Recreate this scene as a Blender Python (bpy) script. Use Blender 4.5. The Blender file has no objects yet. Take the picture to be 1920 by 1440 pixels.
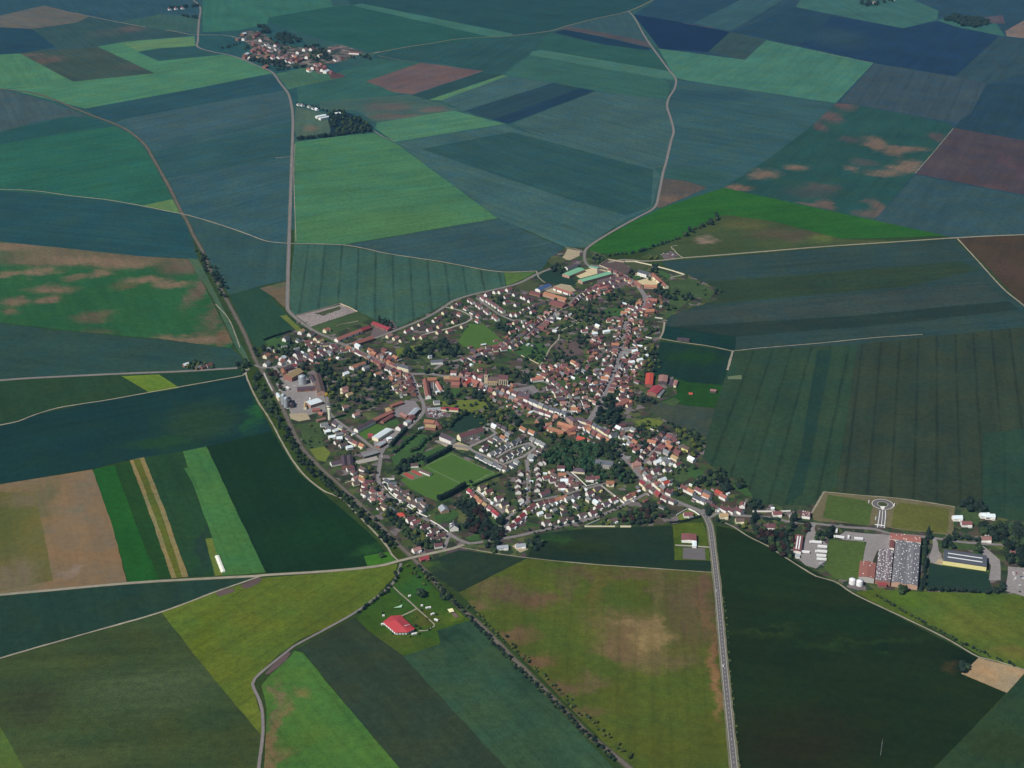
import bpy, bmesh, math, random
from mathutils import Vector, Matrix

random.seed(7)
S = bpy.context.scene
COL = S.collection

# ------------------------------------------------------------------ camera, sky, sun, exposure
FPX, TILT, ALT = 2700.0, math.radians(24.0), 1100.0      # focal length in photo pixels (1920 wide), depression, height above the fields
def ray(x, y):
    c, s = math.cos(TILT), math.sin(TILT)
    u, v = (x - 960.0) / FPX, (720.0 - y) / FPX
    t = ALT / (s - v * c)
    return u * t, (c + v * s) * t
OX, OY = ray(930, 760)                                     # world origin: the middle of the village
def P(x, y, z=0.0):
    a, b = ray(x, y)
    return Vector((a - OX, b - OY, z))
def PZ(x, y, z):
    """the point at height z that stands on that line of sight"""
    a, b = ray(x, y); k = (ALT - z) / ALT
    return Vector((a * k - OX, b * k - OY, z))
def gdir(x, y, dx, dy):
    d = P(x + dx, y + dy) - P(x - dx, y - dy)
    return math.atan2(d.y, d.x)

cd = bpy.data.cameras.new('camera')
cd.sensor_width, cd.lens = 36.0, FPX / 1920.0 * 36.0
cd.clip_start, cd.clip_end = 5.0, 60000.0
cam = bpy.data.objects.new('camera', cd)
COL.objects.link(cam)
cam.location = (-OX, -OY, ALT)
cam.rotation_euler = (math.pi / 2 - TILT, 0, 0)
S.camera = cam

SUN_EL = math.radians(46)
SUNV = Vector((-0.78, -0.63, 0)).normalized() * math.cos(SUN_EL) + Vector((0, 0, math.sin(SUN_EL)))
w = bpy.data.worlds.new("World"); S.world = w; w.use_nodes = True
nt = w.node_tree
sky = nt.nodes.new('ShaderNodeTexSky'); sky.sky_type = 'NISHITA'; sky.sun_disc = False
sky.sun_elevation = SUN_EL; sky.sun_rotation = math.atan2(SUNV.x, SUNV.y)
sky.altitude = 300
bg = nt.nodes['Background']; bg.inputs['Strength'].default_value = 0.06
nt.links.new(sky.outputs[0], bg.inputs[0])
sd = bpy.data.lights.new('sun', 'SUN'); sd.energy = 5.0; sd.angle = math.radians(0.5); sd.color = (1.0, 0.95, 0.87)
sun = bpy.data.objects.new('sun', sd); COL.objects.link(sun)
sun.rotation_euler = (-SUNV).to_track_quat('-Z', 'Y').to_euler()
S.view_settings.view_transform = 'Standard'; S.view_settings.look = 'None'
S.view_settings.exposure = 0.0; S.view_settings.gamma = 1.0
try:
    S.view_settings.use_curve_mapping = False
except Exception:
    pass
S.render.film_transparent = False
S.cycles.max_bounces = 4; S.cycles.diffuse_bounces = 2; S.cycles.glossy_bounces = 2
S.cycles.volume_bounces = 0; S.cycles.transparent_max_bounces = 6

# ------------------------------------------------------------------ helpers
def mat_new(name):
    m = bpy.data.materials.new(name); m.use_nodes = True
    return m, m.node_tree, m.node_tree.nodes['Principled BSDF']
def link(o, parent=None):
    COL.objects.link(o)
    if parent: o.parent = parent
    return o
def tag(o, label=None, cat=None, group=None, kind=None):
    if label: o['label'] = label
    if cat: o['category'] = cat
    if group: o['group'] = group
    if kind: o['kind'] = kind
    return o
def obj(name, bm, mats, parent=None, loc=None, rz=0.0):
    me = bpy.data.meshes.new(name); bm.to_mesh(me); bm.free()
    for m in (mats if isinstance(mats, (list, tuple)) else [mats]): me.materials.append(m)
    o = bpy.data.objects.new(name, me)
    if loc is not None: o.location = loc
    o.rotation_euler = (0, 0, rz)
    return link(o, parent)
def empty(name, loc, rz=0.0):
    o = bpy.data.objects.new(name, None); o.empty_display_size = 1.0
    o.location = loc; o.rotation_euler = (0, 0, rz)
    return link(o)
def bounce(nt, val, a, b):
    """map range 0..1 -> a..b, clamped"""
    n = nt.nodes.new('ShaderNodeMapRange'); n.inputs['To Min'].default_value = a; n.inputs['To Max'].default_value = b
    nt.links.new(val, n.inputs['Value']); return n.outputs[0]
def math_node(nt, op, a, b=None):
    n = nt.nodes.new('ShaderNodeMath'); n.operation = op
    for i, v in enumerate((a, b)):
        if v is None: continue
        if isinstance(v, (int, float)): n.inputs[i].default_value = v
        else: nt.links.new(v, n.inputs[i])
    return n.outputs[0]
def noise(nt, vec, scale, detail=3.0, rough=0.55):
    n = nt.nodes.new('ShaderNodeTexNoise'); n.inputs['Scale'].default_value = scale
    n.inputs['Detail'].default_value = detail; n.inputs['Roughness'].default_value = rough
    nt.links.new(vec, n.inputs['Vector']); return n
def mixcol(nt, fac, a, b, blend='MIX'):
    n = nt.nodes.new('ShaderNodeMix'); n.data_type = 'RGBA'; n.blend_type = blend; n.clamp_factor = True
    fi, ai, bi = n.inputs[0], n.inputs[6], n.inputs[7]
    for s_, v in ((fi, fac), (ai, a), (bi, b)):
        if isinstance(v, (int, float)): s_.default_value = v
        elif isinstance(v, tuple): s_.default_value = (*v[:3], 1.0)
        else: nt.links.new(v, s_)
    return n.outputs[2]
def position(nt):
    g = nt.nodes.new('ShaderNodeNewGeometry'); return g.outputs['Position']
def scalecol(nt, col, val):
    n = nt.nodes.new('ShaderNodeVectorMath'); n.operation = 'SCALE'
    if isinstance(col, tuple): n.inputs[0].default_value = col[:3]
    else: nt.links.new(col, n.inputs[0])
    nt.links.new(val, n.inputs['Scale']); return n.outputs[0]
# ------------------------------------------------------------------ fields: (base colour, outline in photo pixels, options)
FIELDS = [
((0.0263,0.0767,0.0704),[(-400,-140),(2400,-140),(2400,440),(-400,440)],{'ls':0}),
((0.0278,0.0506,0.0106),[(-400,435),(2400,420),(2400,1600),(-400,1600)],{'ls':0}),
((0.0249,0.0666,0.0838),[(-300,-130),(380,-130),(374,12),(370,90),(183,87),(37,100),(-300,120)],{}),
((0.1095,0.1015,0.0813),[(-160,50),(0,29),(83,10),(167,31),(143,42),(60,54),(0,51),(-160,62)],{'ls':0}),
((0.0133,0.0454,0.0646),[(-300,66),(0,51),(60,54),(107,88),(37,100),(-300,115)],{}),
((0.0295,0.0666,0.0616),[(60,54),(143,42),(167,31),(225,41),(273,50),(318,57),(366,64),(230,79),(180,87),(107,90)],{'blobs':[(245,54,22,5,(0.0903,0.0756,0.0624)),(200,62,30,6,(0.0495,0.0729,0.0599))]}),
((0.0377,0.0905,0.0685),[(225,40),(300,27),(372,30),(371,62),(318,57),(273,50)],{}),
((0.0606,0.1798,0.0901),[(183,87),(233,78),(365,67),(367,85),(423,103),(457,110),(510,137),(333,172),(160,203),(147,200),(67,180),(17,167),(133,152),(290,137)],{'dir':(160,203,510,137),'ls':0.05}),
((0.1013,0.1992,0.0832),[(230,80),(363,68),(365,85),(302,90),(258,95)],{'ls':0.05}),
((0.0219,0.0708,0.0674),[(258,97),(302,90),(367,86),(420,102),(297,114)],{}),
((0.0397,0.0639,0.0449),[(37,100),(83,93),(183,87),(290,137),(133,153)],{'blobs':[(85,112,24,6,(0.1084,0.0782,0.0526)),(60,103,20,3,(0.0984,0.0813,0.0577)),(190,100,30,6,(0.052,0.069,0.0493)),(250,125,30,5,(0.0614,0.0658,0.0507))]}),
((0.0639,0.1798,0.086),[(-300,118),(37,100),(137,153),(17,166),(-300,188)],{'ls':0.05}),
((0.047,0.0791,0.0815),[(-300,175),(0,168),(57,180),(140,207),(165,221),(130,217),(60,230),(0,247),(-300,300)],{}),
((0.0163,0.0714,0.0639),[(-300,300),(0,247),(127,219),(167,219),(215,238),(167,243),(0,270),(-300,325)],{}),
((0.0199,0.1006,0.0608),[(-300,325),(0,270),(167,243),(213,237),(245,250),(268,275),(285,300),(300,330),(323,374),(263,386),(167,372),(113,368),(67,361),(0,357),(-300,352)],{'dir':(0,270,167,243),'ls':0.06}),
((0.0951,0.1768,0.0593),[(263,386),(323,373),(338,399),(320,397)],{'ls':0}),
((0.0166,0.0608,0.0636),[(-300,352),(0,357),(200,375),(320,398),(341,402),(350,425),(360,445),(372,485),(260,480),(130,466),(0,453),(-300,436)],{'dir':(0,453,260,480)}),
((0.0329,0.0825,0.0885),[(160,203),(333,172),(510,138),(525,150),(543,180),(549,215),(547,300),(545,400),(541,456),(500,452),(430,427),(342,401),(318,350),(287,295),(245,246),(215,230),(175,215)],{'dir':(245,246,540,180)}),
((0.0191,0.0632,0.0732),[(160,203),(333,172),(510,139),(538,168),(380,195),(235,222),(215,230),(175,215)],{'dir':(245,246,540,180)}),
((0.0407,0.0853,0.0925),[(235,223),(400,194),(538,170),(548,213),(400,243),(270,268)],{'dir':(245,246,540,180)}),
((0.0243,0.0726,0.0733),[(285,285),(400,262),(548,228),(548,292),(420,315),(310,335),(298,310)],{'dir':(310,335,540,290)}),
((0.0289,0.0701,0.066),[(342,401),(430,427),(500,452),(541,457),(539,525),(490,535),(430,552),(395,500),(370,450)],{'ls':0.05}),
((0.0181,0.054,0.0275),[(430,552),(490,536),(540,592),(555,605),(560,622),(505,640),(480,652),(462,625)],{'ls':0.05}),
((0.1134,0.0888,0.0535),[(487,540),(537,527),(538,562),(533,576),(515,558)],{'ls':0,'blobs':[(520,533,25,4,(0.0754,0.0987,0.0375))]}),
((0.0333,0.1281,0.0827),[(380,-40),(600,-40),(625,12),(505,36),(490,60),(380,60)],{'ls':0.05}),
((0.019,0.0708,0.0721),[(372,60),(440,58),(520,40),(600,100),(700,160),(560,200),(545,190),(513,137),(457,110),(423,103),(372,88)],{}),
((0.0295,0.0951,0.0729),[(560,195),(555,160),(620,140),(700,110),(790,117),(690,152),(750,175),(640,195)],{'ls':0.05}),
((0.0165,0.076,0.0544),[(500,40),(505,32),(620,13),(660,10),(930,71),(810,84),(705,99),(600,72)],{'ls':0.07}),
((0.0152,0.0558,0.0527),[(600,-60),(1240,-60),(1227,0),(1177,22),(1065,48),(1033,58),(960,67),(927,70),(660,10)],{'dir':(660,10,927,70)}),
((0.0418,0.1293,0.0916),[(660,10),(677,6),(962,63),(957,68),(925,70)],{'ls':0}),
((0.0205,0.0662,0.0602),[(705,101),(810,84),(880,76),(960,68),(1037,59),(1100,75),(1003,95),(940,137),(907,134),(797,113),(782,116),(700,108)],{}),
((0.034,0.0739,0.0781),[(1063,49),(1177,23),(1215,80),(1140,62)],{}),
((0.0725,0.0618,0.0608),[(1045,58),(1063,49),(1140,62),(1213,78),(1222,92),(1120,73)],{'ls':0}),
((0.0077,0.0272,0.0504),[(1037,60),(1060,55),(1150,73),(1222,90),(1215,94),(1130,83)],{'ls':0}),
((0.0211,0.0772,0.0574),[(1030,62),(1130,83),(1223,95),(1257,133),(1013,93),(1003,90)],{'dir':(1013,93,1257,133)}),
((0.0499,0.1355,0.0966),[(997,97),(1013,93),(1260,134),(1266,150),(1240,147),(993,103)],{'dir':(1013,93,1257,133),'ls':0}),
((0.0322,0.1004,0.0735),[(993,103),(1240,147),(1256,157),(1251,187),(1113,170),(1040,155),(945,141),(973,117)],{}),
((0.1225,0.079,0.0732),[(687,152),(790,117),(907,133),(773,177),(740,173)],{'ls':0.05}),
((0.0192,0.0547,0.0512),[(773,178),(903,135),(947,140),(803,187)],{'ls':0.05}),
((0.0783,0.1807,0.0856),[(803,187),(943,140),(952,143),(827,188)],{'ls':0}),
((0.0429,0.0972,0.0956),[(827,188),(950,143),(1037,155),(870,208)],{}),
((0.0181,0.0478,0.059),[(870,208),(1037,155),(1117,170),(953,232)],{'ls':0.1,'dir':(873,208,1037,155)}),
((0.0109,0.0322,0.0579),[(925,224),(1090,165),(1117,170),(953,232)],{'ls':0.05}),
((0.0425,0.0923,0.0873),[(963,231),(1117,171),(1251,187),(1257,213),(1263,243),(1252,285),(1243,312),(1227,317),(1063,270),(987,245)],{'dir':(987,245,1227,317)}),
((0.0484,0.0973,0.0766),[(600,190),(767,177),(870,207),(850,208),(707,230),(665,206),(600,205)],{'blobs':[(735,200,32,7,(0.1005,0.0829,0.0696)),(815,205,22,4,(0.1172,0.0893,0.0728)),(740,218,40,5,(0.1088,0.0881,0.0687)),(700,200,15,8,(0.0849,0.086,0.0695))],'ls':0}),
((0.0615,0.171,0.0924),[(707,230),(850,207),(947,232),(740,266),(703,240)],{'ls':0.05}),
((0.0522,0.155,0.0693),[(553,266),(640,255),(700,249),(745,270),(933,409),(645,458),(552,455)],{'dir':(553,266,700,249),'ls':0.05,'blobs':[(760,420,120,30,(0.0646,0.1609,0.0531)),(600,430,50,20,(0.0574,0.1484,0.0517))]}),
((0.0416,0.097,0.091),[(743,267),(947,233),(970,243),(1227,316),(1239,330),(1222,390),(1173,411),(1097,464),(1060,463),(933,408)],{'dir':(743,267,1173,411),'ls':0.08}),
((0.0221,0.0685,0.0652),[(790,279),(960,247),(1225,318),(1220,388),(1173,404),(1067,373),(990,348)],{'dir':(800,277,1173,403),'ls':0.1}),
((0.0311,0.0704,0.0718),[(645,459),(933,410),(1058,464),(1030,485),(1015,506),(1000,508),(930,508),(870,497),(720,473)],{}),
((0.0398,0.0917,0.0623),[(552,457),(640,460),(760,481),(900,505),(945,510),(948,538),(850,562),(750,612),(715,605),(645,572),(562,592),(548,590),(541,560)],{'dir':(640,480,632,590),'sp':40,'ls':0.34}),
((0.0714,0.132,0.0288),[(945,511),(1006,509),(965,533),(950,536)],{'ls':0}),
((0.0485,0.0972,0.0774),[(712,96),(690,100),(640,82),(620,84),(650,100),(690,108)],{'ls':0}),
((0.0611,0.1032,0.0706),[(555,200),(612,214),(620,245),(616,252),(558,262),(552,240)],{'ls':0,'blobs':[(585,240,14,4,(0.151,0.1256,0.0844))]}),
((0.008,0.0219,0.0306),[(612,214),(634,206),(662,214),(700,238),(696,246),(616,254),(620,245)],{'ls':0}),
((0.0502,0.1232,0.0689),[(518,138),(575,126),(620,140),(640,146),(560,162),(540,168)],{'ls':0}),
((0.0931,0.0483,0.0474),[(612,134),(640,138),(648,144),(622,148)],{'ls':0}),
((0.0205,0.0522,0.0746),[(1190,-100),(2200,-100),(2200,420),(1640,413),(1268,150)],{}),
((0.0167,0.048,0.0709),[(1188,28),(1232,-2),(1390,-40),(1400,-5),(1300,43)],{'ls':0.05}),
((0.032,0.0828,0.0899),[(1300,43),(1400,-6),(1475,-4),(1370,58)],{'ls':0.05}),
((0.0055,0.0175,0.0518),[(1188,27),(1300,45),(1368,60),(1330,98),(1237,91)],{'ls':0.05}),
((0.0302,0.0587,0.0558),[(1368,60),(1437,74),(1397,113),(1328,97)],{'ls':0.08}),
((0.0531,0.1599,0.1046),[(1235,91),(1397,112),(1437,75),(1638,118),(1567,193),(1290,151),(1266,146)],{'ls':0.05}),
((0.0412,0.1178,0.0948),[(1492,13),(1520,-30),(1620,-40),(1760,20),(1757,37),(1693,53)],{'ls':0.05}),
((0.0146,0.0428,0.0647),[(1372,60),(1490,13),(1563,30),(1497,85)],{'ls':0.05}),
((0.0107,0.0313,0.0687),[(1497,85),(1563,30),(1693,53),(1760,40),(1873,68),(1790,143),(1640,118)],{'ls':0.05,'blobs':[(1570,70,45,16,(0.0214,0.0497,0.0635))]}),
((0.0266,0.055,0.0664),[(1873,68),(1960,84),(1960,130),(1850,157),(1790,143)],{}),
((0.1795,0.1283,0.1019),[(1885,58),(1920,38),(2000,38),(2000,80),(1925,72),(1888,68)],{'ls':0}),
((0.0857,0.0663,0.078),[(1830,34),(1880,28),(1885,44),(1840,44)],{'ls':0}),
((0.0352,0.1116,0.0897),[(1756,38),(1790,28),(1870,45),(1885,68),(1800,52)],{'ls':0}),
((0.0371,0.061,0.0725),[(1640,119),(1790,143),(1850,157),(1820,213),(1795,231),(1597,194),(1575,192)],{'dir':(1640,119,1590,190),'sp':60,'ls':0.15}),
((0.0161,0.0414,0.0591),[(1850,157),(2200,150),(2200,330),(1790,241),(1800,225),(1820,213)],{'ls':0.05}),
((0.0176,0.0616,0.0491),[(1568,193),(1597,195),(1780,231),(1788,240),(1727,314),(1714,327),(1640,413),(1493,380),(1358,352),(1437,300),(1527,230)],{'ls':0.05,'blobs':[(1577,195,18,9,(0.1116,0.0684,0.0607)),(1554,218,20,9,(0.1034,0.0677,0.0605)),(1536,236,12,8,(0.0946,0.0632,0.0591)),(1643,267,18,9,(0.1585,0.1072,0.072)),(1635,275,10,6,(0.1582,0.1072,0.0723)),(1697,279,32,5,(0.1581,0.1072,0.0724)),(1678,284,18,6,(0.1579,0.1072,0.0725)),(1706,307,22,7,(0.1572,0.1072,0.0732)),(1695,316,25,6,(0.1569,0.1072,0.0735)),(1660,325,26,5,(0.1567,0.1072,0.0737)),(1494,315,16,4,(0.157,0.1072,0.0734)),(1597,317,10,4,(0.1238,0.0947,0.0713)),(1436,326,20,7,(0.1566,0.1072,0.0738)),(1420,332,16,5,(0.1564,0.1072,0.0739)),(1383,350,20,5,(0.1799,0.1098,0.0737)),(1535,352,30,6,(0.0843,0.07,0.057)),(1552,384,12,7,(0.1364,0.0882,0.0667)),(1520,385,30,4,(0.1279,0.0872,0.0658)),(1645,388,14,12,(0.1098,0.0773,0.0621)),(1630,400,22,7,(0.094,0.0717,0.0596)),(1760,258,12,8,(0.0805,0.0616,0.0579)),(1590,260,16,5,(0.0671,0.0639,0.0596)),(1620,305,20,6,(0.0569,0.0636,0.0564)),(1520,360,40,10,(0.0419,0.0591,0.0519))]}),
((0.0315,0.082,0.0829),[(1266,148),(1567,193),(1527,231),(1437,301),(1357,349),(1323,349),(1243,334),(1248,300),(1262,250),(1254,195)],{'dir':(1266,150,1567,193),'ls':0.07,'blobs':[(1300,330,50,12,(0.0245,0.0766,0.0554)),(1330,180,70,10,(0.0208,0.0594,0.0728))]}),
((0.0847,0.0699,0.056),[(1243,334),(1290,340),(1326,352),(1240,389),(1232,389)],{'ls':0,'blobs':[(1270,372,30,7,(0.1374,0.0919,0.0613))]}),
((0.0605,0.0429,0.0474),[(1790,240),(1920,263),(2250,320),(2250,430),(1920,365),(1717,326)],{'ls':0.06,'blobs':[(1900,310,12,26,(0.0754,0.0454,0.0519)),(1820,350,70,5,(0.0885,0.0502,0.0473)),(1780,305,30,10,(0.0708,0.0508,0.0497))]}),
((0.0307,0.0661,0.0717),[(1717,328),(1920,368),(2250,432),(2250,440),(1920,440),(1790,446),(1640,414)],{'ls':0.06}),
((0.0193,0.0916,0.0082),[(1100,472),(1115,456),(1190,413),(1240,390),(1290,373),(1358,352),(1500,383),(1640,413),(1775,442),(1580,448),(1447,414),(1363,403),(1345,405),(1280,443),(1230,462),(1180,477),(1130,475)],{'dir':(1190,413,1500,383),'ls':0.03}),
((0.0445,0.0663,0.019),[(1345,405),(1363,403),(1447,414),(1580,448),(1700,453),(1550,463),(1290,486),(1240,487),(1200,484),(1230,464),(1280,443)],{'ls':0,'blobs':[(1330,451,18,6,(0.2256,0.1656,0.1148)),(1400,420,40,10,(0.0813,0.0853,0.0219)),(1540,445,14,8,(0.0923,0.1186,0.0225)),(1470,440,50,10,(0.0771,0.0616,0.0331)),(1600,452,40,5,(0.059,0.0676,0.0199))]}),
((0.0574,0.0359,0.0168),[(1796,447),(1920,441),(2250,432),(2250,800),(1920,573),(1860,510)],{'ls':0.05,'blobs':[(1890,505,25,20,(0.0703,0.04,0.0232))]}),
((0.0301,0.0536,0.0057),[(458,690),(480,692),(520,745),(560,835),(600,880),(650,922),(745,1022),(772,1048),(742,1051),(728,1030),(700,1000),(640,936),(600,918),(560,885),(520,820),(475,745)],{'ls':0}),
((0.0684,0.0992,0.0098),[(1560,1086),(1600,1100),(1700,1106),(1760,1150),(1730,1172),(1640,1130)],{'ls':0}),
((0.0251,0.0489,0.0408),[(1240,490),(1290,487),(1550,465),(1790,448),(1830,488),(1880,540),(1920,574),(2250,780),(1920,613),(1600,646),(1376,658),(1245,610),(1238,565),(1300,560)],{'dir':(1375,657,1920,612),'ls':0.1,'sp':30}),
((0.0243,0.0445,0.0194),[(1300,530),(1560,510),(1800,490),(1840,505),(1700,537),(1450,560),(1280,575)],{'dir':(1375,657,1920,612),'ls':0.12,'sp':30}),
((0.0337,0.051,0.0418),[(1262,583),(1450,566),(1650,548),(1840,528),(1885,560),(1700,583),(1400,603),(1255,612)],{'dir':(1375,657,1920,612),'ls':0.06,'sp':30}),
((0.0181,0.033,0.0229),[(1256,613),(1420,603),(1600,592),(1890,564),(1912,580),(1700,605),(1380,631)],{'dir':(1375,657,1920,612),'ls':0.06,'sp':30}),
((0.0072,0.0294,0.0217),[(1243,610),(1380,631),(1378,656),(1285,641),(1240,632)],{'ls':0.05}),
((0.0083,0.0287,0.0178),[(1236,640),(1285,645),(1373,659),(1355,722),(1290,716),(1228,702),(1222,690),(1230,660)],{'ls':0.06,'blobs':[(1300,670,40,10,(0.0106,0.0378,0.0063))]}),
((0.0151,0.0578,0.0062),[(1262,707),(1290,716),(1356,722),(1344,765),(1290,760),(1245,752),(1240,742)],{'ls':0}),
((0.0418,0.0564,0.038),[(1212,765),(1240,752),(1290,761),(1343,765),(1325,822),(1300,808),(1260,795),(1225,777)],{'ls':0.05}),
((0.0243,0.05,0.0241),[(1376,660),(1608,645),(1590,770),(1567,915),(1548,922),(1520,950),(1440,960),(1410,940),(1390,908),(1330,872),(1312,860),(1330,800),(1352,730)],{'dir':(1468,665,1400,880),'sp':36,'ls':0.3}),
((0.015,0.0401,0.025),[(1532,656),(1560,654),(1548,720),(1522,850),(1505,925),(1470,950),(1500,850),(1522,720)],{'ls':0.1}),
((0.0275,0.0414,0.0217),[(1608,645),(1920,613),(2300,585),(2300,1150),(1930,985),(1860,975),(1800,948),(1700,935),(1567,922),(1590,770)],{'dir':(1605,650,1570,915),'sp':36,'ls':0.3}),
((0.0202,0.0475,0.0267),[(1842,812),(1960,800),(2300,790),(2300,1150),(1930,985),(1860,975),(1842,955)],{'dir':(1900,650,1905,915),'sp':36,'ls':0.15}),
((0.0197,0.0837,0.0249),[(-300,432),(0,453),(130,466),(260,480),(357,486),(375,520),(400,570),(418,605),(437,642),(433,653),(300,635),(200,627),(100,617),(0,604),(-300,586)],{'ls':0.04,'blobs':[(180,482,190,14,(0.1288,0.0989,0.0556)),(20,462,80,7,(0.1805,0.1232,0.0725)),(110,470,60,7,(0.1346,0.1039,0.0596)),(150,488,70,7,(0.1798,0.1232,0.073)),(80,492,30,6,(0.1328,0.0994,0.0563)),(70,510,26,6,(0.1793,0.1231,0.0734)),(20,512,14,4,(0.1793,0.1231,0.0734)),(225,494,46,7,(0.1797,0.1231,0.0731)),(190,513,20,6,(0.1792,0.1231,0.0735)),(140,519,18,5,(0.1324,0.0994,0.0568)),(275,526,35,5,(0.1789,0.1231,0.0737)),(320,533,30,5,(0.1788,0.123,0.0738)),(320,480,60,7,(0.1186,0.0895,0.053)),(345,500,40,12,(0.1048,0.0802,0.0505)),(375,540,14,26,(0.1158,0.082,0.0553)),(400,590,12,34,(0.0939,0.0823,0.044)),(100,541,36,7,(0.1507,0.1061,0.0628)),(90,560,18,5,(0.1656,0.1124,0.0684)),(32,567,24,7,(0.1655,0.1124,0.0685)),(20,586,16,5,(0.118,0.0934,0.0505)),(170,594,30,9,(0.1006,0.0831,0.0424)),(180,620,28,6,(0.066,0.0771,0.0355)),(370,636,70,7,(0.1775,0.1228,0.0748)),(420,628,18,16,(0.13,0.0832,0.045)),(230,535,16,5,(0.0804,0.0817,0.0309)),(400,500,10,14,(0.0814,0.0862,0.0421))]}),
((0.0533,0.0972,0.0509),[(352,484),(372,486),(470,680),(455,670),(440,645),(400,560)],{'ls':0}),
((0.0226,0.0555,0.0415),[(-300,588),(0,605),(100,618),(200,628),(300,636),(435,654),(452,668),(460,690),(345,695),(0,713),(-300,730)],{'dir':(0,605,435,654),'ls':0.06}),
((0.0177,0.0459,0.0157),[(-300,730),(0,714),(230,702),(457,691),(462,704),(330,728),(160,756),(67,777),(0,799),(-300,870)],{'ls':0.06}),
((0.111,0.1743,0.0144),[(228,705),(298,702),(336,727),(280,736)],{'ls':0.03}),
((0.0121,0.0389,0.0194),[(302,702),(456,692),(460,703),(338,726)],{'ls':0}),
((0.0071,0.0301,0.0248),[(-300,872),(0,799),(67,778),(160,757),(270,739),(461,705),(470,735),(495,780),(511,808),(387,837),(343,846),(243,862),(173,879),(0,908),(-300,965)],{'ls':0.06,'dir':(0,908,387,837),'blobs':[(370,790,60,30,(0.0185,0.0461,0.0169)),(300,830,60,10,(0.0136,0.0458,0.0128)),(480,770,12,30,(0.0153,0.0769,0.0186))]}),
((0.1819,0.1246,0.068),[(-300,965),(0,908),(173,880),(210,982),(238,1093),(120,1104),(0,1115),(-300,1142)],{'ls':0.05,'mot':0.08,'dir':(173,880,238,1093),'blobs':[(-20,1000,75,60,(0.0864,0.0915,0.0204)),(60,960,22,60,(0.1194,0.106,0.0509)),(130,1075,10,10,(0.2189,0.1612,0.1142)),(20,1080,60,20,(0.149,0.1272,0.0617))]}),
((0.1121,0.1017,0.0282),[(-300,985),(0,922),(66,924),(80,990),(100,1088),(0,1108),(-300,1136)],{'ls':0.05,'mot':0.1,'blobs':[(-40,1000,70,50,(0.0788,0.0911,0.0181)),(30,1080,40,20,(0.1473,0.1183,0.0661)),(40,940,30,12,(0.1366,0.1081,0.0575))]}),
((0.0124,0.0778,0.008),[(174,880),(215,871),(255,985),(298,1087),(240,1093),(210,985)],{'ls':0.04}),
((0.0143,0.0497,0.0069),[(215,871),(243,863),(285,975),(324,1084),(298,1087),(255,985)],{'ls':0.04}),
((0.1907,0.1543,0.0633),[(243,863),(270,857),(311,960),(353,1081),(322,1084),(285,975)],{'ls':0}),
((0.079,0.0951,0.0106),[(250,862),(262,860),(302,962),(342,1082),(331,1083),(292,972)],{'ls':0}),
((0.015,0.0468,0.0138),[(270,857),(340,846),(352,878),(372,940),(398,1010),(416,1078),(353,1081),(311,960)],{'ls':0.1,'dir':(270,857,353,1081),'sp':30,'blobs':[(380,1030,10,40,(0.0145,0.0331,0.0213))]}),
((0.1058,0.1355,0.0228),[(385,1010),(398,1008),(420,1078),(403,1080)],{'ls':0}),
((0.0454,0.1318,0.0322),[(343,846),(387,837),(402,868),(440,950),(499,1073),(418,1079),(395,1000),(362,908),(345,878),(352,876)],{'ls':0.12,'dir':(402,868,499,1073),'sp':24}),
((0.0062,0.0256,0.0066),[(388,837),(511,808),(530,842),(560,887),(610,928),(660,970),(705,1012),(728,1042),(720,1062),(500,1077),(440,950),(402,868)],{'ls':0.07,'dir':(402,868,499,1073),'blobs':[(690,1030,25,15,(0.0192,0.0675,0.0135)),(600,1000,80,30,(0.0065,0.032,0.0058))]}),
((0.0384,0.1306,0.0112),[(682,1043),(728,1034),(742,1051),(690,1064)],{'ls':0}),
((0.0149,0.0392,0.0228),[(-300,1142),(0,1117),(240,1096),(480,1083),(300,1148),(0,1234),(-300,1325)],{'ls':0.06}),
((0.0385,0.059,0.0162),[(-300,1325),(0,1236),(303,1149),(400,1272),(490,1378),(480,1560),(-300,1600)],{'ls':0.05,'blobs':[(280,1290,120,40,(0.0487,0.0742,0.0285)),(60,1320,60,30,(0.0315,0.0403,0.0143)),(120,1420,120,25,(0.0511,0.0706,0.0203))]}),
((0.0688,0.1088,0.0181),[(-60,1300),(0,1362),(48,1445),(110,1580),(-150,1580)],{'ls':0.05}),
((0.0837,0.1187,0.011),[(303,1148),(400,1112),(490,1083),(600,1075),(745,1057),(740,1080),(700,1122),(640,1163),(560,1200),(520,1230),(485,1262),(474,1283),(480,1310),(492,1350),(490,1378),(400,1272)],{'ls':0.14,'sp':28,'dir':(480,1230,640,1130),'blobs':[(380,1200,20,50,(0.0792,0.1086,0.0047)),(470,1340,15,30,(0.124,0.1579,0.0167))]}),
((0.0559,0.1326,0.0224),[(552,1220),(568,1224),(640,1312),(750,1440),(860,1570),(485,1570),(497,1400),(500,1330),(490,1285),(510,1262),(545,1230)],{'ls':0.08,'dir':(568,1224,750,1440),'blobs':[(512,1380,10,50,(0.174,0.1197,0.052)),(508,1320,8,30,(0.1368,0.1164,0.0521)),(560,1300,18,10,(0.132,0.1267,0.0352)),(520,1440,14,40,(0.1572,0.1094,0.0475))]}),
((0.0253,0.04,0.0196),[(555,1218),(600,1192),(665,1158),(690,1182),(755,1228),(950,1440),(1070,1570),(860,1570),(750,1440),(640,1310),(570,1222)],{'ls':0.08,'dir':(755,1228,950,1440)}),
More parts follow.
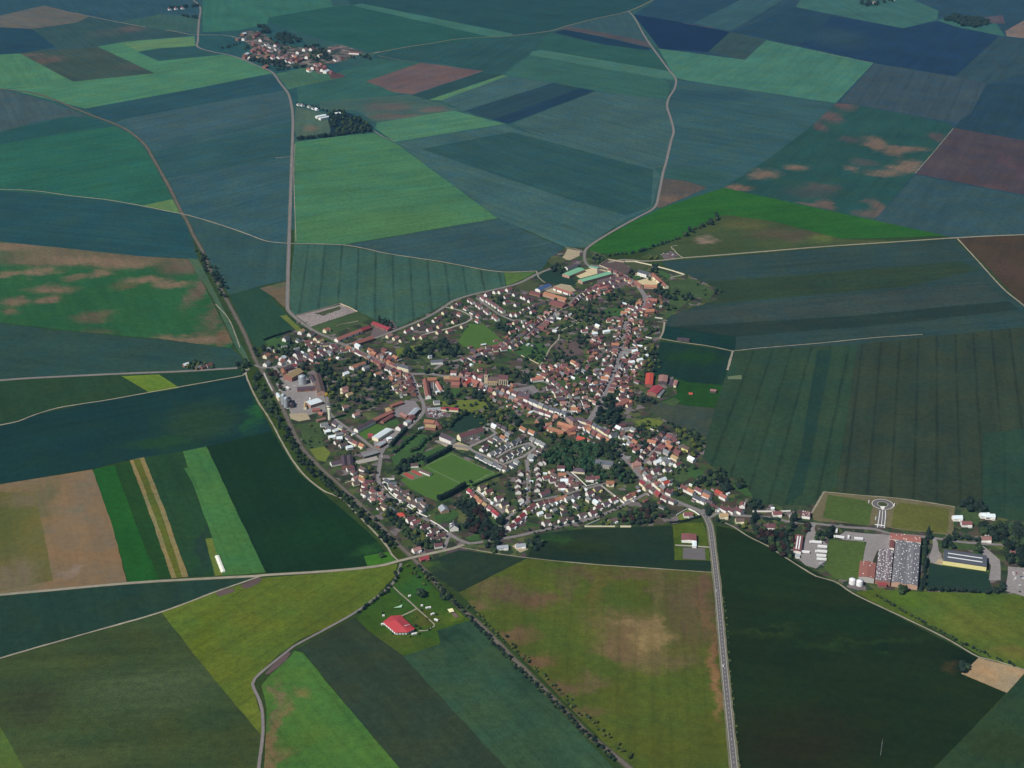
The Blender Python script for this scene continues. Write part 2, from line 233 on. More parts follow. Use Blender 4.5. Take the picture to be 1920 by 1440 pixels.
((0.0311,0.0677,0.0322),[(755,1229),(826,1207),(820,1182),(882,1163),(990,1270),(1150,1440),(1280,1570),(1070,1570),(950,1440)],{'ls':0.1,'dir':(755,1228,950,1440),'blobs':[(830,1190,40,16,(0.0166,0.0421,0.023)),(980,1280,18,20,(0.0203,0.0485,0.026)),(860,1240,18,24,(0.0224,0.0549,0.0264))]}),
((0.0334,0.0762,0.0067),[(745,1066),(772,1050),(802,1090),(860,1146),(882,1163),(820,1182),(826,1207),(757,1230),(690,1182),(668,1158),(735,1100)],{'ls':0,'blobs':[(780,1095,24,14,(0.0235,0.0835,0.0149)),(850,1155,22,10,(0.088,0.1238,0.011)),(800,1160,16,12,(0.0631,0.0704,0.0089)),(740,1205,50,14,(0.0645,0.0904,0.0114))]}),
((0.0177,0.0334,0.0158),[(783,1058),(815,1042),(862,1031),(990,1046),(860,1110)],{'ls':0.06,'blobs':[(800,1062,16,12,(0.0434,0.0769,0.0132))]}),
((0.0641,0.0862,0.0098),[(860,1111),(988,1047),(1100,1057),(1335,1073),(1345,1200),(1368,1440),(1390,1570),(1300,1570),(1130,1390),(960,1213),(885,1137)],{'ls':0.08,'dir':(1335,1073,1368,1440),'sp':22,'blobs':[(950,1112,45,16,(0.0992,0.0694,0.0337)),(1005,1128,34,14,(0.1057,0.0666,0.0316)),(920,1090,25,9,(0.1022,0.0836,0.0312)),(1120,1075,60,8,(0.0927,0.0719,0.0291)),(1200,1070,50,8,(0.1129,0.0811,0.0335)),(1185,1180,60,34,(0.131,0.0905,0.0384)),(1215,1195,26,24,(0.2205,0.1584,0.0639)),(1180,1165,30,10,(0.182,0.13,0.0558)),(1230,1170,14,22,(0.1947,0.1407,0.0578)),(1200,1225,30,12,(0.1516,0.1045,0.0437)),(1160,1215,40,14,(0.1309,0.0905,0.0386)),(1250,1240,50,20,(0.115,0.0926,0.0336)),(1300,1120,50,40,(0.0961,0.0723,0.0297)),(1290,1180,30,30,(0.0916,0.0685,0.0272)),(1322,1100,10,40,(0.1097,0.067,0.0339)),(1336,1230,9,60,(0.1722,0.0939,0.0387)),(1340,1290,9,40,(0.1856,0.1073,0.0434)),(1330,1180,6,50,(0.1272,0.0753,0.0341)),(960,1200,30,10,(0.13,0.0866,0.038)),(1000,1240,34,11,(0.1376,0.0835,0.0381)),(1050,1290,34,11,(0.1165,0.0816,0.0347)),(1100,1340,30,11,(0.1091,0.0844,0.0306)),(1110,1280,30,12,(0.1102,0.0883,0.033)),(900,1140,20,8,(0.1227,0.0897,0.0378)),(1060,1110,14,30,(0.0829,0.0742,0.025)),(1120,1100,14,40,(0.0935,0.0876,0.0151)),(1230,1090,12,40,(0.1028,0.0873,0.0296))]}),
((0.0134,0.0279,0.013),[(1000,1002),(1100,992),(1200,988),(1262,986),(1264,1050),(1331,1051),(1335,1071),(1100,1055),(988,1045),(1000,1020)],{'ls':0.07,'blobs':[(1040,1010,20,10,(0.0224,0.0605,0.0114)),(1090,1025,50,14,(0.0192,0.0331,0.0067))]}),
((0.065,0.0943,0.0088),[(1261,984),(1285,980),(1318,980),(1326,1000),(1331,1051),(1265,1050)],{'ls':0,'blobs':[(1295,1020,25,16,(0.0402,0.0687,0.0057))]}),
((0.0104,0.0214,0.0036),[(1343,985),(1410,1000),(1500,1056),(1600,1112),(1720,1175),(1833,1233),(1803,1264),(1887,1299),(1750,1440),(1620,1570),(1396,1570),(1382,1400),(1352,1120)],{'ls':0.07,'dir':(1360,1180,1800,1235),'sp':40,'blobs':[(1430,1060,90,40,(0.0098,0.0252,0.005)),(1600,1160,140,20,(0.0081,0.0244,0.0052)),(1420,1182,70,4,(0.0176,0.0336,0.0048)),(1600,1205,120,5,(0.0161,0.0362,0.0064)),(1775,1250,14,8,(0.0444,0.0349,0.0117)),(1800,1245,20,16,(0.005,0.0134,0.0032)),(1500,1390,120,60,(0.015,0.0162,0.003))]}),
((0.0218,0.0454,0.0177),[(1890,1299),(1925,1262),(2300,1120),(2300,1570),(1620,1570),(1752,1440)],{'ls':0.12,'dir':(1890,1299,1752,1440),'sp':40,'blobs':[(1880,1400,80,30,(0.0233,0.04,0.0109))]}),
((0.0725,0.111,0.0141),[(1640,1106),(1750,1110),(1870,1112),(2300,1140),(2300,1370),(1925,1262),(1835,1228),(1730,1165)],{'ls':0.05,'dir':(1640,1106,1830,1220),'blobs':[(1850,1170,60,20,(0.1044,0.1249,0.0169)),(1700,1120,30,12,(0.0662,0.1176,0.0103)),(1900,1220,40,15,(0.1165,0.111,0.0207))]}),
((0.3336,0.2405,0.1377),[(1835,1233),(1925,1257),(1888,1299),(1802,1263)],{'ls':0,'mot':0.12}),
]
# ------------------------------------------------------------------ ground, fields, village ground
def crop_material(name, col, pts, dir=None, sp=28.0, ls=0.13, mot=0.16, blobs=None):
    m, nt, b = mat_new(name)
    b.inputs['Roughness'].default_value = 0.95; b.inputs['Specular IOR Level'].default_value = 0.05
    pos = position(nt)
    w = [P(*p) for p in pts]
    if dir: d = P(dir[2], dir[3]) - P(dir[0], dir[1])
    else: d = max(((w[i] - w[i - 1]) for i in range(len(w))), key=lambda v: v.length)
    th = math.atan2(d.y, d.x)
    r = nt.nodes.new('ShaderNodeVectorRotate'); r.rotation_type = 'Z_AXIS'; r.inputs['Angle'].default_value = -th
    nt.links.new(pos, r.inputs['Vector'])
    along = r.outputs[0]
    st = nt.nodes.new('ShaderNodeVectorMath'); st.operation = 'MULTIPLY'; st.inputs[1].default_value = (0.0035, 0.035, 0.0)
    nt.links.new(along, st.inputs[0])
    streak = bounce(nt, noise(nt, st.outputs[0], 1.0, 5, 0.6).outputs[0], 1 - mot * 2.2, 1 + mot * 2.2)
    big = bounce(nt, noise(nt, pos, 0.006, 4).outputs[0], 1 - mot * 2, 1 + mot * 2)
    fine = bounce(nt, noise(nt, pos, 0.09, 4, 0.75).outputs[0], 1 - mot * 3.6, 1 + mot * 3.6)
    grain = bounce(nt, noise(nt, pos, 0.45, 2, 0.7).outputs[0], 1 - mot * 3.0, 1 + mot * 3.0)
    val = math_node(nt, 'MULTIPLY', math_node(nt, 'MULTIPLY', streak, big), math_node(nt, 'MULTIPLY', fine, grain))
    if ls > 0:
        sx = nt.nodes.new('ShaderNodeSeparateXYZ'); nt.links.new(along, sx.inputs[0])
        wob = bounce(nt, noise(nt, pos, 0.02, 2).outputs[0], -0.05, 0.05)
        fr = math_node(nt, 'FRACT', math_node(nt, 'ADD', math_node(nt, 'DIVIDE', sx.outputs[1], sp), wob))
        tri = math_node(nt, 'ABSOLUTE', math_node(nt, 'SUBTRACT', fr, 0.5))
        line = nt.nodes.new('ShaderNodeMapRange'); line.interpolation_type = 'SMOOTHSTEP'
        line.inputs['From Min'].default_value = 0.02; line.inputs['From Max'].default_value = 0.11
        line.inputs['To Min'].default_value = 1 - ls * 1.8; line.inputs['To Max'].default_value = 1.0
        nt.links.new(tri, line.inputs['Value'])
        fade = bounce(nt, noise(nt, pos, 0.012, 2).outputs[0], 0.0, 1.0)
        lin = math_node(nt, 'ADD', math_node(nt, 'MULTIPLY', line.outputs[0], math_node(nt, 'SUBTRACT', 1.0, fade)), fade)
        val = math_node(nt, 'MULTIPLY', val, lin)
    hue = noise(nt, pos, 0.016, 3)
    base = mixcol(nt, bounce(nt, hue.outputs[0], -0.5, 1.5), (col[0] * 1.22, col[1] * 1.03, col[2] * 0.82), (col[0] * 0.8, col[1] * 0.98, col[2] * 1.16))
    if blobs:
        n2 = noise(nt, pos, 0.013, 6, 0.72)
        brk = noise(nt, st.outputs[0], 2.2, 5, 0.65)
        wv = nt.nodes.new('ShaderNodeVectorMath'); wv.operation = 'MULTIPLY_ADD'
        nt.links.new(n2.outputs['Color'], wv.inputs[0]); wv.inputs[1].default_value = (110, 120, 0)
        nt.links.new(pos, wv.inputs[2])
        wv2 = nt.nodes.new('ShaderNodeVectorMath'); wv2.operation = 'SUBTRACT'
        nt.links.new(wv.outputs[0], wv2.inputs[0]); wv2.inputs[1].default_value = (55, 60, 0)
        for bx, by, rx, ry, bc in blobs:
            c = P(bx, by); ex = (P(bx + rx, by) - c).length; ey = (P(bx, by + ry) - P(bx, by - ry)).length / 2
            mp = nt.nodes.new('ShaderNodeMapping'); mp.vector_type = 'TEXTURE'
            mp.inputs['Location'].default_value = (c.x, c.y, 0); mp.inputs['Scale'].default_value = (ex * 1.25, ey * 1.25, 1e6)
            nt.links.new(wv2.outputs[0], mp.inputs['Vector'])
            ln = nt.nodes.new('ShaderNodeVectorMath'); ln.operation = 'LENGTH'; nt.links.new(mp.outputs[0], ln.inputs[0])
            fa = nt.nodes.new('ShaderNodeMapRange'); fa.interpolation_type = 'SMOOTHSTEP'
            fa.inputs['From Min'].default_value = 1.5; fa.inputs['From Max'].default_value = 0.2
            nt.links.new(ln.outputs['Value'], fa.inputs['Value'])
            fk = math_node(nt, 'MULTIPLY', fa.outputs[0], bounce(nt, brk.outputs[0], 0.1, 1.8))
            base = mixcol(nt, fk, base, bc)
    nt.links.new(scalecol(nt, base, val), b.inputs['Base Color'])
    return m

def sheet(name, pts, z, mats, kind='structure', wob=0.0):
    bm = bmesh.new()
    w = [P(x, y, z) for x, y in pts]
    if wob:
        out = []
        for i, a in enumerate(w):
            b = w[(i + 1) % len(w)]; L = (b - a).length; n = max(1, min(40, int(L / 22))); d = (b - a) / max(L, 1e-6); nr = Vector((-d.y, d.x, 0))
            out.append(a)
            for k in range(1, n): out.append(a.lerp(b, k / n) + nr * random.uniform(-wob, wob))
        w = out
    vs = [bm.verts.new(v) for v in w]
    f = bm.faces.new(vs)
    bm.normal_update()
    if f.normal.z < 0: f.normal_flip()
    bmesh.ops.triangulate(bm, faces=[f])
    o = obj(name, bm, mats); o['kind'] = kind
    return o

# the land out to the horizon: a patchwork of crops that goes on beyond the frame
gm, gt, gb = mat_new('far_farmland')
gp = position(gt)
gv = gt.nodes.new('ShaderNodeTexVoronoi'); gv.inputs['Scale'].default_value = 0.0019
gt.links.new(gp, gv.inputs['Vector'])
gs = gt.nodes.new('ShaderNodeSeparateColor'); gt.links.new(gv.outputs['Color'], gs.inputs[0])
gr = gt.nodes.new('ShaderNodeValToRGB')
for i, (p_, c_) in enumerate(((0, (.02, .05, .035)), (.3, (.028, .068, .05)), (.55, (.045, .12, .05)), (.75, (.03, .06, .05)), (.9, (.1, .085, .06)))):
    e = gr.color_ramp.elements[i] if i < 2 else gr.color_ramp.elements.new(p_)
    e.position = p_; e.color = (*c_, 1)
gr.color_ramp.interpolation = 'CONSTANT'
gt.links.new(gs.outputs[0], gr.inputs[0])
gt.links.new(scalecol(gt, gr.outputs[0], bounce(gt, noise(gt, gp, 0.02, 5).outputs[0], .75, 1.25)), gb.inputs['Base Color'])
gb.inputs['Roughness'].default_value = 0.95
bm = bmesh.new()
bm.faces.new([bm.verts.new(v) for v in ((-21000, -12500, -0.62), (21000, -12500, -0.62), (21000, 30500, -0.62), (-21000, 30500, -0.62))])
obj('ground', bm, gm)['kind'] = 'structure'

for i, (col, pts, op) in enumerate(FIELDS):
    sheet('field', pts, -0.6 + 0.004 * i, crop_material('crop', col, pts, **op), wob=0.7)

# village ground: gardens, yards and small plots of every kind
def garden_material(name, scale, cols, rough_amt=0.3):
    m, nt, b = mat_new(name); b.inputs['Roughness'].default_value = 0.95; b.inputs['Specular IOR Level'].default_value = 0.05
    pos = position(nt)
    v = nt.nodes.new('ShaderNodeTexVoronoi'); v.inputs['Scale'].default_value = scale; v.distance = 'MANHATTAN'
    r = nt.nodes.new('ShaderNodeVectorRotate'); r.rotation_type = 'Z_AXIS'; r.inputs['Angle'].default_value = 0.5
    nt.links.new(pos, r.inputs['Vector']); nt.links.new(r.outputs[0], v.inputs['Vector'])
    s = nt.nodes.new('ShaderNodeSeparateColor'); nt.links.new(v.outputs['Color'], s.inputs[0])
    rp = nt.nodes.new('ShaderNodeValToRGB'); rp.color_ramp.interpolation = 'CONSTANT'
    for i, c in enumerate(cols):
        e = rp.color_ramp.elements[i] if i < 2 else rp.color_ramp.elements.new(i / len(cols))
        e.position = i / len(cols); e.color = (*c, 1)
    nt.links.new(s.outputs[0], rp.inputs[0])
    val = math_node(nt, 'MULTIPLY', bounce(nt, noise(nt, pos, 0.05, 4).outputs[0], 1 - rough_amt * 1.5, 1 + rough_amt * 1.5), bounce(nt, noise(nt, pos, 0.4, 3).outputs[0], 1 - rough_amt, 1 + rough_amt))
    nt.links.new(scalecol(nt, rp.outputs[0], val), b.inputs['Base Color'])
    return m
GARDEN = garden_material('garden_ground', 0.078, [(.15, .125, .125), (.075, .055, .058),  (.035, .07, .02), (.03, .036, .022), (.032, .055, .02), (.06, .085, .03), (.04, .042, .026), (.05, .07, .022), (.075, .06, .042), (.03, .048, .024), (.085, .1, .035), (.06, .048, .034), (.042, .06, .03), (.028, .044, .02)])
VILLAGE = [(478, 682), (500, 650), (556, 612), (556, 596), (650, 573), (700, 602), (752, 613), (850, 563), (950, 536), (1005, 512), (1032, 500), (1028, 485), (1065, 462), (1100, 468), (1130, 476), (1142, 486), (1200, 488), (1290, 514), (1300, 520), (1350, 543), (1345, 562), (1255, 592), (1240, 632), (1226, 690), (1225, 712), (1262, 706), (1270, 740), (1238, 752), (1215, 770), (1260, 795), (1300, 808), (1326, 822), (1318, 858), (1332, 872), (1390, 906), (1420, 945), (1520, 948), (1545, 921), (1790, 949), (1830, 940), (1860, 968), (1960, 985), (1990, 1120), (1640, 1105), (1600, 1110), (1500, 1054), (1410, 998), (1345, 982), (1322, 968), (1262, 983), (1200, 987), (1100, 990), (1000, 1003), (985, 1046), (862, 1031), (800, 1052), (770, 1046), (640, 907), (565, 835), (530, 765), (508, 722)]
sheet('village_ground', VILLAGE, -0.10, GARDEN)

def plain(name, col, mot=0.2, scale=0.15, rough=0.9, spec=0.1):
    m, nt, b = mat_new(name); b.inputs['Roughness'].default_value = rough; b.inputs['Specular IOR Level'].default_value = spec
    pos = position(nt)
    val = math_node(nt, 'MULTIPLY', bounce(nt, noise(nt, pos, scale, 4, 0.6).outputs[0], 1 - mot * 1.4, 1 + mot * 1.4), bounce(nt, noise(nt, pos, scale * 0.12, 3).outputs[0], 1 - mot, 1 + mot))
    nt.links.new(scalecol(nt, col, val), b.inputs['Base Color'])
    return m
G = {
    'lawn': plain('lawn', (.04, .092, .024), .3), 'meadow': plain('meadow', (.046, .078, .025), .4), 'lime': plain('lime_meadow', (.115, .145, .025), .3),
    'pitch': plain('pitch_grass', (.06, .125, .022), .12), 'rough': plain('rough_grass', (.055, .066, .026), .35), 'soil': plain('garden_soil', (.1, .07, .065), .25),
    'asphalt': plain('asphalt', (.13, .12, .12), .12), 'yard': plain('yard_concrete', (.24, .22, .215), .2), 'gravel': plain('gravel', (.36, .30, .2), .2),
    'track': plain('chalk_track', (.28, .255, .195), .35, .08), 'mown': plain('mown_grass', (.062, .098, .02), .3), 'dry': plain('dry_lawn', (.098, .102, .02), .3), 'verge': plain('road_verge', (.15, .145, .095), .25), 'ballast': plain('railway_ballast', (.125, .105, .085), .25),
    'red': plain('tennis_red', (.33, .075, .06), .08), 'greenpad': plain('court_green', (.12, .155, .085), .1), 'white': plain('road_paint', (.75, .74, .70), .05), 'chalk': plain('pitch_chalk', (.34, .40, .28), .1),
    'tanpad': plain('dry_grass', (.135, .118, .06), .3), 'dark': plain('dark_crop', (.014, .036, .022), .25), 'pale': plain('pale_sand', (.55, .46, .28), .15),
    'oldroad': plain('village_asphalt', (.20, .18, .185), .2), 'grave': plain('cemetery_gravel', (.26, .215, .205), .35), 'purple': plain('stable_yard', (.13, .10, .10), .25),
    'path': plain('pavement', (.34, .31, .28), .12),
}
ZL = [-0.09]
def patch(name, mat, pts, dz=0.0):
    ZL[0] += 0.0015
    return sheet(name, pts, ZL[0] + dz, G[mat], wob=0.0 if mat in ('red', 'white', 'greenpad', 'asphalt') else 0.9)
# ------------------------------------------------------------------ lawns, yards and pads
for nm, mt, pts in (
    ('lawn', 'lawn', [(497, 640), (515, 632), (545, 645), (540, 652), (505, 652)]),
    ('lawn', 'lime', [(525, 592), (537, 590), (566, 618), (558, 622)]),
    ('meadow', 'pitch', [(858, 640), (880, 606), (910, 610), (946, 642), (945, 650), (900, 652), (870, 650)]),
    ('meadow', 'lime', [(742, 655), (790, 645), (786, 660), (745, 668)]),
    ('cemetery_lawn', 'meadow', [(583, 614), (668, 585), (692, 598), (660, 612), (620, 628), (600, 626)]),
    ('cemetery', 'grave', [(555, 592), (640, 571), (668, 584), (582, 613)]),
    ('cemetery_lawn', 'rough', [(590, 588), (637, 574), (640, 579), (606, 592)]),
    ('farm_yard', 'purple', [(700, 615), (735, 600), (745, 614), (715, 632), (690, 640)]),
    ('orchard_meadow', 'lime', [(800, 752), (920, 748), (925, 762), (880, 772), (850, 764)]),
    ('dark_crop', 'dark', [(835, 790), (875, 773), (893, 772), (920, 790), (900, 800), (860, 812), (842, 806)]),
    ('lawn', 'pitch', [(672, 811), (706, 795), (735, 803), (700, 818), (684, 824)]),
    ('lawn', 'lawn', [(712, 792), (745, 786), (752, 800), (730, 800)]),
    ('meadow', 'meadow', [(560, 795), (600, 790), (606, 835), (618, 850), (610, 865), (575, 845)]),
    ('meadow', 'lime', [(580, 842), (607, 837), (620, 848), (610, 866), (594, 862)]),
    ('football_pitch', 'pitch', [(750, 900), (795, 875), (843, 848), (935, 890), (880, 914), (870, 918), (822, 940), (800, 932), (770, 916)]),
    ('tennis_pad', 'greenpad', [(748, 889), (784, 876), (812, 888), (771, 901)]),
    ('sports_lawn', 'lawn', [(735, 858), (784, 812), (812, 818), (790, 850), (830, 835), (846, 846), (770, 880), (740, 880)]),
    ('pale_yard', 'gravel', [(815, 826), (850, 825), (885, 838), (878, 845), (840, 840)]),
    ('school_lawn', 'meadow', [(800, 745), (830, 742), (834, 752), (803, 757)]),
    ('lawn', 'lawn', [(845, 722), (865, 722), (860, 745), (850, 745)]),
    ('lawn', 'lawn', [(930, 650), (1000, 632), (1030, 655), (1015, 685), (990, 672)]),
    ('lawn', 'meadow', [(1068, 607), (1085, 603), (1105, 614), (1090, 618)]),
    ('orchard_soil', 'soil', [(1040, 640), (1080, 640), (1095, 660), (1062, 672), (1042, 655)]),
    ('lawn', 'meadow', [(1028, 580), (1055, 570), (1060, 578), (1035, 590)]),
    ('lawn', 'lawn', [(1130, 580), (1160, 575), (1182, 586), (1165, 594), (1140, 590)]),
    ('lawn', 'lawn', [(1075, 694), (1110, 700), (1105, 712), (1080, 712)]),
    ('lawn', 'meadow', [(1040, 715), (1085, 712), (1080, 728), (1050, 726)]),
    ('walled_plot', 'soil', [(1124, 498), (1140, 488), (1170, 493), (1187, 510), (1175, 512), (1150, 508)]),
    ('walled_plot', 'rough', [(1172, 492), (1196, 493), (1222, 500), (1205, 505), (1190, 508)]),
    ('farm_courtyard', 'pale', [(1192, 527), (1222, 520), (1240, 530), (1238, 534), (1205, 534)]),
    ('manor_yard', 'pale', [(1186, 514), (1200, 510), (1205, 519), (1195, 520)]),
    ('manor_lawn', 'lawn', [(1186, 517), (1200, 516), (1202, 522), (1188, 524)]),
    ('manor_lawn', 'lawn', [(1235, 505), (1258, 515), (1256, 524), (1236, 514)]),
    ('pasture', 'meadow', [(1255, 528), (1295, 522), (1340, 545), (1330, 562), (1300, 556), (1260, 590), (1248, 600), (1256, 560)]),
    ('barn_yard', 'pale', [(1098, 506), (1112, 502), (1140, 508), (1088, 522), (1080, 517)]),
    ('quarry_spoil', 'gravel', [(1058, 478), (1064, 466), (1088, 471), (1086, 480), (1068, 488), (1052, 485)]),
    ('spoil_grass', 'rough', [(1026, 487), (1050, 480), (1064, 488), (1050, 494), (1032, 495)]),
    ('crop_plot', 'dark', [(1000, 521), (1032, 505), (1052, 513), (1082, 528), (1074, 538), (1045, 532), (1025, 528)]),
    ('dry_meadow', 'rough', [(963, 540), (990, 525), (1012, 532), (1003, 540), (992, 548)]),
    ('farm_yard', 'gravel', [(1030, 540), (1052, 532), (1070, 535), (1080, 545), (1050, 552), (1022, 546)]),
    ('scrap_yard', 'purple', [(1120, 505), (1155, 515), (1185, 527), (1165, 540), (1120, 545)]),
    ('allotment_yard', 'purple', [(1240, 478), (1258, 470), (1272, 480), (1262, 485), (1245, 486)]),
    ('silo_yard', 'yard', [(517, 720), (540, 690), (560, 694), (590, 722), (606, 740), (616, 772), (600, 772), (573, 780), (545, 776), (535, 745)]),
    ('waste_ground', 'gravel', [(542, 776), (575, 774), (582, 786), (560, 790), (545, 785)]),
    ('depot_yard', 'yard', [(700, 823), (730, 803), (760, 805), (735, 835), (715, 845), (702, 838)]),
    ('car_park', 'oldroad', [(675, 848), (705, 841), (715, 845), (708, 852), (680, 856)]),
    ('car_park', 'path', [(663, 865), (706, 855), (710, 862), (672, 870)]),
    ('farm_court', 'oldroad', [(735, 775), (760, 750), (778, 752), (790, 768), (768, 782), (745, 782)]),
    ('scrap_yard', 'purple', [(795, 768), (835, 768), (842, 778), (820, 786), (800, 782)]),
    ('school_yard', 'asphalt', [(798, 722), (816, 715), (828, 728), (830, 738), (802, 742)]),
    ('church_square', 'oldroad', [(900, 722), (925, 728), (970, 728), (1000, 722), (1010, 734), (985, 745), (950, 736)]),
    ('market_square', 'asphalt', [(978, 735), (990, 729), (1002, 738), (990, 748), (980, 744)]),
    ('green', 'meadow', [(1248, 926), (1275, 928), (1312, 944), (1300, 948), (1262, 936)]),
    ('lawn', 'lawn', [(1284, 880), (1300, 875), (1322, 885), (1312, 898), (1290, 894)]),
    ('lawn', 'meadow', [(1268, 880), (1284, 882), (1296, 895), (1280, 905), (1265, 900)]),
    ('lawn', 'lime', [(1190, 790), (1215, 783), (1245, 790), (1236, 800), (1215, 806), (1198, 798)]),
    ('lawn', 'lawn', [(1375, 905), (1400, 915), (1412, 930), (1400, 930), (1380, 918)]),
    ('lawn', 'lime', [(1270, 968), (1290, 955), (1312, 968), (1302, 974), (1275, 980)]),
    ('lawn', 'meadow', [(1125, 975), (1150, 962), (1200, 955), (1190, 980), (1110, 987)]),
    ('lawn', 'meadow', [(1040, 955), (1070, 945), (1085, 958), (1060, 968), (1030, 966)]),
    ('lawn', 'lawn', [(812, 968), (850, 955), (862, 963), (850, 975), (820, 980)]),
    ('lawn', 'lawn', [(872, 1008), (895, 1000), (900, 1012), (880, 1014)]),
    ('driveway', 'gravel', [(960, 1024), (970, 1018), (990, 1030), (975, 1036)]),
    ('dry_verge', 'tanpad', [(1522, 962), (1530, 948), (1545, 922), (1700, 936), (1791, 950), (1787, 1004), (1680, 992), (1645, 985), (1540, 978), (1525, 975)]),
    ('lawn', 'mown', [(1542, 970), (1553, 928), (1622, 938), (1636, 950), (1630, 986), (1600, 982)]),
    ('lawn', 'dry', [(1671, 988), (1676, 955), (1686, 942), (1770, 952), (1780, 955), (1776, 1000), (1720, 995)]),
    ('lawn', 'mown', [(1545, 1040), (1556, 1012), (1620, 1016), (1628, 1050), (1608, 1090), (1565, 1085), (1545, 1065)]),
    ('truck_yard', 'yard', [(1495, 1045), (1512, 1005), (1525, 985), (1530, 1000), (1550, 1020), (1548, 1052), (1530, 1066), (1510, 1060)]),
    ('factory_yard', 'yard', [(1572, 1005), (1585, 996), (1620, 1000), (1668, 1003), (1668, 1030), (1645, 1032), (1635, 1056), (1618, 1052), (1625, 1016), (1580, 1012)]),
    ('warehouse_yard', 'yard', [(1742, 1045), (1752, 1015), (1758, 1015), (1760, 1032), (1768, 1050), (1766, 1060), (1745, 1055)]),
    ('sand_patch', 'gravel', [(1752, 1056), (1760, 1048), (1767, 1050), (1767, 1060)]),
    ('lawn', 'meadow', [(1760, 1020), (1795, 1016), (1830, 1022), (1828, 1032), (1765, 1028)]),
    ('lawn', 'lime', [(1768, 1054), (1850, 1066), (1852, 1072), (1766, 1060)]),
    ('dark_crop', 'dark', [(1742, 1058), (1766, 1060), (1852, 1073), (1862, 1112), (1738, 1106)]),
    ('drive', 'yard', [(1832, 1024), (1842, 1022), (1875, 1050), (1876, 1088), (1854, 1088), (1858, 1060)]),
    ('car_park', 'yard', [(1890, 1062), (1960, 1068), (1960, 1130), (1886, 1108)]),
    ('lawn', 'meadow', [(1800, 960), (1825, 955), (1838, 968), (1832, 985), (1800, 975)]),
    ('tarmac_pad', 'asphalt', [(1281, 1027), (1322, 1028), (1323, 1050), (1280, 1048)]),
    ('path', 'path', [(1266, 1021), (1330, 1025), (1330, 1027), (1266, 1023)]),
    ('lawn', 'meadow', [(1240, 755), (1265, 745), (1275, 752), (1265, 762)]),
    ('dug_soil', 'soil', [(404, 1114), (412, 1104), (440, 1104), (438, 1110), (412, 1118)]),
    ('dug_soil', 'soil', [(496, 1264), (535, 1222), (547, 1224), (535, 1240), (505, 1264)]),
    ('slurry_pit', 'soil', [(450, 1100), (458, 1094), (485, 1082), (492, 1086), (484, 1094), (462, 1104)]),
    ('plastic_sheet', 'greenpad', [(1364, 706), (1390, 703), (1391, 711), (1365, 711)]),
):
    patch(nm, mt, pts)
patch('tennis_court', 'red', [(755, 889), (762, 885.5), (777, 893), (775, 899), (768, 897)])
patch('tennis_court', 'red', [(769, 883.5), (776, 881), (791, 889), (790, 893), (782, 890)])

HAM = garden_material('hamlet_ground', 0.05, [(.16, .12, .11), (.03, .05, .03), (.20, .17, .15), (.025, .04, .03), (.12, .085, .075), (.03, .055, .03), (.1, .09, .08)])
sheet('village_ground', [(445, 66), (458, 58), (482, 58), (500, 66), (520, 80), (560, 88), (600, 90), (640, 84), (684, 98), (640, 116), (600, 124), (620, 136), (600, 138), (575, 128), (520, 124), (460, 112), (452, 104), (478, 100), (470, 86)], -0.10, HAM, wob=3)
# ------------------------------------------------------------------ roads, tracks and the railway
def smooth(pts, step=12.0):
    w = [P(*p) for p in pts]
    if len(w) == 2:
        return w
    out = []
    for i in range(len(w) - 1):
        p0, p1, p2, p3 = w[max(i - 1, 0)], w[i], w[i + 1], w[min(i + 2, len(w) - 1)]
        n = max(1, int((p2 - p1).length / step))
        for k in range(n):
            t = k / n
            out.append(0.5 * ((2 * p1) + (p2 - p0) * t + (2 * p0 - 5 * p1 + 4 * p2 - p3) * t * t + (3 * p1 - p0 - 3 * p2 + p3) * t ** 3))
    out.append(w[-1])
    return out
def ribbon_bm(bm, line, width, z, off=0.0, dashes=None, jit=0.0):
    n = len(line); L = []; R_ = []
    for i in range(n):
        d = (line[min(i + 1, n - 1)] - line[max(i - 1, 0)]).normalized(); nr = Vector((-d.y, d.x, 0))
        c = line[i] + nr * off
        a, b = (random.uniform(-jit, jit), random.uniform(-jit, jit)) if jit else (0, 0)
        L.append(c + nr * (width / 2 + a) + Vector((0, 0, z))); R_.append(c - nr * (width / 2 + b) + Vector((0, 0, z)))
    lv = [bm.verts.new(v) for v in L]; rv = [bm.verts.new(v) for v in R_]
    for i in range(n - 1):
        if dashes and (i % dashes[1]) >= dashes[0]: continue
        bm.faces.new((rv[i], rv[i + 1], lv[i + 1], lv[i]))
RZ = [0.035]
def road(name, pts, width, mat, verge=0.0, vm='verge', lines=False, jit=0.0):
    RZ[0] += 0.0015
    line = smooth(pts)
    if verge:
        bm = bmesh.new(); ribbon_bm(bm, line, width + 2 * verge, RZ[0] - 0.08, jit=verge * 0.25)
        obj('road_verge', bm, G[vm])['kind'] = 'structure'
    bm = bmesh.new(); ribbon_bm(bm, line, width, RZ[0], jit=jit)
    o = obj(name, bm, G[mat]); o['kind'] = 'structure'
    if lines:
        dl = smooth(pts, 3.0) if len(pts) > 2 else [line[0].lerp(line[1], k / 160) for k in range(161)]
        bm = bmesh.new(); ribbon_bm(bm, dl, 0.3, RZ[0] + 0.05, dashes=(1, 3)); obj('road_marking', bm, G['white'])['kind'] = 'structure'
        bm = bmesh.new()
        for s in (-1, 1): ribbon_bm(bm, line, 0.25, RZ[0] + 0.05, off=s * (width / 2 - 0.3))
        obj('road_marking', bm, G['white'])['kind'] = 'structure'
    return line
LANE = {}
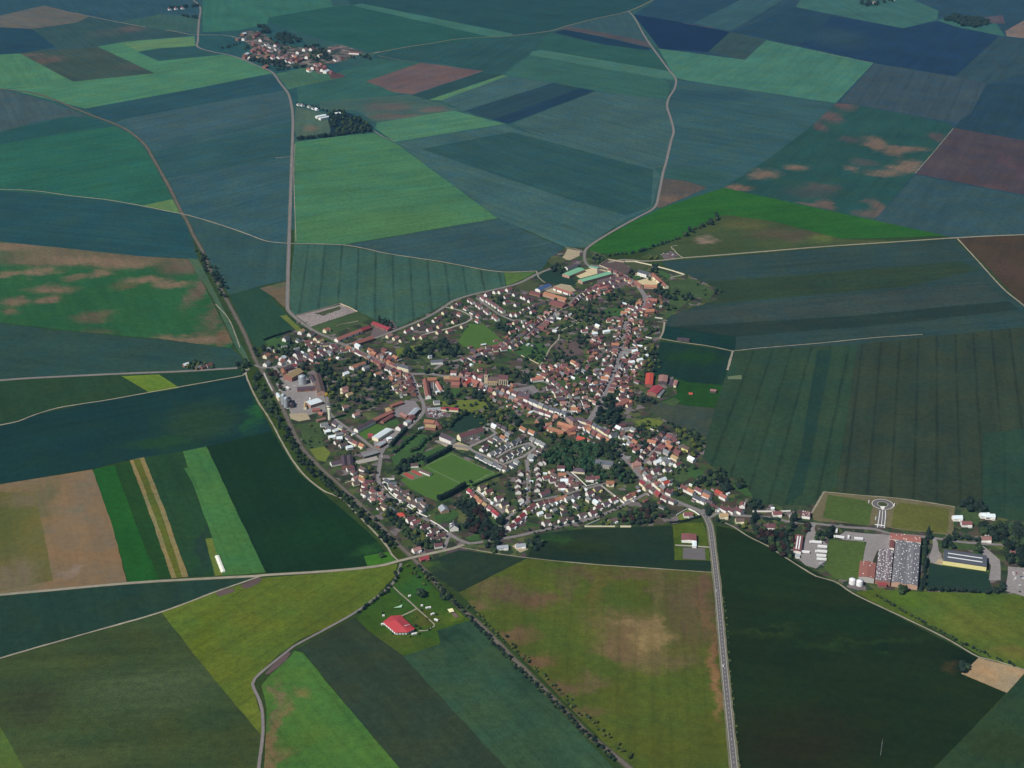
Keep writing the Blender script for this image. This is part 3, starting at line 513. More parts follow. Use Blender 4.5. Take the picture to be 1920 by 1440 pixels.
# railway
road('railway', [(-60, 150), (0, 166), (57, 173), (100, 186), (140, 203), (175, 217), (215, 232), (245, 248), (272, 272), (287, 297), (303, 325), (318, 352), (333, 383), (342, 401), (352, 417), (362, 440), (378, 468), (393, 503), (413, 540), (433, 577), (457, 623), (480, 677), (493, 697), (510, 727), (530, 765), (547, 803), (567, 840), (600, 876), (640, 912), (690, 961), (740, 1014), (776, 1049), (820, 1095), (860, 1137), (900, 1171), (940, 1212), (990, 1262), (1040, 1313), (1107, 1380), (1180, 1440), (1300, 1560)], 6.5, 'ballast', 2.2, 'rough', jit=0.6)
RAILPTS = [(378, 468), (393, 503), (413, 540), (433, 577), (457, 623), (480, 677), (493, 697), (510, 727), (530, 765), (547, 803), (567, 840), (600, 876), (640, 912), (690, 961), (740, 1014), (776, 1049), (820, 1095), (860, 1137), (900, 1171), (940, 1212), (990, 1262), (1040, 1313), (1107, 1380), (1180, 1440), (1300, 1560)]
rm, rt, rb = mat_new('rail_steel'); rb.inputs['Base Color'].default_value = (.32, .28, .25, 1); rb.inputs['Metallic'].default_value = 0.6; rb.inputs['Roughness'].default_value = 0.45
rl = smooth(RAILPTS)
bm = bmesh.new()
for s in (-0.72, 0.72): ribbon_bm(bm, rl, 0.35, 0.25, off=s)
obj('rail', bm, rm)['kind'] = 'structure'
# field tracks
for pts, wd in (
    ([(140, 24), (185, 34), (220, 41), (273, 51)], 6), ([(310, 56), (340, 61), (362, 65), (420, 66), (450, 72)], 7),
    ([(-200, 352), (0, 355), (67, 358), (133, 367), (200, 374.5), (267, 386), (320, 397), (342, 401), (383, 412), (430, 427), (467, 440), (500, 452), (540, 456), (580, 457), (640, 459), (680, 465), (720, 474), (770, 482), (820, 489.5), (870, 498.5), (910, 506), (950, 510), (1006, 508)], 5.5),
    ([(-300, 863), (-100, 820), (0, 797), (33, 790), (67, 777), (107, 765), (160, 756), (200, 750), (267, 738), (333, 726), (400, 714), (455, 704), (460, 699), (467, 691)], 4.5),
    ([(462, 692), (461, 702), (470, 725), (485, 755), (500, 777), (515, 803), (530, 831), (550, 865), (575, 895), (610, 922), (640, 934), (677, 972), (705, 1001), (727, 1026), (735, 1040), (746, 1051)], 4.0),
    ([(-300, 1325), (0, 1234), (150, 1191), (300, 1148), (400, 1111), (480, 1083), (492, 1079)], 4.5),
    ([(1795, 447), (1830, 485), (1880, 540), (1920, 573), (2000, 640)], 5.0),
    ([(1238, 635), (1280, 642), (1330, 649), (1372, 658), (1376, 658)], 4.5), ([(1376, 658), (1420, 653), (1480, 648), (1550, 642), (1640, 633), (1730, 627)], 3.5),
    ([(1374, 658), (1370, 672), (1364, 694)], 6.0), ([(860, 1026), (975, 1044), (1100, 1057), (1200, 1064), (1334, 1073)], 2.5),
    ([(735, 1098), (750, 1112), (768, 1128), (782, 1141), (800, 1157), (814, 1170), (814, 1174), (800, 1182), (785, 1183)], 3.2), ([(782, 1141), (770, 1147), (752, 1155)], 3.5),
    ([(1345, 975), (1375, 987), (1400, 1004), (1440, 1024), (1480, 1050), (1530, 1080), (1565, 1090), (1600, 1113), (1650, 1137), (1720, 1170), (1780, 1200), (1835, 1232), (1870, 1240), (1925, 1257)], 3.5),
    ([(404, 570), (430, 600), (450, 652)], 3.0), ([(1233, 603), (1246, 604)], 4), ([(1246, 604), (1243, 622), (1237, 635)], 5),
    ([(516, 296), (530, 295), (546, 293)], 4), ([(1261, 468), (1258, 462), (1270, 460)], 4), ([(1262, 466), (1270, 476), (1280, 483)], 5), ([(1060, 464), (1075, 466), (1092, 471)], 4),
    ([(1545, 922), (1620, 929), (1700, 936), (1790, 950)], 3.0), ([(1522, 962), (1532, 944), (1545, 922)], 4), ([(1006, 508), (1010, 520), (1022, 530)], 4),
    ([(700, 99), (712, 97)], 10), ([(555, 452), (551, 330), (553, 270)], 2.5), ([(708, 104), (745, 112), (782, 116)], 3),
    ([(1280, 43), (1340, 53)], 4), ([(1534, 97), (1580, 107), (1638, 118)], 3), ([(1787, 241), (1755, 280), (1716, 325)], 2.6), ([(700, 245), (718, 256), (742, 266)], 3),
): road('farm_track', pts, wd * .72, 'track', jit=0.4)
# lanes and roads with asphalt
for key, pts, wd, mat, vg, ln in (
    ('hamlet road', [(340, -60), (358, -8), (372, 8), (376, 20), (373, 40), (371, 75), (371, 88), (398, 97), (420, 101), (447, 108), (475, 120), (500, 130), (513, 138), (525, 155), (540, 175), (546, 195), (549, 220), (548.5, 260), (547, 300), (545, 360), (543, 420), (541, 480), (540, 520), (539, 570), (541, 582), (552, 594), (567, 606), (592, 622), (617, 633), (642, 645)], 6.0, 'oldroad', 2.4, False),
    ('ridge road', [(705, 99), (760, 88.5), (810, 81), (860, 73), (960, 66.5), (1030, 58), (1065, 48), (1120, 34), (1178, 21), (1228, -2), (1290, -34)], 6.5, 'verge', 2.0, False),
    ('winding road', [(1178, 21), (1190, 34), (1210, 70), (1235, 105), (1255, 132), (1267, 148), (1265, 165), (1254, 184), (1251, 200), (1257, 220), (1263, 245), (1258, 265), (1250, 300), (1243, 325), (1236, 360), (1228, 388), (1200, 405), (1160, 427), (1120, 451), (1100, 466), (1096, 476), (1097, 490), (1105, 500)], 5.6, 'oldroad', 1.8, False),
    ('plain road', [(1141, 492), (1165, 487), (1187, 487.5), (1206, 489.5), (1241, 488), (1281, 483.5), (1340, 479), (1450, 470), (1550, 462), (1700, 452), (1790, 446), (1920, 440), (2250, 430)], 5.5, 'track', 1.5, False),
    ('west road', [(-300, 738), (0, 713), (115, 706), (230, 700.5), (345, 696), (410, 692), (445, 690)], 6.0, 'oldroad', 2.2, False),
    ('south west road', [(-300, 1140), (0, 1115), (240, 1093.5), (400, 1084), (480, 1080), (500, 1078), (600, 1072), (680, 1065), (721, 1059), (745, 1052.5), (775, 1045), (815, 1036), (850, 1028), (870, 1021)], 5.5, 'track', 1.0, False),
    ('farm lane', [(752, 1056), (748, 1070), (737, 1093), (720, 1108), (700, 1124), (660, 1152), (600, 1185), (550, 1212), (530, 1228), (500, 1252), (478, 1272), (473, 1283), (483, 1305), (491, 1330), (493, 1370), (489, 1410), (485, 1440), (478, 1570)], 3.2, 'oldroad', 1.0, False),
    ('straight road', [(1318, 962), (1325, 972), (1331, 985), (1336, 1020), (1345, 1100), (1352, 1180), (1361, 1280), (1371, 1380), (1377, 1440), (1389, 1570)], 7.0, 'asphalt', 3.0, True),
    ('cemetery street', [(642, 645), (667, 656), (705, 674), (731, 690), (752, 697), (770, 701), (795, 701), (812, 702), (831, 705), (850, 706), (875, 709), (900, 717), (925, 731), (952, 741), (987, 757), (1012, 769), (1050, 782), (1081, 794), (1106, 803), (1125, 815), (1150, 829), (1156, 840), (1169, 857), (1187, 876), (1195, 887), (1206, 901), (1227, 916), (1246, 930), (1271, 941), (1290, 949), (1310, 957), (1320, 963)], 7.0, 'oldroad', 1.2, False),
    ('stadium road', [(770, 701), (777, 715), (785, 740), (792, 752), (795, 765), (790, 779), (765, 804), (736, 831), (720, 841), (715, 850), (712, 872), (709, 895), (715, 915), (725, 928), (752, 948), (777, 964), (806, 977), (840, 999), (860, 1012), (880, 1019), (927, 1012), (965, 1006), (996, 999), (1052, 986), (1080, 980), (1127, 966), (1171, 946), (1209, 927), (1227, 919)], 6.2, 'oldroad', 1.0, False),
    ('tower lane', [(611, 722), (613, 745), (614, 765), (622, 780), (647, 800), (672, 818), (690, 832), (700, 840), (714, 845)], 5.5, 'oldroad', 1.5, False),
    ('station street', [(478, 684), (495, 690), (527, 686), (580, 673), (610, 663), (642, 650)], 6.0, 'oldroad', 1.0, False),
    ('silo lane', [(513, 687), (523, 702), (533, 720), (542, 742)], 6.0, 'yard', 1.0, False),
    ('ring road', [(642, 648), (680, 639), (700, 635), (750, 616), (800, 595), (835, 574), (850, 564), (887, 552), (940, 540), (975, 530), (1006, 514), (1032, 504)], 6.0, 'oldroad', 1.8, False),
    ('loop close', [(836, 576), (855, 580), (872, 586), (883, 592), (884, 598), (875, 604), (855, 611), (837, 617), (806, 624), (790, 629)], 4.5, 'path', 0, False),
    ('terrace close', [(893, 558), (905, 567), (931, 586), (950, 596), (970, 604)], 5.5, 'oldroad', 1.0, False),
    ('diagonal street', [(812, 694), (831, 682), (855, 676), (875, 671), (895, 665), (912, 658), (950, 652), (970, 643), (987, 630), (1012, 610), (1037, 591), (1062, 575), (1081, 557), (1100, 545), (1119, 535), (1145, 528), (1172, 520)], 6.0, 'oldroad', 1.6, False),
    ('orchard path', [(1061, 590), (1075, 598), (1086, 604), (1068, 612), (1050, 622), (1047, 636), (1032, 652), (1020, 675), (1010, 687)], 3.0, 'track', 0, False),
    ('back lane', [(985, 718), (1005, 714), (1022, 716), (1042, 729), (1062, 749), (1066, 770), (1062, 786)], 5.0, 'oldroad', 1.2, False),
    ('hill lane', [(1024, 712), (1045, 702), (1072, 695), (1090, 696)], 4.5, 'oldroad', 1.0, False),
    ('long street', [(1105, 500), (1122, 500), (1141, 505), (1172, 517), (1192, 533), (1206, 550), (1210, 562), (1205, 576), (1187, 587), (1176, 598), (1170, 618), (1165, 654), (1157, 682), (1149, 707), (1132, 742), (1120, 765), (1104, 790), (1095, 798)], 8.5, 'oldroad', 1.0, False),
    ('east lane', [(1195, 887), (1199, 880), (1214, 859), (1229, 842), (1245, 824), (1258, 812)], 7.0, 'oldroad', 1.5, False),
    ('estate street', [(987, 862), (990, 880), (990, 936), (971, 955), (952, 972), (949, 986), (945, 1004)], 6.0, 'oldroad', 1.6, False),
    ('estate ring', [(816, 827), (850, 835), (877, 839), (890, 847), (922, 860), (944, 871), (962, 863), (981, 856), (1001, 842), (1003, 838), (990, 830)], 5.5, 'yard', 1.0, False),
    ('estate link', [(877, 839), (897, 830), (918, 820), (930, 812), (920, 804), (906, 802), (916, 795), (924, 792)], 5.5, 'yard', 1.0, False),
    ('estate inner', [(931, 858), (950, 846), (969, 837), (990, 831), (1000, 833)], 4.5, 'yard', 0.5, False),
    ('south street', [(990, 942), (997, 940), (1027, 934), (1065, 926), (1077, 921), (1095, 917), (1125, 909), (1130, 906)], 5.5, 'oldroad', 1.2, False),
    ('villa lane', [(1062, 884), (1080, 900), (1098, 916)], 5.5, 'oldroad', 1.0, False),
    ('wall lane', [(1127, 910), (1150, 928), (1171, 945)], 3.5, 'path', 1.0, False),
    ('terrace street', [(887, 915), (905, 929), (921, 942), (935, 953), (950, 968)], 5.5, 'oldroad', 1.0, False),
    ('fork', [(842, 1000), (838, 1015), (832, 1030)], 5.0, 'oldroad', 0.8, False),
    ('school road', [(1330, 970), (1345, 962), (1375, 966), (1440, 970), (1480, 978), (1540, 983), (1580, 988), (1640, 992), (1668, 1000), (1720, 1005), (1760, 1010), (1800, 1016), (1850, 1020), (1890, 1022), (2000, 1030)], 6.2, 'oldroad', 1.0, False),
    ('square arm', [(1312, 962), (1330, 952), (1350, 955), (1345, 963)], 6.0, 'oldroad', 1.0, False),
    ('depot lane', [(1526, 980), (1520, 995), (1515, 1010)], 8.0, 'yard', 0, False),
    ('test track', [(1651, 990), (1653, 975), (1655, 960), (1655, 956)], 14.0, 'asphalt', 0, False),
    ('warehouse drive', [(1752, 1010), (1753, 1022), (1752, 1032)], 6.0, 'yard', 0, False),
): LANE[key] = road('road', pts, wd * (1.12 if key in ('long street', 'cemetery street', 'east lane') else 0.9 if mat == 'oldroad' else 1), mat, vg * 0.8, lines=ln)
# the training roundabout with its painted edges
rc = P(1655, 945.5); RX, RY = (P(1674, 945.5) - rc).length, (P(1655, 936.5) - P(1655, 954.5)).length / 2
def ring(name, mat, a0, a1, z):
    bm = bmesh.new(); n = 48
    o_ = [bm.verts.new(rc + Vector((math.cos(k * math.tau / n) * RX * a1, math.sin(k * math.tau / n) * RY * a1, z))) for k in range(n)]
    i_ = [bm.verts.new(rc + Vector((math.cos(k * math.tau / n) * RX * a0, math.sin(k * math.tau / n) * RY * a0, z))) for k in range(n)]
    for k in range(n): bm.faces.new((i_[k], o_[k], o_[(k + 1) % n], i_[(k + 1) % n]))
    obj(name, bm, G[mat])['kind'] = 'structure'
ring('roundabout', 'asphalt', 0.52, 1.0, 0.16); ring('road_marking', 'white', 1.0, 1.05, 0.17); ring('road_marking', 'white', 0.49, 0.52, 0.17)
ring('roundabout_grass', 'rough', 0.0, 0.49, 0.165)
road('road_marking', [(1645, 989), (1648, 972), (1650, 957)], 1.0, 'white'); road('road_marking', [(1658, 990), (1660, 972), (1660, 957)], 1.0, 'white'); road('road_marking', [(1652, 988), (1654, 972), (1655, 958)], 0.8, 'white')
patch('road_marking', 'white', [(1650, 949.5), (1660, 949.5), (1655.5, 957), (1654.5, 957)], 0.3)
# painted lines on the football pitch
for a, b in (((847.5, 851), (927, 886)), ((927, 886), (877, 909)), ((800, 876), (869, 909)), ((847.5, 851), (797, 874)), ((915, 890), (907, 894)), ((897, 899), (905, 899.5))):
    road('pitch_line', [a, b], 0.5, 'chalk')
# ------------------------------------------------------------------ building materials
def roof_mat(name, col, rough=0.8):
    m, nt, b = mat_new(name); b.inputs['Roughness'].default_value = rough; b.inputs['Specular IOR Level'].default_value = 0.2
    oi = nt.nodes.new('ShaderNodeObjectInfo')
    pos = position(nt)
    v = math_node(nt, 'MULTIPLY', bounce(nt, oi.outputs['Random'], 0.78, 1.22), bounce(nt, noise(nt, pos, 0.9, 4, 0.65).outputs[0], 0.62, 1.38))
    c = mixcol(nt, bounce(nt, noise(nt, pos, 0.35, 3).outputs[0], -0.4, 1.2), col, (col[0] * .72, col[1] * .95, col[2] * 1.1))
    nt.links.new(scalecol(nt, c, v), b.inputs['Base Color'])
    return m
RC = {'orange': (.36, .15, .085), 'red': (.19, .068, .064), 'dark red': (.13, .052, .056), 'brown': (.115, .07, .06), 'slate': (.10, .10, .115), 'grey': (.20, .19, .185),
      'purple brown': (.095, .062, .075), 'tan': (.37, .24, .12), 'white': (.72, .74, .73), 'green': (.20, .42, .25), 'blue': (.07, .12, .27), 'crimson': (.30, .045, .055), 'pink': (.32, .155, .13), 'bright red': (.52, .075, .05), 'brick red': (.34, .125, .095), 'silver': (.36, .36, .38), 'factory grey': (.185, .165, .17), 'factory pink': (.20, .15, .155)}
RM = {k: roof_mat('roof_' + k.replace(' ', '_'), c) for k, c in RC.items()}
WC = {'white': (.80, .785, .74), 'cream': (.76, .70, .50), 'brick': (.27, .13, .10), 'grey': (.42, .40, .38), 'stone': (.52, .43, .30), 'yellow': (.74, .66, .30), 'dark': (.10, .08, .08), 'pale brick': (.45, .29, .22)}
def wall_mat(name, col):
    m, nt, b = mat_new(name); b.inputs['Roughness'].default_value = 0.85; b.inputs['Specular IOR Level'].default_value = 0.15
    pos = position(nt); oi = nt.nodes.new('ShaderNodeObjectInfo')
    v = math_node(nt, 'MULTIPLY', bounce(nt, oi.outputs['Random'], 0.92, 1.1), bounce(nt, noise(nt, pos, 0.5, 4).outputs[0], 0.86, 1.14))
    nt.links.new(scalecol(nt, col, v), b.inputs['Base Color'])
    return m
WM = {k: wall_mat('wall_' + k.replace(' ', '_'), c) for k, c in WC.items()}
gl, glt, glb = mat_new('window_glass'); glb.inputs['Base Color'].default_value = (.03, .035, .045, 1); glb.inputs['Roughness'].default_value = 0.15
GRASSY = plain('hedge_leaves', (.022, .04, .02), .35, .5)

# ------------------------------------------------------------------ building geometry (local: ridge along x, ground at z = 0)
def prism(bm, prof, x0, x1, mi=0):
    a = [bm.verts.new((x0, y, z)) for y, z in prof]; b = [bm.verts.new((x1, y, z)) for y, z in prof]
    n = len(prof); fs = [bm.faces.new(list(reversed(a))), bm.faces.new(b)]
    for i in range(n): fs.append(bm.faces.new((a[i], a[(i + 1) % n], b[(i + 1) % n], b[i])))
    for f in fs: f.material_index = mi
    return fs
def box(bm, x0, x1, y0, y1, z0, z1, mi=0):
    return prism(bm, [(y0, z0), (y1, z0), (y1, z1), (y0, z1)], x0, x1, mi)
def fix(bm):
    bmesh.ops.recalc_face_normals(bm, faces=bm.faces[:])
    return bm
def walls_bm(bm, L, W, h, rh, mi=0):
    prism(bm, [(-W / 2, -0.9), (W / 2, -0.9), (W / 2, h), (0, h + rh), (-W / 2, h)], -L / 2, L / 2, mi)
def roof_bm(bm, L, W, h, rh, o=0.35, t=0.28, gx=0.25, mi=0):
    k = rh / (W / 2); e = W / 2 + o; ze = h - o * k + 0.03
    prism(bm, [(-e, ze), (0, h + rh + 0.03), (e, ze), (e, ze + t), (0, h + rh + 0.03 + t), (-e, ze + t)], -L / 2 - gx, L / 2 + gx, mi)
def hip_bm(bm, L, W, h, rh, o=0.4, mi=0):
    a, b = L / 2 + o, W / 2 + o; r = max(a - b, 0.3)
    v = [bm.verts.new(c) for c in ((-a, -b, h), (a, -b, h), (a, b, h), (-a, b, h), (-r, 0, h + rh), (r, 0, h + rh))]
    for q in ((0, 1, 5, 4), (2, 3, 4, 5), (1, 2, 5), (3, 0, 4), (3, 2, 1, 0)): bm.faces.new([v[i] for i in q]).material_index = mi
def chimney_bm(bm, L, W, h, rh, sx, mi=0):
    x = sx * (L / 2 - 0.9)
    box(bm, x - 0.45, x + 0.45, -0.4, 0.4, h + rh * 0.7, h + rh + 1.1, mi)
    box(bm, x - 0.25, x + 0.25, -0.2, 0.2, h + rh + 1.1, h + rh + 1.5, mi)

def house(name, pos, rz, L, W, h, rh, roof, wall, label, cat='house', group=None, hip=False, chim=1, porch=False, dormers=0):
    e = empty(name, pos, rz); tag(e, label, cat, group)
    bm = bmesh.new()
    if hip: box(bm, -L / 2, L / 2, -W / 2, W / 2, -0.9, h)
    else: walls_bm(bm, L, W, h, rh)
    obj('wall', fix(bm), WM[wall], e)
    bm = bmesh.new()
    (hip_bm if hip else roof_bm)(bm, L, W, h, rh)
    r = obj('roof', fix(bm), RM[roof], e)
    for k in range(chim):
        bm = bmesh.new(); chimney_bm(bm, L, W, h, rh, (-1, 1)[k])
        obj('chimney', fix(bm), WM['brick' if wall in ('brick', 'pale brick') else 'pale brick'], r)
    for k in range(dormers):
        bm = bmesh.new(); x = (k + 0.5) / dormers * L - L / 2
        box(bm, x - 0.8, x + 0.8, -W / 2 + 0.3, -W * 0.12, h + 0.3, h + rh * 0.62)
        obj('dormer', fix(bm), WM[wall], r)
    if porch:
        bm = bmesh.new(); s = W * 0.55
        box(bm, L * 0.12, L * 0.45, -W / 2 - 2.4, -W / 2 - 0.003, -0.9, h * 0.72)
        obj('porch', fix(bm), WM[wall], e)
    return e

ORD = ('first second third fourth fifth sixth seventh eighth ninth tenth eleventh twelfth thirteenth fourteenth fifteenth sixteenth seventeenth eighteenth nineteenth twentieth '
       'twenty-first twenty-second twenty-third twenty-fourth twenty-fifth twenty-sixth twenty-seventh twenty-eighth twenty-ninth thirtieth').split()
def name_it(roof, wall, rest):
    for t in (f'{roof} {wall} {rest}', f'{roof} {rest}', rest):
        if len(t.split()) <= 16: return t
    return ' '.join(rest.split()[:16])
HOUSES = []     # dicts, built later: the largest in the picture one by one, the small far rest as one mass
SHEDS = []
def rec(x, y, rz, L, W, h, rh, roof, wall, label, group, **k):
    p = PZ(x, y, h * 0.75); p.z = -0.1
    dist = (p - cam.location).length
    HOUSES.append(dict(pos=p, rz=rz, L=L, W=W, h=h, rh=rh, roof=roof, wall=wall, label=label, group=group, size=math.sqrt(L * W) / dist, k=k))
def inside(x, y, poly):
    r = False; j = len(poly) - 1
    for i in range(len(poly)):
        xi, yi = poly[i]; xj, yj = poly[j]
        if (yi > y) != (yj > y) and x < (xj - xi) * (y - yi) / (yj - yi) + xi: r = not r
        j = i
    return r
EXCL = [[(906, 696), (962, 696), (962, 728), (906, 728)], [(744, 676), (774, 676), (774, 694), (744, 694)], [(792, 704), (832, 704), (832, 742), (792, 742)], [(1040, 788), (1082, 788), (1082, 806), (1040, 806)], [(1062, 775), (1082, 775), (1082, 792), (1062, 792)]]
def excluded(p):
    for q in EXCL:
        if inside(p.x, p.y, [tuple(P(*v)[:2]) for v in q]): return True
    return False
def pick(v): return random.choice(v) if isinstance(v, (list, tuple)) else v
RD = {'v': (0, -10), 'h': (10, 0), 'u': (10, -3.5), 'd': (10, 5), 'D': (10, 7), 'U': (10, -6)}
def row(where, pts, ridge, roofs, walls, L=10.5, W=7.5, h=3.3, rh=3.0, group=None, jit=0.06, **k):
    for i, q in enumerate(pts):
        x, y = q[0], q[1]
        rf = q[2] if len(q) > 2 and q[2] else pick(roofs); wl = q[3] if len(q) > 3 else pick(walls)
        rd = ridge if isinstance(ridge, tuple) else RD[ridge]
        rz = gdir(x, y, *rd) + random.uniform(-jit, jit)
        f = random.uniform(0.93, 1.08)
        if L < 13.4 and W < 9: f *= 1.16
        wh = ORD[i]
        if random.random() < .85 and 500 < y:
            a_ = rz + random.choice((1, -1)) * math.pi / 2; pp = P(x, y) + Vector((math.cos(a_), math.sin(a_), 0)) * random.uniform(11, 15) + Vector((math.cos(rz), math.sin(rz), 0)) * random.uniform(-5, 5); pp.z = -0.1
            SHEDS.append((pp, rz + random.choice((0, math.pi / 2)), random.uniform(3.5, 7), random.uniform(3, 4.5), pick(('white', 'grey', 'brown', 'dark red', 'white')), pick(('white', 'white', 'grey', 'cream')), f'beside the {wh} house from {where}', 0))
        rec(x, y, rz, L * f, W * random.uniform(1.02, 1.12), h * 1.12, rh * 1.1, rf, wl, name_it(f'{rf}-roofed', wl, f'house, {ORD[i]} from {where}'), group or ('houses from ' + where), **k)
def street_row(where, key, a, b, side, off, n, roofs, walls, L=12, W=8.6, h=4.8, rh=3.5, group=None, perp=0.2, jit=0.8, sheds=0.6, **k):
    """houses in a row beside a street, from fraction a to b of its length; sheds and barns in the yards behind"""
    ln = LANE[key]; cum = [0.0]
    for i in range(1, len(ln)): cum.append(cum[-1] + (ln[i] - ln[i - 1]).length)
    T = cum[-1]
    for i in range(n):
        s = T * (a + (b - a) * (i + 0.5) / n)
        j = max(1, next((q for q in range(len(cum)) if cum[q] >= s), len(cum) - 1))
        t = (s - cum[j - 1]) / max(cum[j] - cum[j - 1], 1e-6)
        c = ln[j - 1].lerp(ln[j], t); d = (ln[j] - ln[j - 1]).normalized(); nr = Vector((d.y, -d.x, 0)) * side
        gap = abs(T * (b - a) / n)
        rf, wl = pick(roofs), pick(walls)
        turn = random.random() < perp
        LL = min(L * random.uniform(.8, 1.2), gap * 0.97) if not turn else L * random.uniform(.9, 1.3)
        WW = W * random.uniform(.85, 1.1) if not turn else min(W, gap * 0.8)
        depth = (LL if turn else WW) / 2
        p = c + nr * (off + depth + random.uniform(0, jit)); p.z = -0.1
        rz = math.atan2(d.y, d.x) + (math.pi / 2 if turn else 0) + random.uniform(-.03, .03)
        if excluded(p): continue
        dist = (p - cam.location).length
        lab = name_it(f'{rf}-roofed', wl, f'house, {ORD[i]} from {where}')
        HOUSES.append(dict(pos=p, rz=rz, L=LL, W=WW, h=h * random.uniform(.85, 1.15), rh=rh * random.uniform(.85, 1.1), roof=rf, wall=wl, label=lab, group=group or ('houses from ' + where), size=math.sqrt(LL * WW) / dist, k=dict(k)))
        for q in range(2):
            if random.random() < sheds:
                pp = c + nr * (off + depth * 2 + random.uniform(5, 13) + q * 11) + d * random.uniform(-gap * .4, gap * .4); pp.z = -0.1
                SHEDS.append((pp, math.atan2(d.y, d.x) + random.choice((0, math.pi / 2)) + random.uniform(-.1, .1), random.uniform(5, 11), random.uniform(3.5, 6), pick(('red', 'orange', 'dark red', 'brown', 'grey', 'slate', 'white')), pick(('brick', 'brick', 'grey', 'white')),
                    f'behind the {ORD[i]} house from {where}', q))

# ------------------------------------------------------------------ the estates, house by house
RB = ['dark red', 'dark red', 'red', 'brown']
row('the stable barn along the ring road', [(730, 630, 'pink'), (742, 634, 'pink'), (754, 638, 'brown'), (764, 621, 'red'), (777, 614), (789, 608), (816, 601, 'dark red'), (822, 596), (834, 586), (850, 575), (860, 570)], 'u', RB, ['white', 'cream'], L=11, W=7.5, porch=True)
row('the pale unfinished house on the loop close', [(793, 632, 'red'), (780, 633, 'dark red'), (805, 618), (823, 623), (842, 621), (852, 603), (869, 612), (825, 612)], 'u', RB, ['white', 'cream'], porch=True)
row('the loop close bend, around its lawn', [(862, 590, 'red'), (874, 579, 'red'), (886, 586), (897, 593, 'red'), (896, 602, 'red')], 'd', RB, ['white'], porch=True)
row('the ring road, lower terrace of the close', [(881, 563), (886.5, 566.5), (896, 572), (901, 576), (911, 582), (916, 586), (927, 594), (932, 598)], 'D', ['red', 'dark red'], ['white'], L=8.2, W=8, h=4.4)
row('the ring road, upper terrace of the close', [(903, 558), (908, 561), (915, 564), (920, 567.5), (926, 571), (931, 574.5), (938, 580), (943, 583)], 'D', ['red', 'dark red'], ['white'], L=7.6, W=8, h=4.4)
row('the upper terrace end, top of the ring road', [(914, 552), (930, 547), (939, 547), (954, 543, 'red')], 'u', RB, ['white'], L=12, W=8.5, h=4.0)
row('the ring road, middle of the upper estate', [(949, 557), (949, 567, 'red'), (966, 552, 'brown'), (981, 557), (986, 559), (995, 564), (969, 571, 'brown')], 'u', RB, ['white'], porch=True)
row('the terrace end, south of the upper estate', [(961, 590), (970, 590), (979, 586), (985, 581), (994, 577), (1002, 574, 'dark red'), (999, 585)], 'u', RB, ['white'], L=9.5, W=7.5, h=4.2, porch=True)
rec(1012, 569, gdir(1012, 569, 10, -3.2), 30, 8, 3.2, 2.6, 'brown', 'white', 'long low white row house above the yellow garden plot, brown roof', None, chim=2)
GR = ['grey', 'grey', 'slate', 'brown']
row('the pitch corner, inside the grey estate ring', [(910, 837, 'dark red'), (906, 842, 'purple brown'), (921, 851), (931, 847), (941, 841), (950, 836), (962, 831), (970, 827), (977, 822)], 'U', GR, ['white', 'grey'], L=9.5, W=8, h=3.4, porch=True)
row('the pitch corner, inner island of the grey estate', [(944, 861), (954, 856), (964, 850), (973, 845), (985, 839)], 'U', GR, ['white', 'grey'], L=9.5, W=8, porch=True)
row('the pale yard, grey row behind the football pitch', [(898, 856), (906, 861), (913, 865), (921, 869), (930, 872), (938, 877), (947, 879), (962, 873), (970, 867)], 'd', GR, ['white'], L=9.5, W=8, porch=True)
row('the wood corner, east side of the grey estate', [(1010, 829), (1000, 824), (1019, 834), (1014, 845), (1006, 851), (998, 856), (990, 859)], 'd', GR, ['white', 'grey'], L=10, W=8, porch=True)
row('the dark crop plot, north of the grey estate', [(922, 826, 'brown'), (931, 822, 'slate'), (944, 821, 'orange'), (925, 800, 'white'), (935, 799, 'purple brown'), (946, 804, 'purple brown'), (953, 815, 'grey')], 'd', GR, ['white', 'grey'], L=10, W=7)
row('the estate top, pair with orange roofs', [(982, 805, 'orange'), (998, 811, 'orange')], 'd', ['orange'], ['white'], L=15, W=8)
row('the pitch hedge, west side of the estate street', [(976, 887), (972, 899), (970.5, 910), (972, 921), (977, 935)], 'v', ['dark red', 'brown'], ['white'], L=9, W=8.5, h=3.6, rh=3.4, chim=0)
row('the wood end, east side of the estate street', [(1013, 867), (1019, 866), (1007, 877), (1009, 887), (1011, 896.5), (1009, 907), (1007, 917)], 'v', ['dark red', 'brown'], ['white'], L=9, W=8.5, h=3.6, rh=3.4, chim=0)
rec(1021, 925, gdir(1021, 925, 10, -4), 19, 9, 4.0, 3.2, 'dark red', 'white', 'large white house with wide dark red roof on the estate street corner', None, chim=1)
row('the pitch, lower side of the terrace street', [(882, 922, 'crimson'), (889, 930, 'red'), (895, 935, 'orange'), (901, 941, 'orange'), (910, 948, 'tan'), (920, 954, 'red'), (928, 961, 'crimson'), (933, 965, 'crimson')], 'D', ['red'], ['white', 'cream'], L=9.5, W=8, h=4.2, porch=True)
row('the pitch, upper side of the terrace street', [(904, 914, 'brown'), (916, 922, 'red'), (935, 934, 'dark red'), (945, 946, 'purple brown'), (957, 955, 'brown')], 'u', RB, ['white', 'cream'], L=11, W=8, h=4.2, porch=True)
row('the estate street, lower side of the forked end', [(997, 950, 'red'), (989, 957, 'red'), (978, 968, 'crimson'), (969, 977, 'crimson'), (959, 987, 'red')], 'U', ['red'], ['white'], L=11, W=8.5, h=4.2, porch=True)
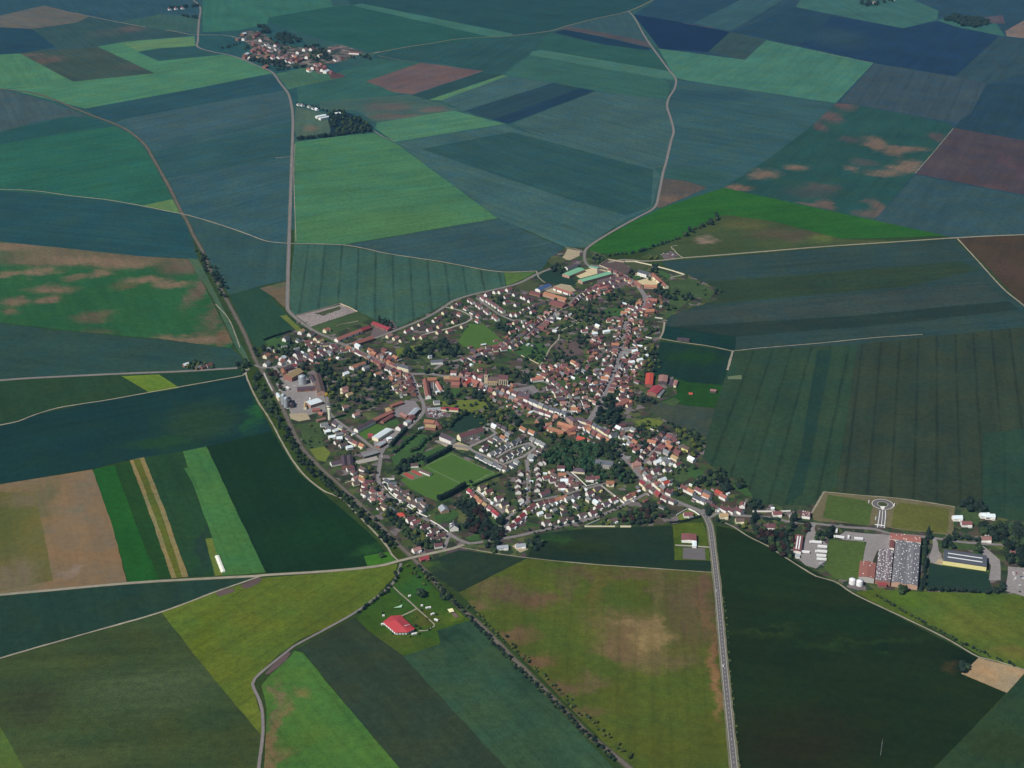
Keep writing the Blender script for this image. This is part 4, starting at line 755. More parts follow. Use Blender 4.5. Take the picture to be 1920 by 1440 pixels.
row('the estate street, lower side of south street', [(1014, 945, 'dark red'), (1025, 942, 'red'), (1035, 940, 'red'), (1045, 937, 'orange'), (1056, 934, 'orange'), (1066, 935, 'grey'), (1079, 930, 'purple brown'), (1106, 925, 'dark red'), (1120, 918, 'purple brown', 'yellow')], 'u', ['red'], ['white'], L=11, W=8, h=4.4, porch=True)
row('the wood, upper side of south street', [(1052, 877, 'dark red'), (1054, 891, 'orange'), (1058, 902, 'white'), (1054, 913, 'dark red'), (1077, 911, 'brown'), (1106, 898, 'dark red'), (1117, 897, 'red'), (1144, 906, 'orange', 'cream')], 'h', RB, ['white'], L=10.5, W=8.5, h=4.0, porch=True)
rec(1086, 882, gdir(1086, 882, 10, 1), 20, 13, 3.6, 3.8, 'purple brown', 'cream', 'large cream villa with a broad dark hipped roof below the wood', None, hip=True, chim=1)
row('the stone crossroads, north of the tree-lined road', [(1186, 930, 'orange'), (1178, 934, 'red', 'cream'), (1150, 937, 'red'), (1136, 945, 'purple brown'), (1121, 952, 'dark red'), (1111, 962, 'dark red'), (1091, 966, 'brown'), (1069, 975, 'brown'), (1054, 977, 'brown'), (1024, 980, 'brown')], 'u', RB, ['white'], L=10.5, W=8, h=4.0, porch=True)
rec(1149, 976, gdir(1149, 976, 10, -3), 13, 9, 4.0, 3.2, 'brown', 'white', 'white house inside the yellow walled garden beside the dark field', None, porch=True)
row('the water tower, field side of tower lane', [(629, 795, 'purple brown'), (617, 802, 'slate'), (640, 802, 'grey'), (647, 811, 'dark red'), (654, 821, 'purple brown'), (659, 827, 'brown'), (667, 831, 'red'), (679, 836, 'orange')], 'd', RB, ['white', 'cream'], L=10.5, W=7.5, porch=True)
row('the car park, rail side of stadium road', [(681, 880, 'brown'), (682, 891, 'brown', 'yellow'), (680, 900, 'orange'), (686, 911, 'red'), (685, 926, 'brown'), (700, 922, 'red'), (702, 931, 'brown'), (714, 940, 'red'), (722, 950, 'brown'), (737, 957, 'slate')], 'd', RB, ['white', 'white', 'cream'], L=10.5, W=8, h=3.8, porch=True)
row('the round red roof, rail side of stadium road', [(779, 980, 'red'), (770, 974, 'dark red'), (797, 988, 'dark red'), (814, 995, 'brown'), (815, 1011, 'brown'), (781, 1031, 'pink')], 'u', RB, ['white'], L=11.5, W=8, h=3.8, porch=True)
rec(752, 966, 0.3, 11, 11, 4.2, 4.0, 'bright red', 'cream', 'cream house with a bright red pyramid roof beside stadium road', None, hip=True, chim=1)
rec(795, 1047, gdir(795, 1047, 10, -3), 14, 8, 3.2, 2.8, 'crimson', 'brick', 'small crimson-roofed gatehouse at the level crossing', None, porch=True)
row('the bend by the pitch, inner side of stadium road', [(727, 903, 'slate'), (736, 914, 'brown'), (746, 925, 'brown'), (752, 935, 'brown'), (767, 942, 'brown'), (779, 946, 'brown'), (791, 955, 'brown')], 'd', RB, ['white'], L=10, W=8, h=3.8, porch=True)
rec(832, 955, gdir(832, 955, 6, 8), 16, 13, 4, 4.2, 'silver', 'pale brick', 'large villa with a silvery grey roof on the lawn above stadium road', None, chim=1)
rec(851, 988, gdir(851, 988, 2, 10), 14, 13, 5, 5.4, 'slate', 'white', 'ornate white villa with steep grey gables at the stadium road corner', None, chim=2, dormers=2)
rec(942, 1026, gdir(942, 1026, 10, -1), 17, 9, 3.2, 2.0, 'silver', 'white', 'modern grey-roofed bungalow with two white bays below the road', None, porch=True, chim=0)
rec(976, 1023, gdir(976, 1023, 10, -1), 15, 9, 3.2, 2.0, 'silver', 'white', 'modern grey-roofed bungalow with curved gravel drive beside the field', None, porch=True, chim=0)
row('the grassy fork, below the plain crossroads', [(1290, 965, 'red'), (1357, 967, 'tan'), (1387, 976, 'brown'), (1447, 986, 'dark red'), (1457, 963, 'red')], 'h', RB, ['white', 'cream'], L=13, W=9, h=3.6, porch=True)
row('the green, row under the eastern trees', [(1284, 916, 'red'), (1296, 922, 'orange'), (1311, 920, 'red'), (1327, 925, 'slate'), (1349, 925, 'bright red'), (1357, 932, 'brick red'), (1325, 931, 'orange')], 'd', ['red'], ['white', 'brick'], L=12, W=8, h=4.4)
row('the green, long white terrace on school road', [(1308, 935, 'slate'), (1318, 939, 'slate'), (1330, 945, 'purple brown'), (1342, 951, 'dark red'), (1356, 955, 'dark red'), (1371, 957, 'dark red'), (1386, 957.5, 'dark red')], 'd', ['slate'], ['white'], L=13.5, W=8.5, h=4.6, chim=1, jit=0.02)
rec(1392, 947, gdir(1392, 947, 2, -10), 12, 9, 4, 3, 'red', 'white', 'red-roofed house with white dormers behind the long white terrace', None, dormers=2)
row('the stone crossroads, east of the wide lane', [(1212, 896, 'red'), (1230, 909, 'orange'), (1248, 906, 'bright red'), (1242, 900, 'white'), (1229, 884, 'dark red'), (1251, 881, 'purple brown'), (1271, 871, 'red'), (1222, 862, 'red'), (1233, 866, 'white'), (1243, 862, 'grey'), (1250, 867, 'grey')], 'u', ['red'], ['white'], L=11, W=8, h=4.0, porch=True)
row('the field path, top of the eastern lane', [(1245, 821, 'slate'), (1256, 820, 'red'), (1265, 825, 'dark red'), (1254, 830, 'orange'), (1256, 838, 'orange'), (1242, 839, 'red'), (1229, 827, 'red'), (1287, 841, 'brown', 'yellow'), (1250, 848, 'grey', 'grey'), (1266, 859, 'cream' if False else 'tan', 'cream'), (1271, 848, 'red'), (1297, 861, 'white')], 'd', ['red'], ['white', 'brick'], L=12, W=8.5, h=4.2)
row('the wood, yard beside the curved lane', [(1191, 830, 'orange'), (1187, 837, 'red'), (1193, 845, 'red'), (1199, 838, 'brown'), (1182, 832, 'grey', 'white'), (1175, 822, 'grey'), (1184, 818, 'red'), (1188, 806, 'grey'), (1160, 803, 'white'), (1170, 812, 'brown')], 'd', ['red'], ['white', 'brick'], L=10, W=7, h=4)
row('the railway, gardens north of station street', [(500, 667, 'orange', 'cream'), (500, 682, 'grey', 'white'), (530, 672, 'white'), (528, 680, 'orange', 'white'), (546, 675, 'red', 'white'), (556, 664, 'purple brown', 'white'), (584, 655, 'brown', 'white'), (536, 635, 'slate', 'white'), (565, 622, 'tan', 'white'), (583, 626, 'brown', 'white'), (594, 634, 'red', 'cream'), (601, 640, 'tan', 'cream'), (612, 619, 'orange', 'cream')], 'U', ['red'], ['white'], L=12, W=8.5, h=4.6)
row('the cemetery, along the upper main street', [(621, 660, 'purple brown'), (633, 653, 'dark red'), (655, 654, 'orange'), (672, 649, 'white'), (696, 658, 'orange'), (701, 664, 'orange'), (722, 657, 'red'), (742, 671, 'orange'), (732, 672, 'red')], 'd', ['red'], ['white', 'brick'], L=13, W=8.5, h=4.6)
row('the silo gardens, below station street', [(665, 689, 'orange', 'white'), (686, 690, 'grey', 'white'), (648, 701, 'white'), (646, 729, 'pink', 'cream'), (646, 735, 'pink', 'cream'), (655, 740, 'tan', 'cream'), (647, 764, 'pink', 'white'), (708, 702, 'orange', 'white'), (668, 778, 'pink', 'white'), (741, 725, 'yellow' if False else 'tan', 'white')], 'u', ['red'], ['white'], L=11, W=8, h=4)

# ------------------------------------------------------------------ the old streets
OLD = ['red', 'red', 'dark red', 'orange', 'red', 'brown', 'dark red', 'pink', 'purple brown', 'dark red', 'grey']
BW = ['brick', 'brick', 'pale brick', 'white', 'white', 'white', 'cream', 'grey']
street_row('the cemetery, north side of the main street', 'cemetery street', .075, .19, -1, 5, 9, OLD, ['white', 'pale brick', 'brick'], perp=.1)
street_row('the cemetery, south side of the main street', 'cemetery street', .03, .2, 1, 5, 13, OLD, ['white', 'pale brick', 'brick'], perp=.1)
street_row('the town hall, north side of the high street', 'cemetery street', .29, .455, -1, 4, 12, ['orange', 'red', 'red', 'dark red'], BW, perp=.3)
street_row('the orange school, south side of the high street', 'cemetery street', .33, .56, 1, 4, 17, OLD, BW, perp=.15)
street_row('the market square, white north side of high street', 'cemetery street', .475, .595, -1, 3.5, 9, ['slate', 'slate', 'grey', 'dark red'], ['white', 'white', 'cream'], h=6, perp=0)
street_row('the market square, south side of high street', 'cemetery street', .565, .66, 1, 4, 8, ['purple brown', 'slate', 'grey', 'orange'], BW, perp=.2)
street_row('the pillared house, lower high street, north side', 'cemetery street', .605, .70, -1, 4, 8, ['slate', 'dark red', 'grey', 'purple brown'], ['white', 'pale brick', 'cream'], perp=.1)
street_row('the orange courtyard, lower high street, south side', 'cemetery street', .665, .71, 1, 4, 4, ['red', 'orange'], ['white', 'brick'], perp=.1)
street_row('the curved lane, row down to the crossroads', 'cemetery street', .80, .93, -1, 5, 7, OLD, BW, perp=.2)
street_row('the crossroads, lower side towards the green', 'cemetery street', .865, .95, 1, 5, 6, ['red', 'red', 'crimson', 'brown'], BW, perp=.2)
street_row('the school, west side of stadium road', 'stadium road', .01, .10, 1, 4, 6, ['dark red', 'brown', 'red', 'purple brown'], BW, perp=.3)
street_row('the green barns, east side of the long street', 'long street', .26, .84, -1, 4.5, 34 if False else 30, OLD, BW, perp=.45, h=4)
street_row('the manor bend, west side of the long street', 'long street', .30, .86, 1, 5, 30, ['red', 'dark red', 'purple brown', 'red', 'brown', 'orange'], BW, perp=.4, h=4)
street_row('the green barns, south of the top street', 'long street', .06, .2, 1, 4, 7, ['red', 'dark red', 'red', 'orange'], BW, perp=.2, h=3.6)
street_row('the town hall trees, north side of the diagonal street', 'diagonal street', .16, .62, -1, 4, 20, OLD, BW, perp=.3, h=4)
street_row('the town hall trees, south side of the diagonal street', 'diagonal street', .10, .60, 1, 4, 21, OLD, BW, perp=.3, h=4)
street_row('the orange farm, far end of the diagonal street', 'diagonal street', .66, .97, 1, 4, 12, ['dark red', 'red', 'purple brown', 'red'], BW, perp=.3, h=3.8)
street_row('the church side, right of the back lane', 'back lane', .08, .95, -1, 3.5, 11, OLD, BW, perp=.3, h=4)
street_row('the church side, left of the back lane', 'back lane', .3, .85, 1, 3.5, 6, OLD, BW, perp=.3, h=4)
street_row('the back lane, upper side of the hill lane', 'hill lane', .02, .98, -1, 3.5, 7, OLD, BW, perp=.3, h=3.6)
street_row('the back lane, lower side of the hill lane', 'hill lane', .2, .98, 1, 3.5, 5, OLD, BW, perp=.3, h=3.6)
street_row('the crossroads, north side of the east lane', 'east lane', .15, .95, -1, 4, 7, OLD, BW, perp=.3)
street_row('the crossroads, south side of the east lane', 'east lane', .2, .95, 1, 4, 6, OLD, BW, perp=.3)
street_row('the railway, upper side of station street', 'station street', .3, .95, -1, 4, 8, ['red', 'brown', 'dark red', 'slate'], ['white', 'brick', 'white'], perp=.3)
street_row('the railway, lower side of station street', 'station street', .42, .95, 1, 4, 8, ['red', 'brown', 'dark red', 'grey'], ['white', 'brick', 'white'], perp=.3)

# groups of backyard houses without a street of their own
def cluster(where, poly, n, roofs, walls, group, L=10, W=7, h=3.6):
    xs = [p[0] for p in poly]; ys = [p[1] for p in poly]; got = []; tries = 0
    while len(got) < n and tries < 4000:
        tries += 1
        x, y = random.uniform(min(xs), max(xs)), random.uniform(min(ys), max(ys))
        if not inside(x, y, poly): continue
        p = P(x, y)
        if excluded(p) or any((p - q).length < 13 for q in got) or any((p - hh['pos']).length < 11 for hh in HOUSES): continue
        got.append(p)
    got.sort(key=lambda p: p.x)
    for i, p in enumerate(got):
        rf, wl = pick(roofs), pick(walls); LL, WW = L * random.uniform(.75, 1.3), W * random.uniform(.85, 1.1); p.z = -0.1
        HOUSES.append(dict(pos=p, rz=random.choice((0.45, -0.9, 0.3, 0.7)) + random.uniform(-.1, .1), L=LL, W=WW, h=h, rh=2.8, roof=rf, wall=wl, label=name_it(f'{rf}-roofed', wl, f'house, {ORD[i]} from left among the {where}'), group=group, size=math.sqrt(LL * WW) / (p - cam.location).length, k={}))
cluster('houses packed behind the long street, west side', [(1108, 640), (1140, 625), (1148, 650), (1138, 690), (1122, 720), (1105, 730), (1100, 690)], 24, OLD, BW, 'houses behind the long street, west side')
cluster('houses packed behind the long street, east side', [(1180, 600), (1205, 605), (1200, 640), (1190, 680), (1200, 720), (1190, 745), (1160, 745), (1172, 690)], 22, OLD, BW, 'houses behind the long street, east side')
cluster('houses packed round the church', [(850, 700), (905, 690), (912, 720), (905, 735), (870, 728), (848, 715)], 11, ['red', 'orange', 'red', 'dark red'], BW, 'houses round the church')
cluster('houses above the long street foot', [(1040, 735), (1100, 715), (1125, 735), (1120, 760), (1085, 775), (1050, 762)], 18, OLD, BW, 'houses above the long street foot')
cluster('houses south of the chemist row on high street', [(1010, 790), (1050, 800), (1080, 815), (1060, 820), (1020, 806), (1000, 795)], 7, ['orange', 'orange', 'red'], BW, 'houses south of the high street', L=13)
cluster('houses on the bend above the diagonal street', [(1090, 560), (1125, 545), (1160, 535), (1150, 548), (1110, 560), (1095, 570)], 9, ['red', 'dark red', 'red'], BW, 'houses above the diagonal street bend')
cluster('houses between stadium road and the silo gardens', [(735, 695), (765, 705), (775, 730), (775, 745), (745, 740), (735, 715)], 10, ['brown', 'red', 'orange', 'dark red'], BW, 'houses beside the silo gardens')
cluster('houses on the bank east of the eastern lane', [(1160, 800), (1195, 805), (1215, 825), (1195, 832), (1165, 822)], 9, ['red', 'grey', 'brown', 'dark red'], ['white', 'brick'], 'houses on the eastern bank')
cluster('houses packed below the red barns', [(1160, 745), (1185, 742), (1180, 765), (1160, 770)], 6, ['orange', 'red', 'dark red'], BW, 'houses below the red barns', L=13)
for wh, poly, n, rf in (('white houses behind stadium road, rail side', [(658, 880), (690, 905), (722, 938), (705, 946), (672, 915), (652, 890)], 11, ['brown', 'dark red', 'pink']), ('white houses behind the grassy fork', [(768, 985), (830, 1008), (822, 1028), (780, 1002)], 5, ['brown', 'dark red']),
        ('white houses between villa lane and estate street', [(1028, 882), (1075, 900), (1098, 916), (1060, 922), (1022, 905)], 10, ['dark red', 'brown', 'red']), ('white garden houses behind south street', [(1005, 955), (1050, 948), (1112, 938), (1124, 945), (1060, 965), (1016, 975)], 9, ['grey', 'brown', 'white']),
        ('small white houses in the tower lane plots', [(606, 795), (640, 815), (662, 842), (640, 844), (610, 815)], 9, ['grey', 'white', 'brown']), ('white houses above station street', [(556, 640), (600, 645), (650, 660), (640, 668), (580, 662)], 10, ['brown', 'slate', 'red']), ('white houses of the railway gardens', [(500, 645), (560, 655), (560, 668), (505, 664)], 4, ['grey', 'brown']),
        ('white houses south of the upper estate', [(950, 610), (1000, 600), (1005, 625), (960, 640)], 7, ['red', 'dark red', 'grey']), ('pale houses west of the long street top', [(1085, 612), (1140, 600), (1150, 620), (1105, 650)], 10, ['red', 'brown', 'white']), ('pale houses above the hill lane', [(1010, 690), (1080, 680), (1100, 700), (1040, 710)], 10, ['red', 'grey', 'orange']),
        ('pale houses east of the long street', [(1185, 640), (1218, 640), (1212, 690), (1180, 690)], 9, ['red', 'white', 'brown']), ('white houses inside the bend of stadium road', [(728, 905), (760, 925), (800, 945), (805, 958), (770, 940), (735, 918)], 7, ['brown', 'slate'])):
    cluster(wh, poly, n, rf, ['white', 'white', 'cream'], wh, L=11, W=8, h=4)
# far hamlet
row('the top of the far hamlet', [(457, 64, 'white'), (447, 73, 'grey'), (458, 73, 'grey'), (483, 64, 'red'), (478, 68, 'red'), (490, 75, 'brown'), (488, 87, 'grey'), (518, 85, 'red'), (462, 102, 'white'), (460, 107, 'red'), (470, 108, 'brown'), (488, 98, 'brown'), (500, 105, 'tan'), (515, 104, 'slate'), (498, 125, 'orange'), (538, 114, 'red'), (548, 112, 'red'), (558, 114, 'red'), (565, 111, 'pink'), (577, 107, 'orange'), (560, 98, 'red'), (572, 93, 'pink'), (585, 92, 'red'), (600, 104, 'tan'), (588, 127, 'brick red'), (598, 128, 'red'), (606, 131, 'red'), (612, 134, 'white')], 'u', ['red'], ['white', 'brick'], L=24, W=13, h=6, rh=4.5, group='houses of the far hamlet')
row('the bottom of the far hamlet', [(530, 112, 'red'), (524, 107, 'brown'), (507, 95, 'brown'), (496, 94, 'red'), (480, 92, 'brown'), (476, 83, 'red'), (500, 83, 'purple brown'), (508, 88, 'slate'), (526, 97, 'slate'), (540, 103, 'purple brown'), (552, 104, 'red'), (622, 136, 'red'), (610, 126, 'red'), (640, 108, 'purple brown'), (630, 112, 'purple brown'), (580, 132, 'orange'), (494, 88, 'grey'), (502, 98, 'red'), (512, 108, 'red'), (519, 92, 'purple brown'), (533, 108, 'red'), (484, 110, 'tan'), (474, 96, 'red'), (546, 116, 'red'), (555, 108, 'orange'), (594, 122, 'red'), (602, 122, 'brick red')], 'd', ['red'], ['brick', 'white'], L=27, W=13, h=5.5, rh=4.5, group='houses of the far hamlet')
row('the road, beside the walled plantation', [(560, 196, 'grey'), (567, 197, 'grey'), (580, 200, 'grey'), (588, 203, 'slate'), (594, 205, 'white')], 'd', ['grey'], ['white'], L=17, W=9, group='houses by the walled plantation')
row('the far skyline, above the wide plain', [(330, 16, 'red'), (318, 17, 'brown'), (342, 15, 'red'), (1632, 3, 'red'), (1640, 5, 'orange'), (1674, -1, 'white')], 'd', ['red'], ['white'], L=22, W=11, h=5, rh=4, group='houses on the far skyline')
row('the lone farm, beside the west road', [(349, 684, 'white'), (382, 688, 'brown'), (374, 690, 'grey'), (392, 685, 'red')], 'u', ['grey'], ['white', 'brick'], L=11, W=7, group='sheds of the lone farm')
row('the right edge, under the far tall trees', [(1812, 982, 'red'), (1849, 1012, 'pink'), (1903, 1038, 'red'), (1846, 966, 'white'), (1856, 968, 'white'), (1795, 971, 'white')], 'h', ['red'], ['white'], L=15, W=9, h=4, porch=True, group='houses at the far right')

# nothing stands on a carriageway: push what would back from the kerb
LP = [(q, 4.4 if k in ('long street', 'cemetery street', 'east lane') else 3.2) for k in LANE for q in LANE[k] if abs(q.x) < 900 and abs(q.y) < 900]
LANE_GRID = {}
for q, hw in LP: LANE_GRID.setdefault((int(q.x // 30), int(q.y // 30)), []).append((q, hw))
def push(p, need):
    for _ in range(4):
        gx, gy = int(p.x // 30), int(p.y // 30)
        near = [(math.hypot(p.x - q.x, p.y - q.y) - hw, q) for ix in (-1, 0, 1) for iy in (-1, 0, 1) for q, hw in LANE_GRID.get((gx + ix, gy + iy), ())]
        if not near: return p
        d_, q = min(near, key=lambda t: t[0])
        if d_ >= need: return p
        v = Vector((p.x - q.x, p.y - q.y, 0)); v = v.normalized() if v.length > .1 else Vector((1, 0, 0))
        p = p + v * (need - d_ + .2)
    return p
for d_ in HOUSES: d_['pos'] = push(d_['pos'], d_['W'] / 2 + .8)
SHEDS = [(push(t[0], t[3] / 2 + 1),) + t[1:] for t in SHEDS]
HOUSES.sort(key=lambda d: -d['size'])
seen_lab = {}
for d_ in HOUSES[:298]:
    lb = d_['label']
    house('house', d_['pos'], d_['rz'], d_['L'], d_['W'], d_['h'], d_['rh'], d_['roof'], d_['wall'], lb, group=d_['group'], **d_['k'])
rest = HOUSES[298:]
if rest:
    bm = bmesh.new(); rk = list(RM); wk = list(WM)
    for d_ in rest:
        b2 = bmesh.new()
        walls_bm(b2, d_['L'], d_['W'], d_['h'], d_['rh'], len(rk) + wk.index(d_['wall'])); roof_bm(b2, d_['L'], d_['W'], d_['h'], d_['rh'], mi=rk.index(d_['roof']))
        chimney_bm(b2, d_['L'], d_['W'], d_['h'], d_['rh'], random.choice((-1, 1)), len(rk) + wk.index('brick'))
        fix(b2); b2.transform(Matrix.Translation(d_['pos']) @ Matrix.Rotation(d_['rz'], 4, 'Z'))
        t_ = bpy.data.meshes.new('t'); b2.to_mesh(t_); b2.free(); bm.from_mesh(t_); bpy.data.meshes.remove(t_)
    o = obj('houses', bm, [RM[k] for k in rk] + [WM[k] for k in wk])
    tag(o, 'smaller far houses with red and brown roofs packed along the old streets', 'houses', kind='stuff')
SHEDS.sort(key=lambda t: (t[0] - cam.location).length / math.sqrt(t[2] * t[3]))
used = set()
for p, rz, L, W, rf, wl, lab, q in SHEDS[:300]:
    key = (lab)
    label = name_it(f'{rf}-roofed', wl, f'shed {lab}' if key not in used else f'far shed {lab}')
    used.add(key)
    house('shed', p, rz, L, W, 2.5, 1.4, rf, wl, label, 'shed', 'sheds in the back yards', chim=0)
# ------------------------------------------------------------------ landmark buildings
def simple(name, col, rough=0.7, metal=0.0):
    m, nt, b = mat_new(name); b.inputs['Roughness'].default_value = rough; b.inputs['Metallic'].default_value = metal
    pos = position(nt)
    nt.links.new(scalecol(nt, col, bounce(nt, noise(nt, pos, 0.6, 4).outputs[0], .75, 1.25)), b.inputs['Base Color'])
    return m
METAL = simple('galvanised_steel', (.42, .46, .50), .45, .3); CONC = simple('pale_concrete', (.68, .67, .52)); DARKM = simple('dark_cap', (.10, .10, .11)); SKYL = simple('white_rooflight', (.82, .84, .84), .4)
STEELW = simple('white_steel', (.80, .81, .82), .45); TYRE = simple('tyre_rubber', (.02, .02, .02), .9); WOOD = simple('weathered_wood', (.12, .09, .065))
BAND = simple('yellow_panels', (.80, .72, .33), .6); PANE = gl

def windows(parent, L, W, h, n, rows=1, z0=1.0, wh=1.5, ww=1.0, side=-1, x0=None, x1=None):
    a = -L / 2 if x0 is None else x0; b_ = L / 2 if x1 is None else x1
    for r_ in range(rows):
        for k in range(n):
            x = a + (k + 0.5) / n * (b_ - a); z = z0 + r_ * 2.7
            bm = bmesh.new(); y = side * W / 2
            box(bm, x - ww / 2, x + ww / 2, min(y, y + side * 0.08), max(y, y + side * 0.08), z, z + wh)
            obj('window', fix(bm), PANE, parent)

def barn(name, label, cat, a, b, W, h, rh, roof, wall, hip=False, sky=0, win=0, rows=1, group=None, ends=None, chim=0, doors=0):
    """long building whose ridge runs over the two picture points"""
    z = h + rh
    A, B = PZ(a[0], a[1], z), PZ(b[0], b[1], z); c = (A + B) / 2; d = B - A; L = d.length
    e = empty(name, (c.x, c.y, -0.1), math.atan2(d.y, d.x)); tag(e, label, cat, group)
    bm = bmesh.new()
    if hip: box(bm, -L / 2, L / 2, -W / 2, W / 2, -0.9, h)
    else: walls_bm(bm, L, W, h, rh)
    obj('wall', fix(bm), WM[wall], e)
    bm = bmesh.new(); (hip_bm if hip else roof_bm)(bm, L, W, h, rh)
    r = obj('roof', fix(bm), RM[roof], e)
    k = rh / (W / 2)
    for i in range(sky):
        bm = bmesh.new(); x = (i // 2 + 0.5) / max(1, sky // 2) * L - L / 2; s = (-1, 1)[i % 2]; y = s * W * 0.25
        box(bm, x - 1.2, x + 1.2, y - 0.8, y + 0.8, h + rh / 2 + 0.2, h + rh / 2 + 0.75)
        obj('skylight', fix(bm), SKYL, r)
    for i in range(chim):
        bm = bmesh.new(); chimney_bm(bm, L, W, h, rh, (-1, 1)[i % 2]); obj('chimney', fix(bm), WM['brick'], r)
    s = -1 if math.sin(math.atan2(d.y, d.x) + math.pi / 2) > 0 else 1       # the long side that faces the viewer
    if win: windows(e, L, W, h, win, rows, side=s)
    for i in range(doors):
        bm = bmesh.new(); x = (i + 0.5) / doors * L - L / 2; y = s * W / 2
        box(bm, x - 2.0, x + 2.0, min(y, y + s * .1), max(y, y + s * .1), 0, min(h - .4, 4))
        obj('door', fix(bm), DARKM, e)
    return e

def hall(name, label, cat, TL, TR, BR, BL, h, rh, bays, roof, wall, dots=0, strips=0, mouth=None):
    """big shed given by the picture points of its four eaves corners; bays side by side, ridges running TL to BL"""
    q = [PZ(*p, h) for p in (TL, TR, BR, BL)]
    c = sum(q, Vector()) / 4; d = ((q[3] - q[0]) + (q[2] - q[1])) / 2; L = d.length
    W = (((q[1] - q[0]) + (q[2] - q[3])) / 2); dn = d.normalized(); W = abs(W.x * -dn.y + W.y * dn.x)
    e = empty(name, (c.x, c.y, -0.1), math.atan2(d.y, d.x)); tag(e, label, cat)
    bm = bmesh.new(); rb_ = bmesh.new(); bw = W / bays
    for k in range(bays):
        oy = -W / 2 + (k + .5) * bw
        w2 = bmesh.new(); walls_bm(w2, L, bw - (0.02 if bays > 1 else 0), h, rh); r2 = bmesh.new(); roof_bm(r2, L, bw - 0.02, h, rh, o=0.0 if bays > 1 else .4)
        for src, dst in ((w2, bm), (r2, rb_)):
            bmesh.ops.translate(src, vec=(0, oy, 0), verts=src.verts); t_ = bpy.data.meshes.new('t'); src.to_mesh(t_); src.free(); dst.from_mesh(t_); bpy.data.meshes.remove(t_)
    obj('wall', fix(bm), WM[wall], e); r = obj('roof', fix(rb_), RM[roof], e)
    rn = random.Random(len(label))
    for i in range(dots):
        k = i % (2 * bays); x = ((i // (2 * bays)) + 0.5 + rn.uniform(-.9, .9)) / math.ceil(dots / (2 * bays)) * L - L / 2; y = -W / 2 + (k + .5) * bw / 2 + rn.uniform(-1, 1) * bw / 4.6
        x = max(-L / 2 + 2, min(L / 2 - 2, x)); s = rn.uniform(.4, .75); zz = h + rh * (1 - abs(((y + W / 2) % bw) - bw / 2) / (bw / 2))
        b2 = bmesh.new(); box(b2, x - s, x + s, y - s, y + s, zz + .1, zz + .85); obj('skylight', fix(b2), SKYL, r)
    for i in range(strips):
        y = -W / 2 + (i + 1) / (strips + 1) * W; zz = h + rh * (1 - abs(((y + W / 2) % bw) - bw / 2) / (bw / 2))
        b2 = bmesh.new(); box(b2, -L * .4, L * .4, y - .9, y + .9, zz + .05, zz + .7); obj('rooflight_strip', fix(b2), SKYL, r)
    return e, L, W

def lathe(bm, prof, seg=32, mi=0):
    rings = [[bm.verts.new((r * math.cos(k * math.tau / seg), r * math.sin(k * math.tau / seg), z)) for k in range(seg)] for r, z in prof]
    for a, b in zip(rings, rings[1:]):
        for k in range(seg): bm.faces.new((a[k], a[(k + 1) % seg], b[(k + 1) % seg], b[k])).smooth = seg > 12
    bm.faces.new(list(reversed(rings[0]))); bm.faces.new(rings[-1])
    return bm

# water tower
e = empty('water_tower', P(618.5, 787, -0.1)); tag(e, 'tall pale concrete water tower with a flared top beside tower lane', 'water tower')
obj('shaft', fix(lathe(bmesh.new(), [(3.6, -.8), (3.1, 3), (2.9, 12), (3.1, 20), (3.7, 24.5)])), CONC, e)
obj('tank', fix(lathe(bmesh.new(), [(3.7, 24.5), (4.6, 27.5), (4.8, 29.5)])), CONC, e)
obj('cap', fix(lathe(bmesh.new(), [(5.0, 29.5), (5.0, 30.3), (3.4, 31.4), (0.5, 31.8)])), DARKM, e)
def silo(x, y, r, h, label, cone=2.0, group=None, mat=None, name='silo'):
    e = empty(name, P(x, y, -0.1)); tag(e, label, name.replace('_', ' '), group)
    bm = bmesh.new(); n = int(h / 1.2); lathe(bm, [(r + (0.10 if k % 2 else 0), -.8 + (h + .8) * k / n) for k in range(n + 1)], 40); obj('shell', fix(bm), mat or METAL, e)
    obj('cone_roof', fix(lathe(bmesh.new(), [(r + .25, h), (r * .5, h + cone * .6), (.7, h + cone), (.6, h + cone + .7)], 40)), mat or METAL, e)
    bm = bmesh.new(); box(bm, -r - .5, -r - .2, -.4, .4, 0, h); obj('ladder', fix(bm), DARKM, e)
silo(567.5, 719, 7.6, 15.5, 'broad round galvanised grain silo in the middle of the silo yard')
silo(532, 757, 4.6, 18, 'back one of the two slim grey silos by the railway', group='twin silos by the railway')
silo(537, 763, 4.6, 18, 'front one of the two slim grey silos by the railway', group='twin silos by the railway')
silo(1598, 1094, 5.0, 7.5, 'left white tank beside the orange-roofed factory hall', .8, 'white tanks behind the factory', STEELW, 'storage_tank')
silo(1611.5, 1097, 5.0, 7.5, 'right white tank beside the orange-roofed factory hall', .8, 'white tanks behind the factory', STEELW, 'storage_tank')
silo(582, 752, 2.2, 6, 'small white tank beside the white-roofed hall', .5, None, STEELW, 'storage_tank')
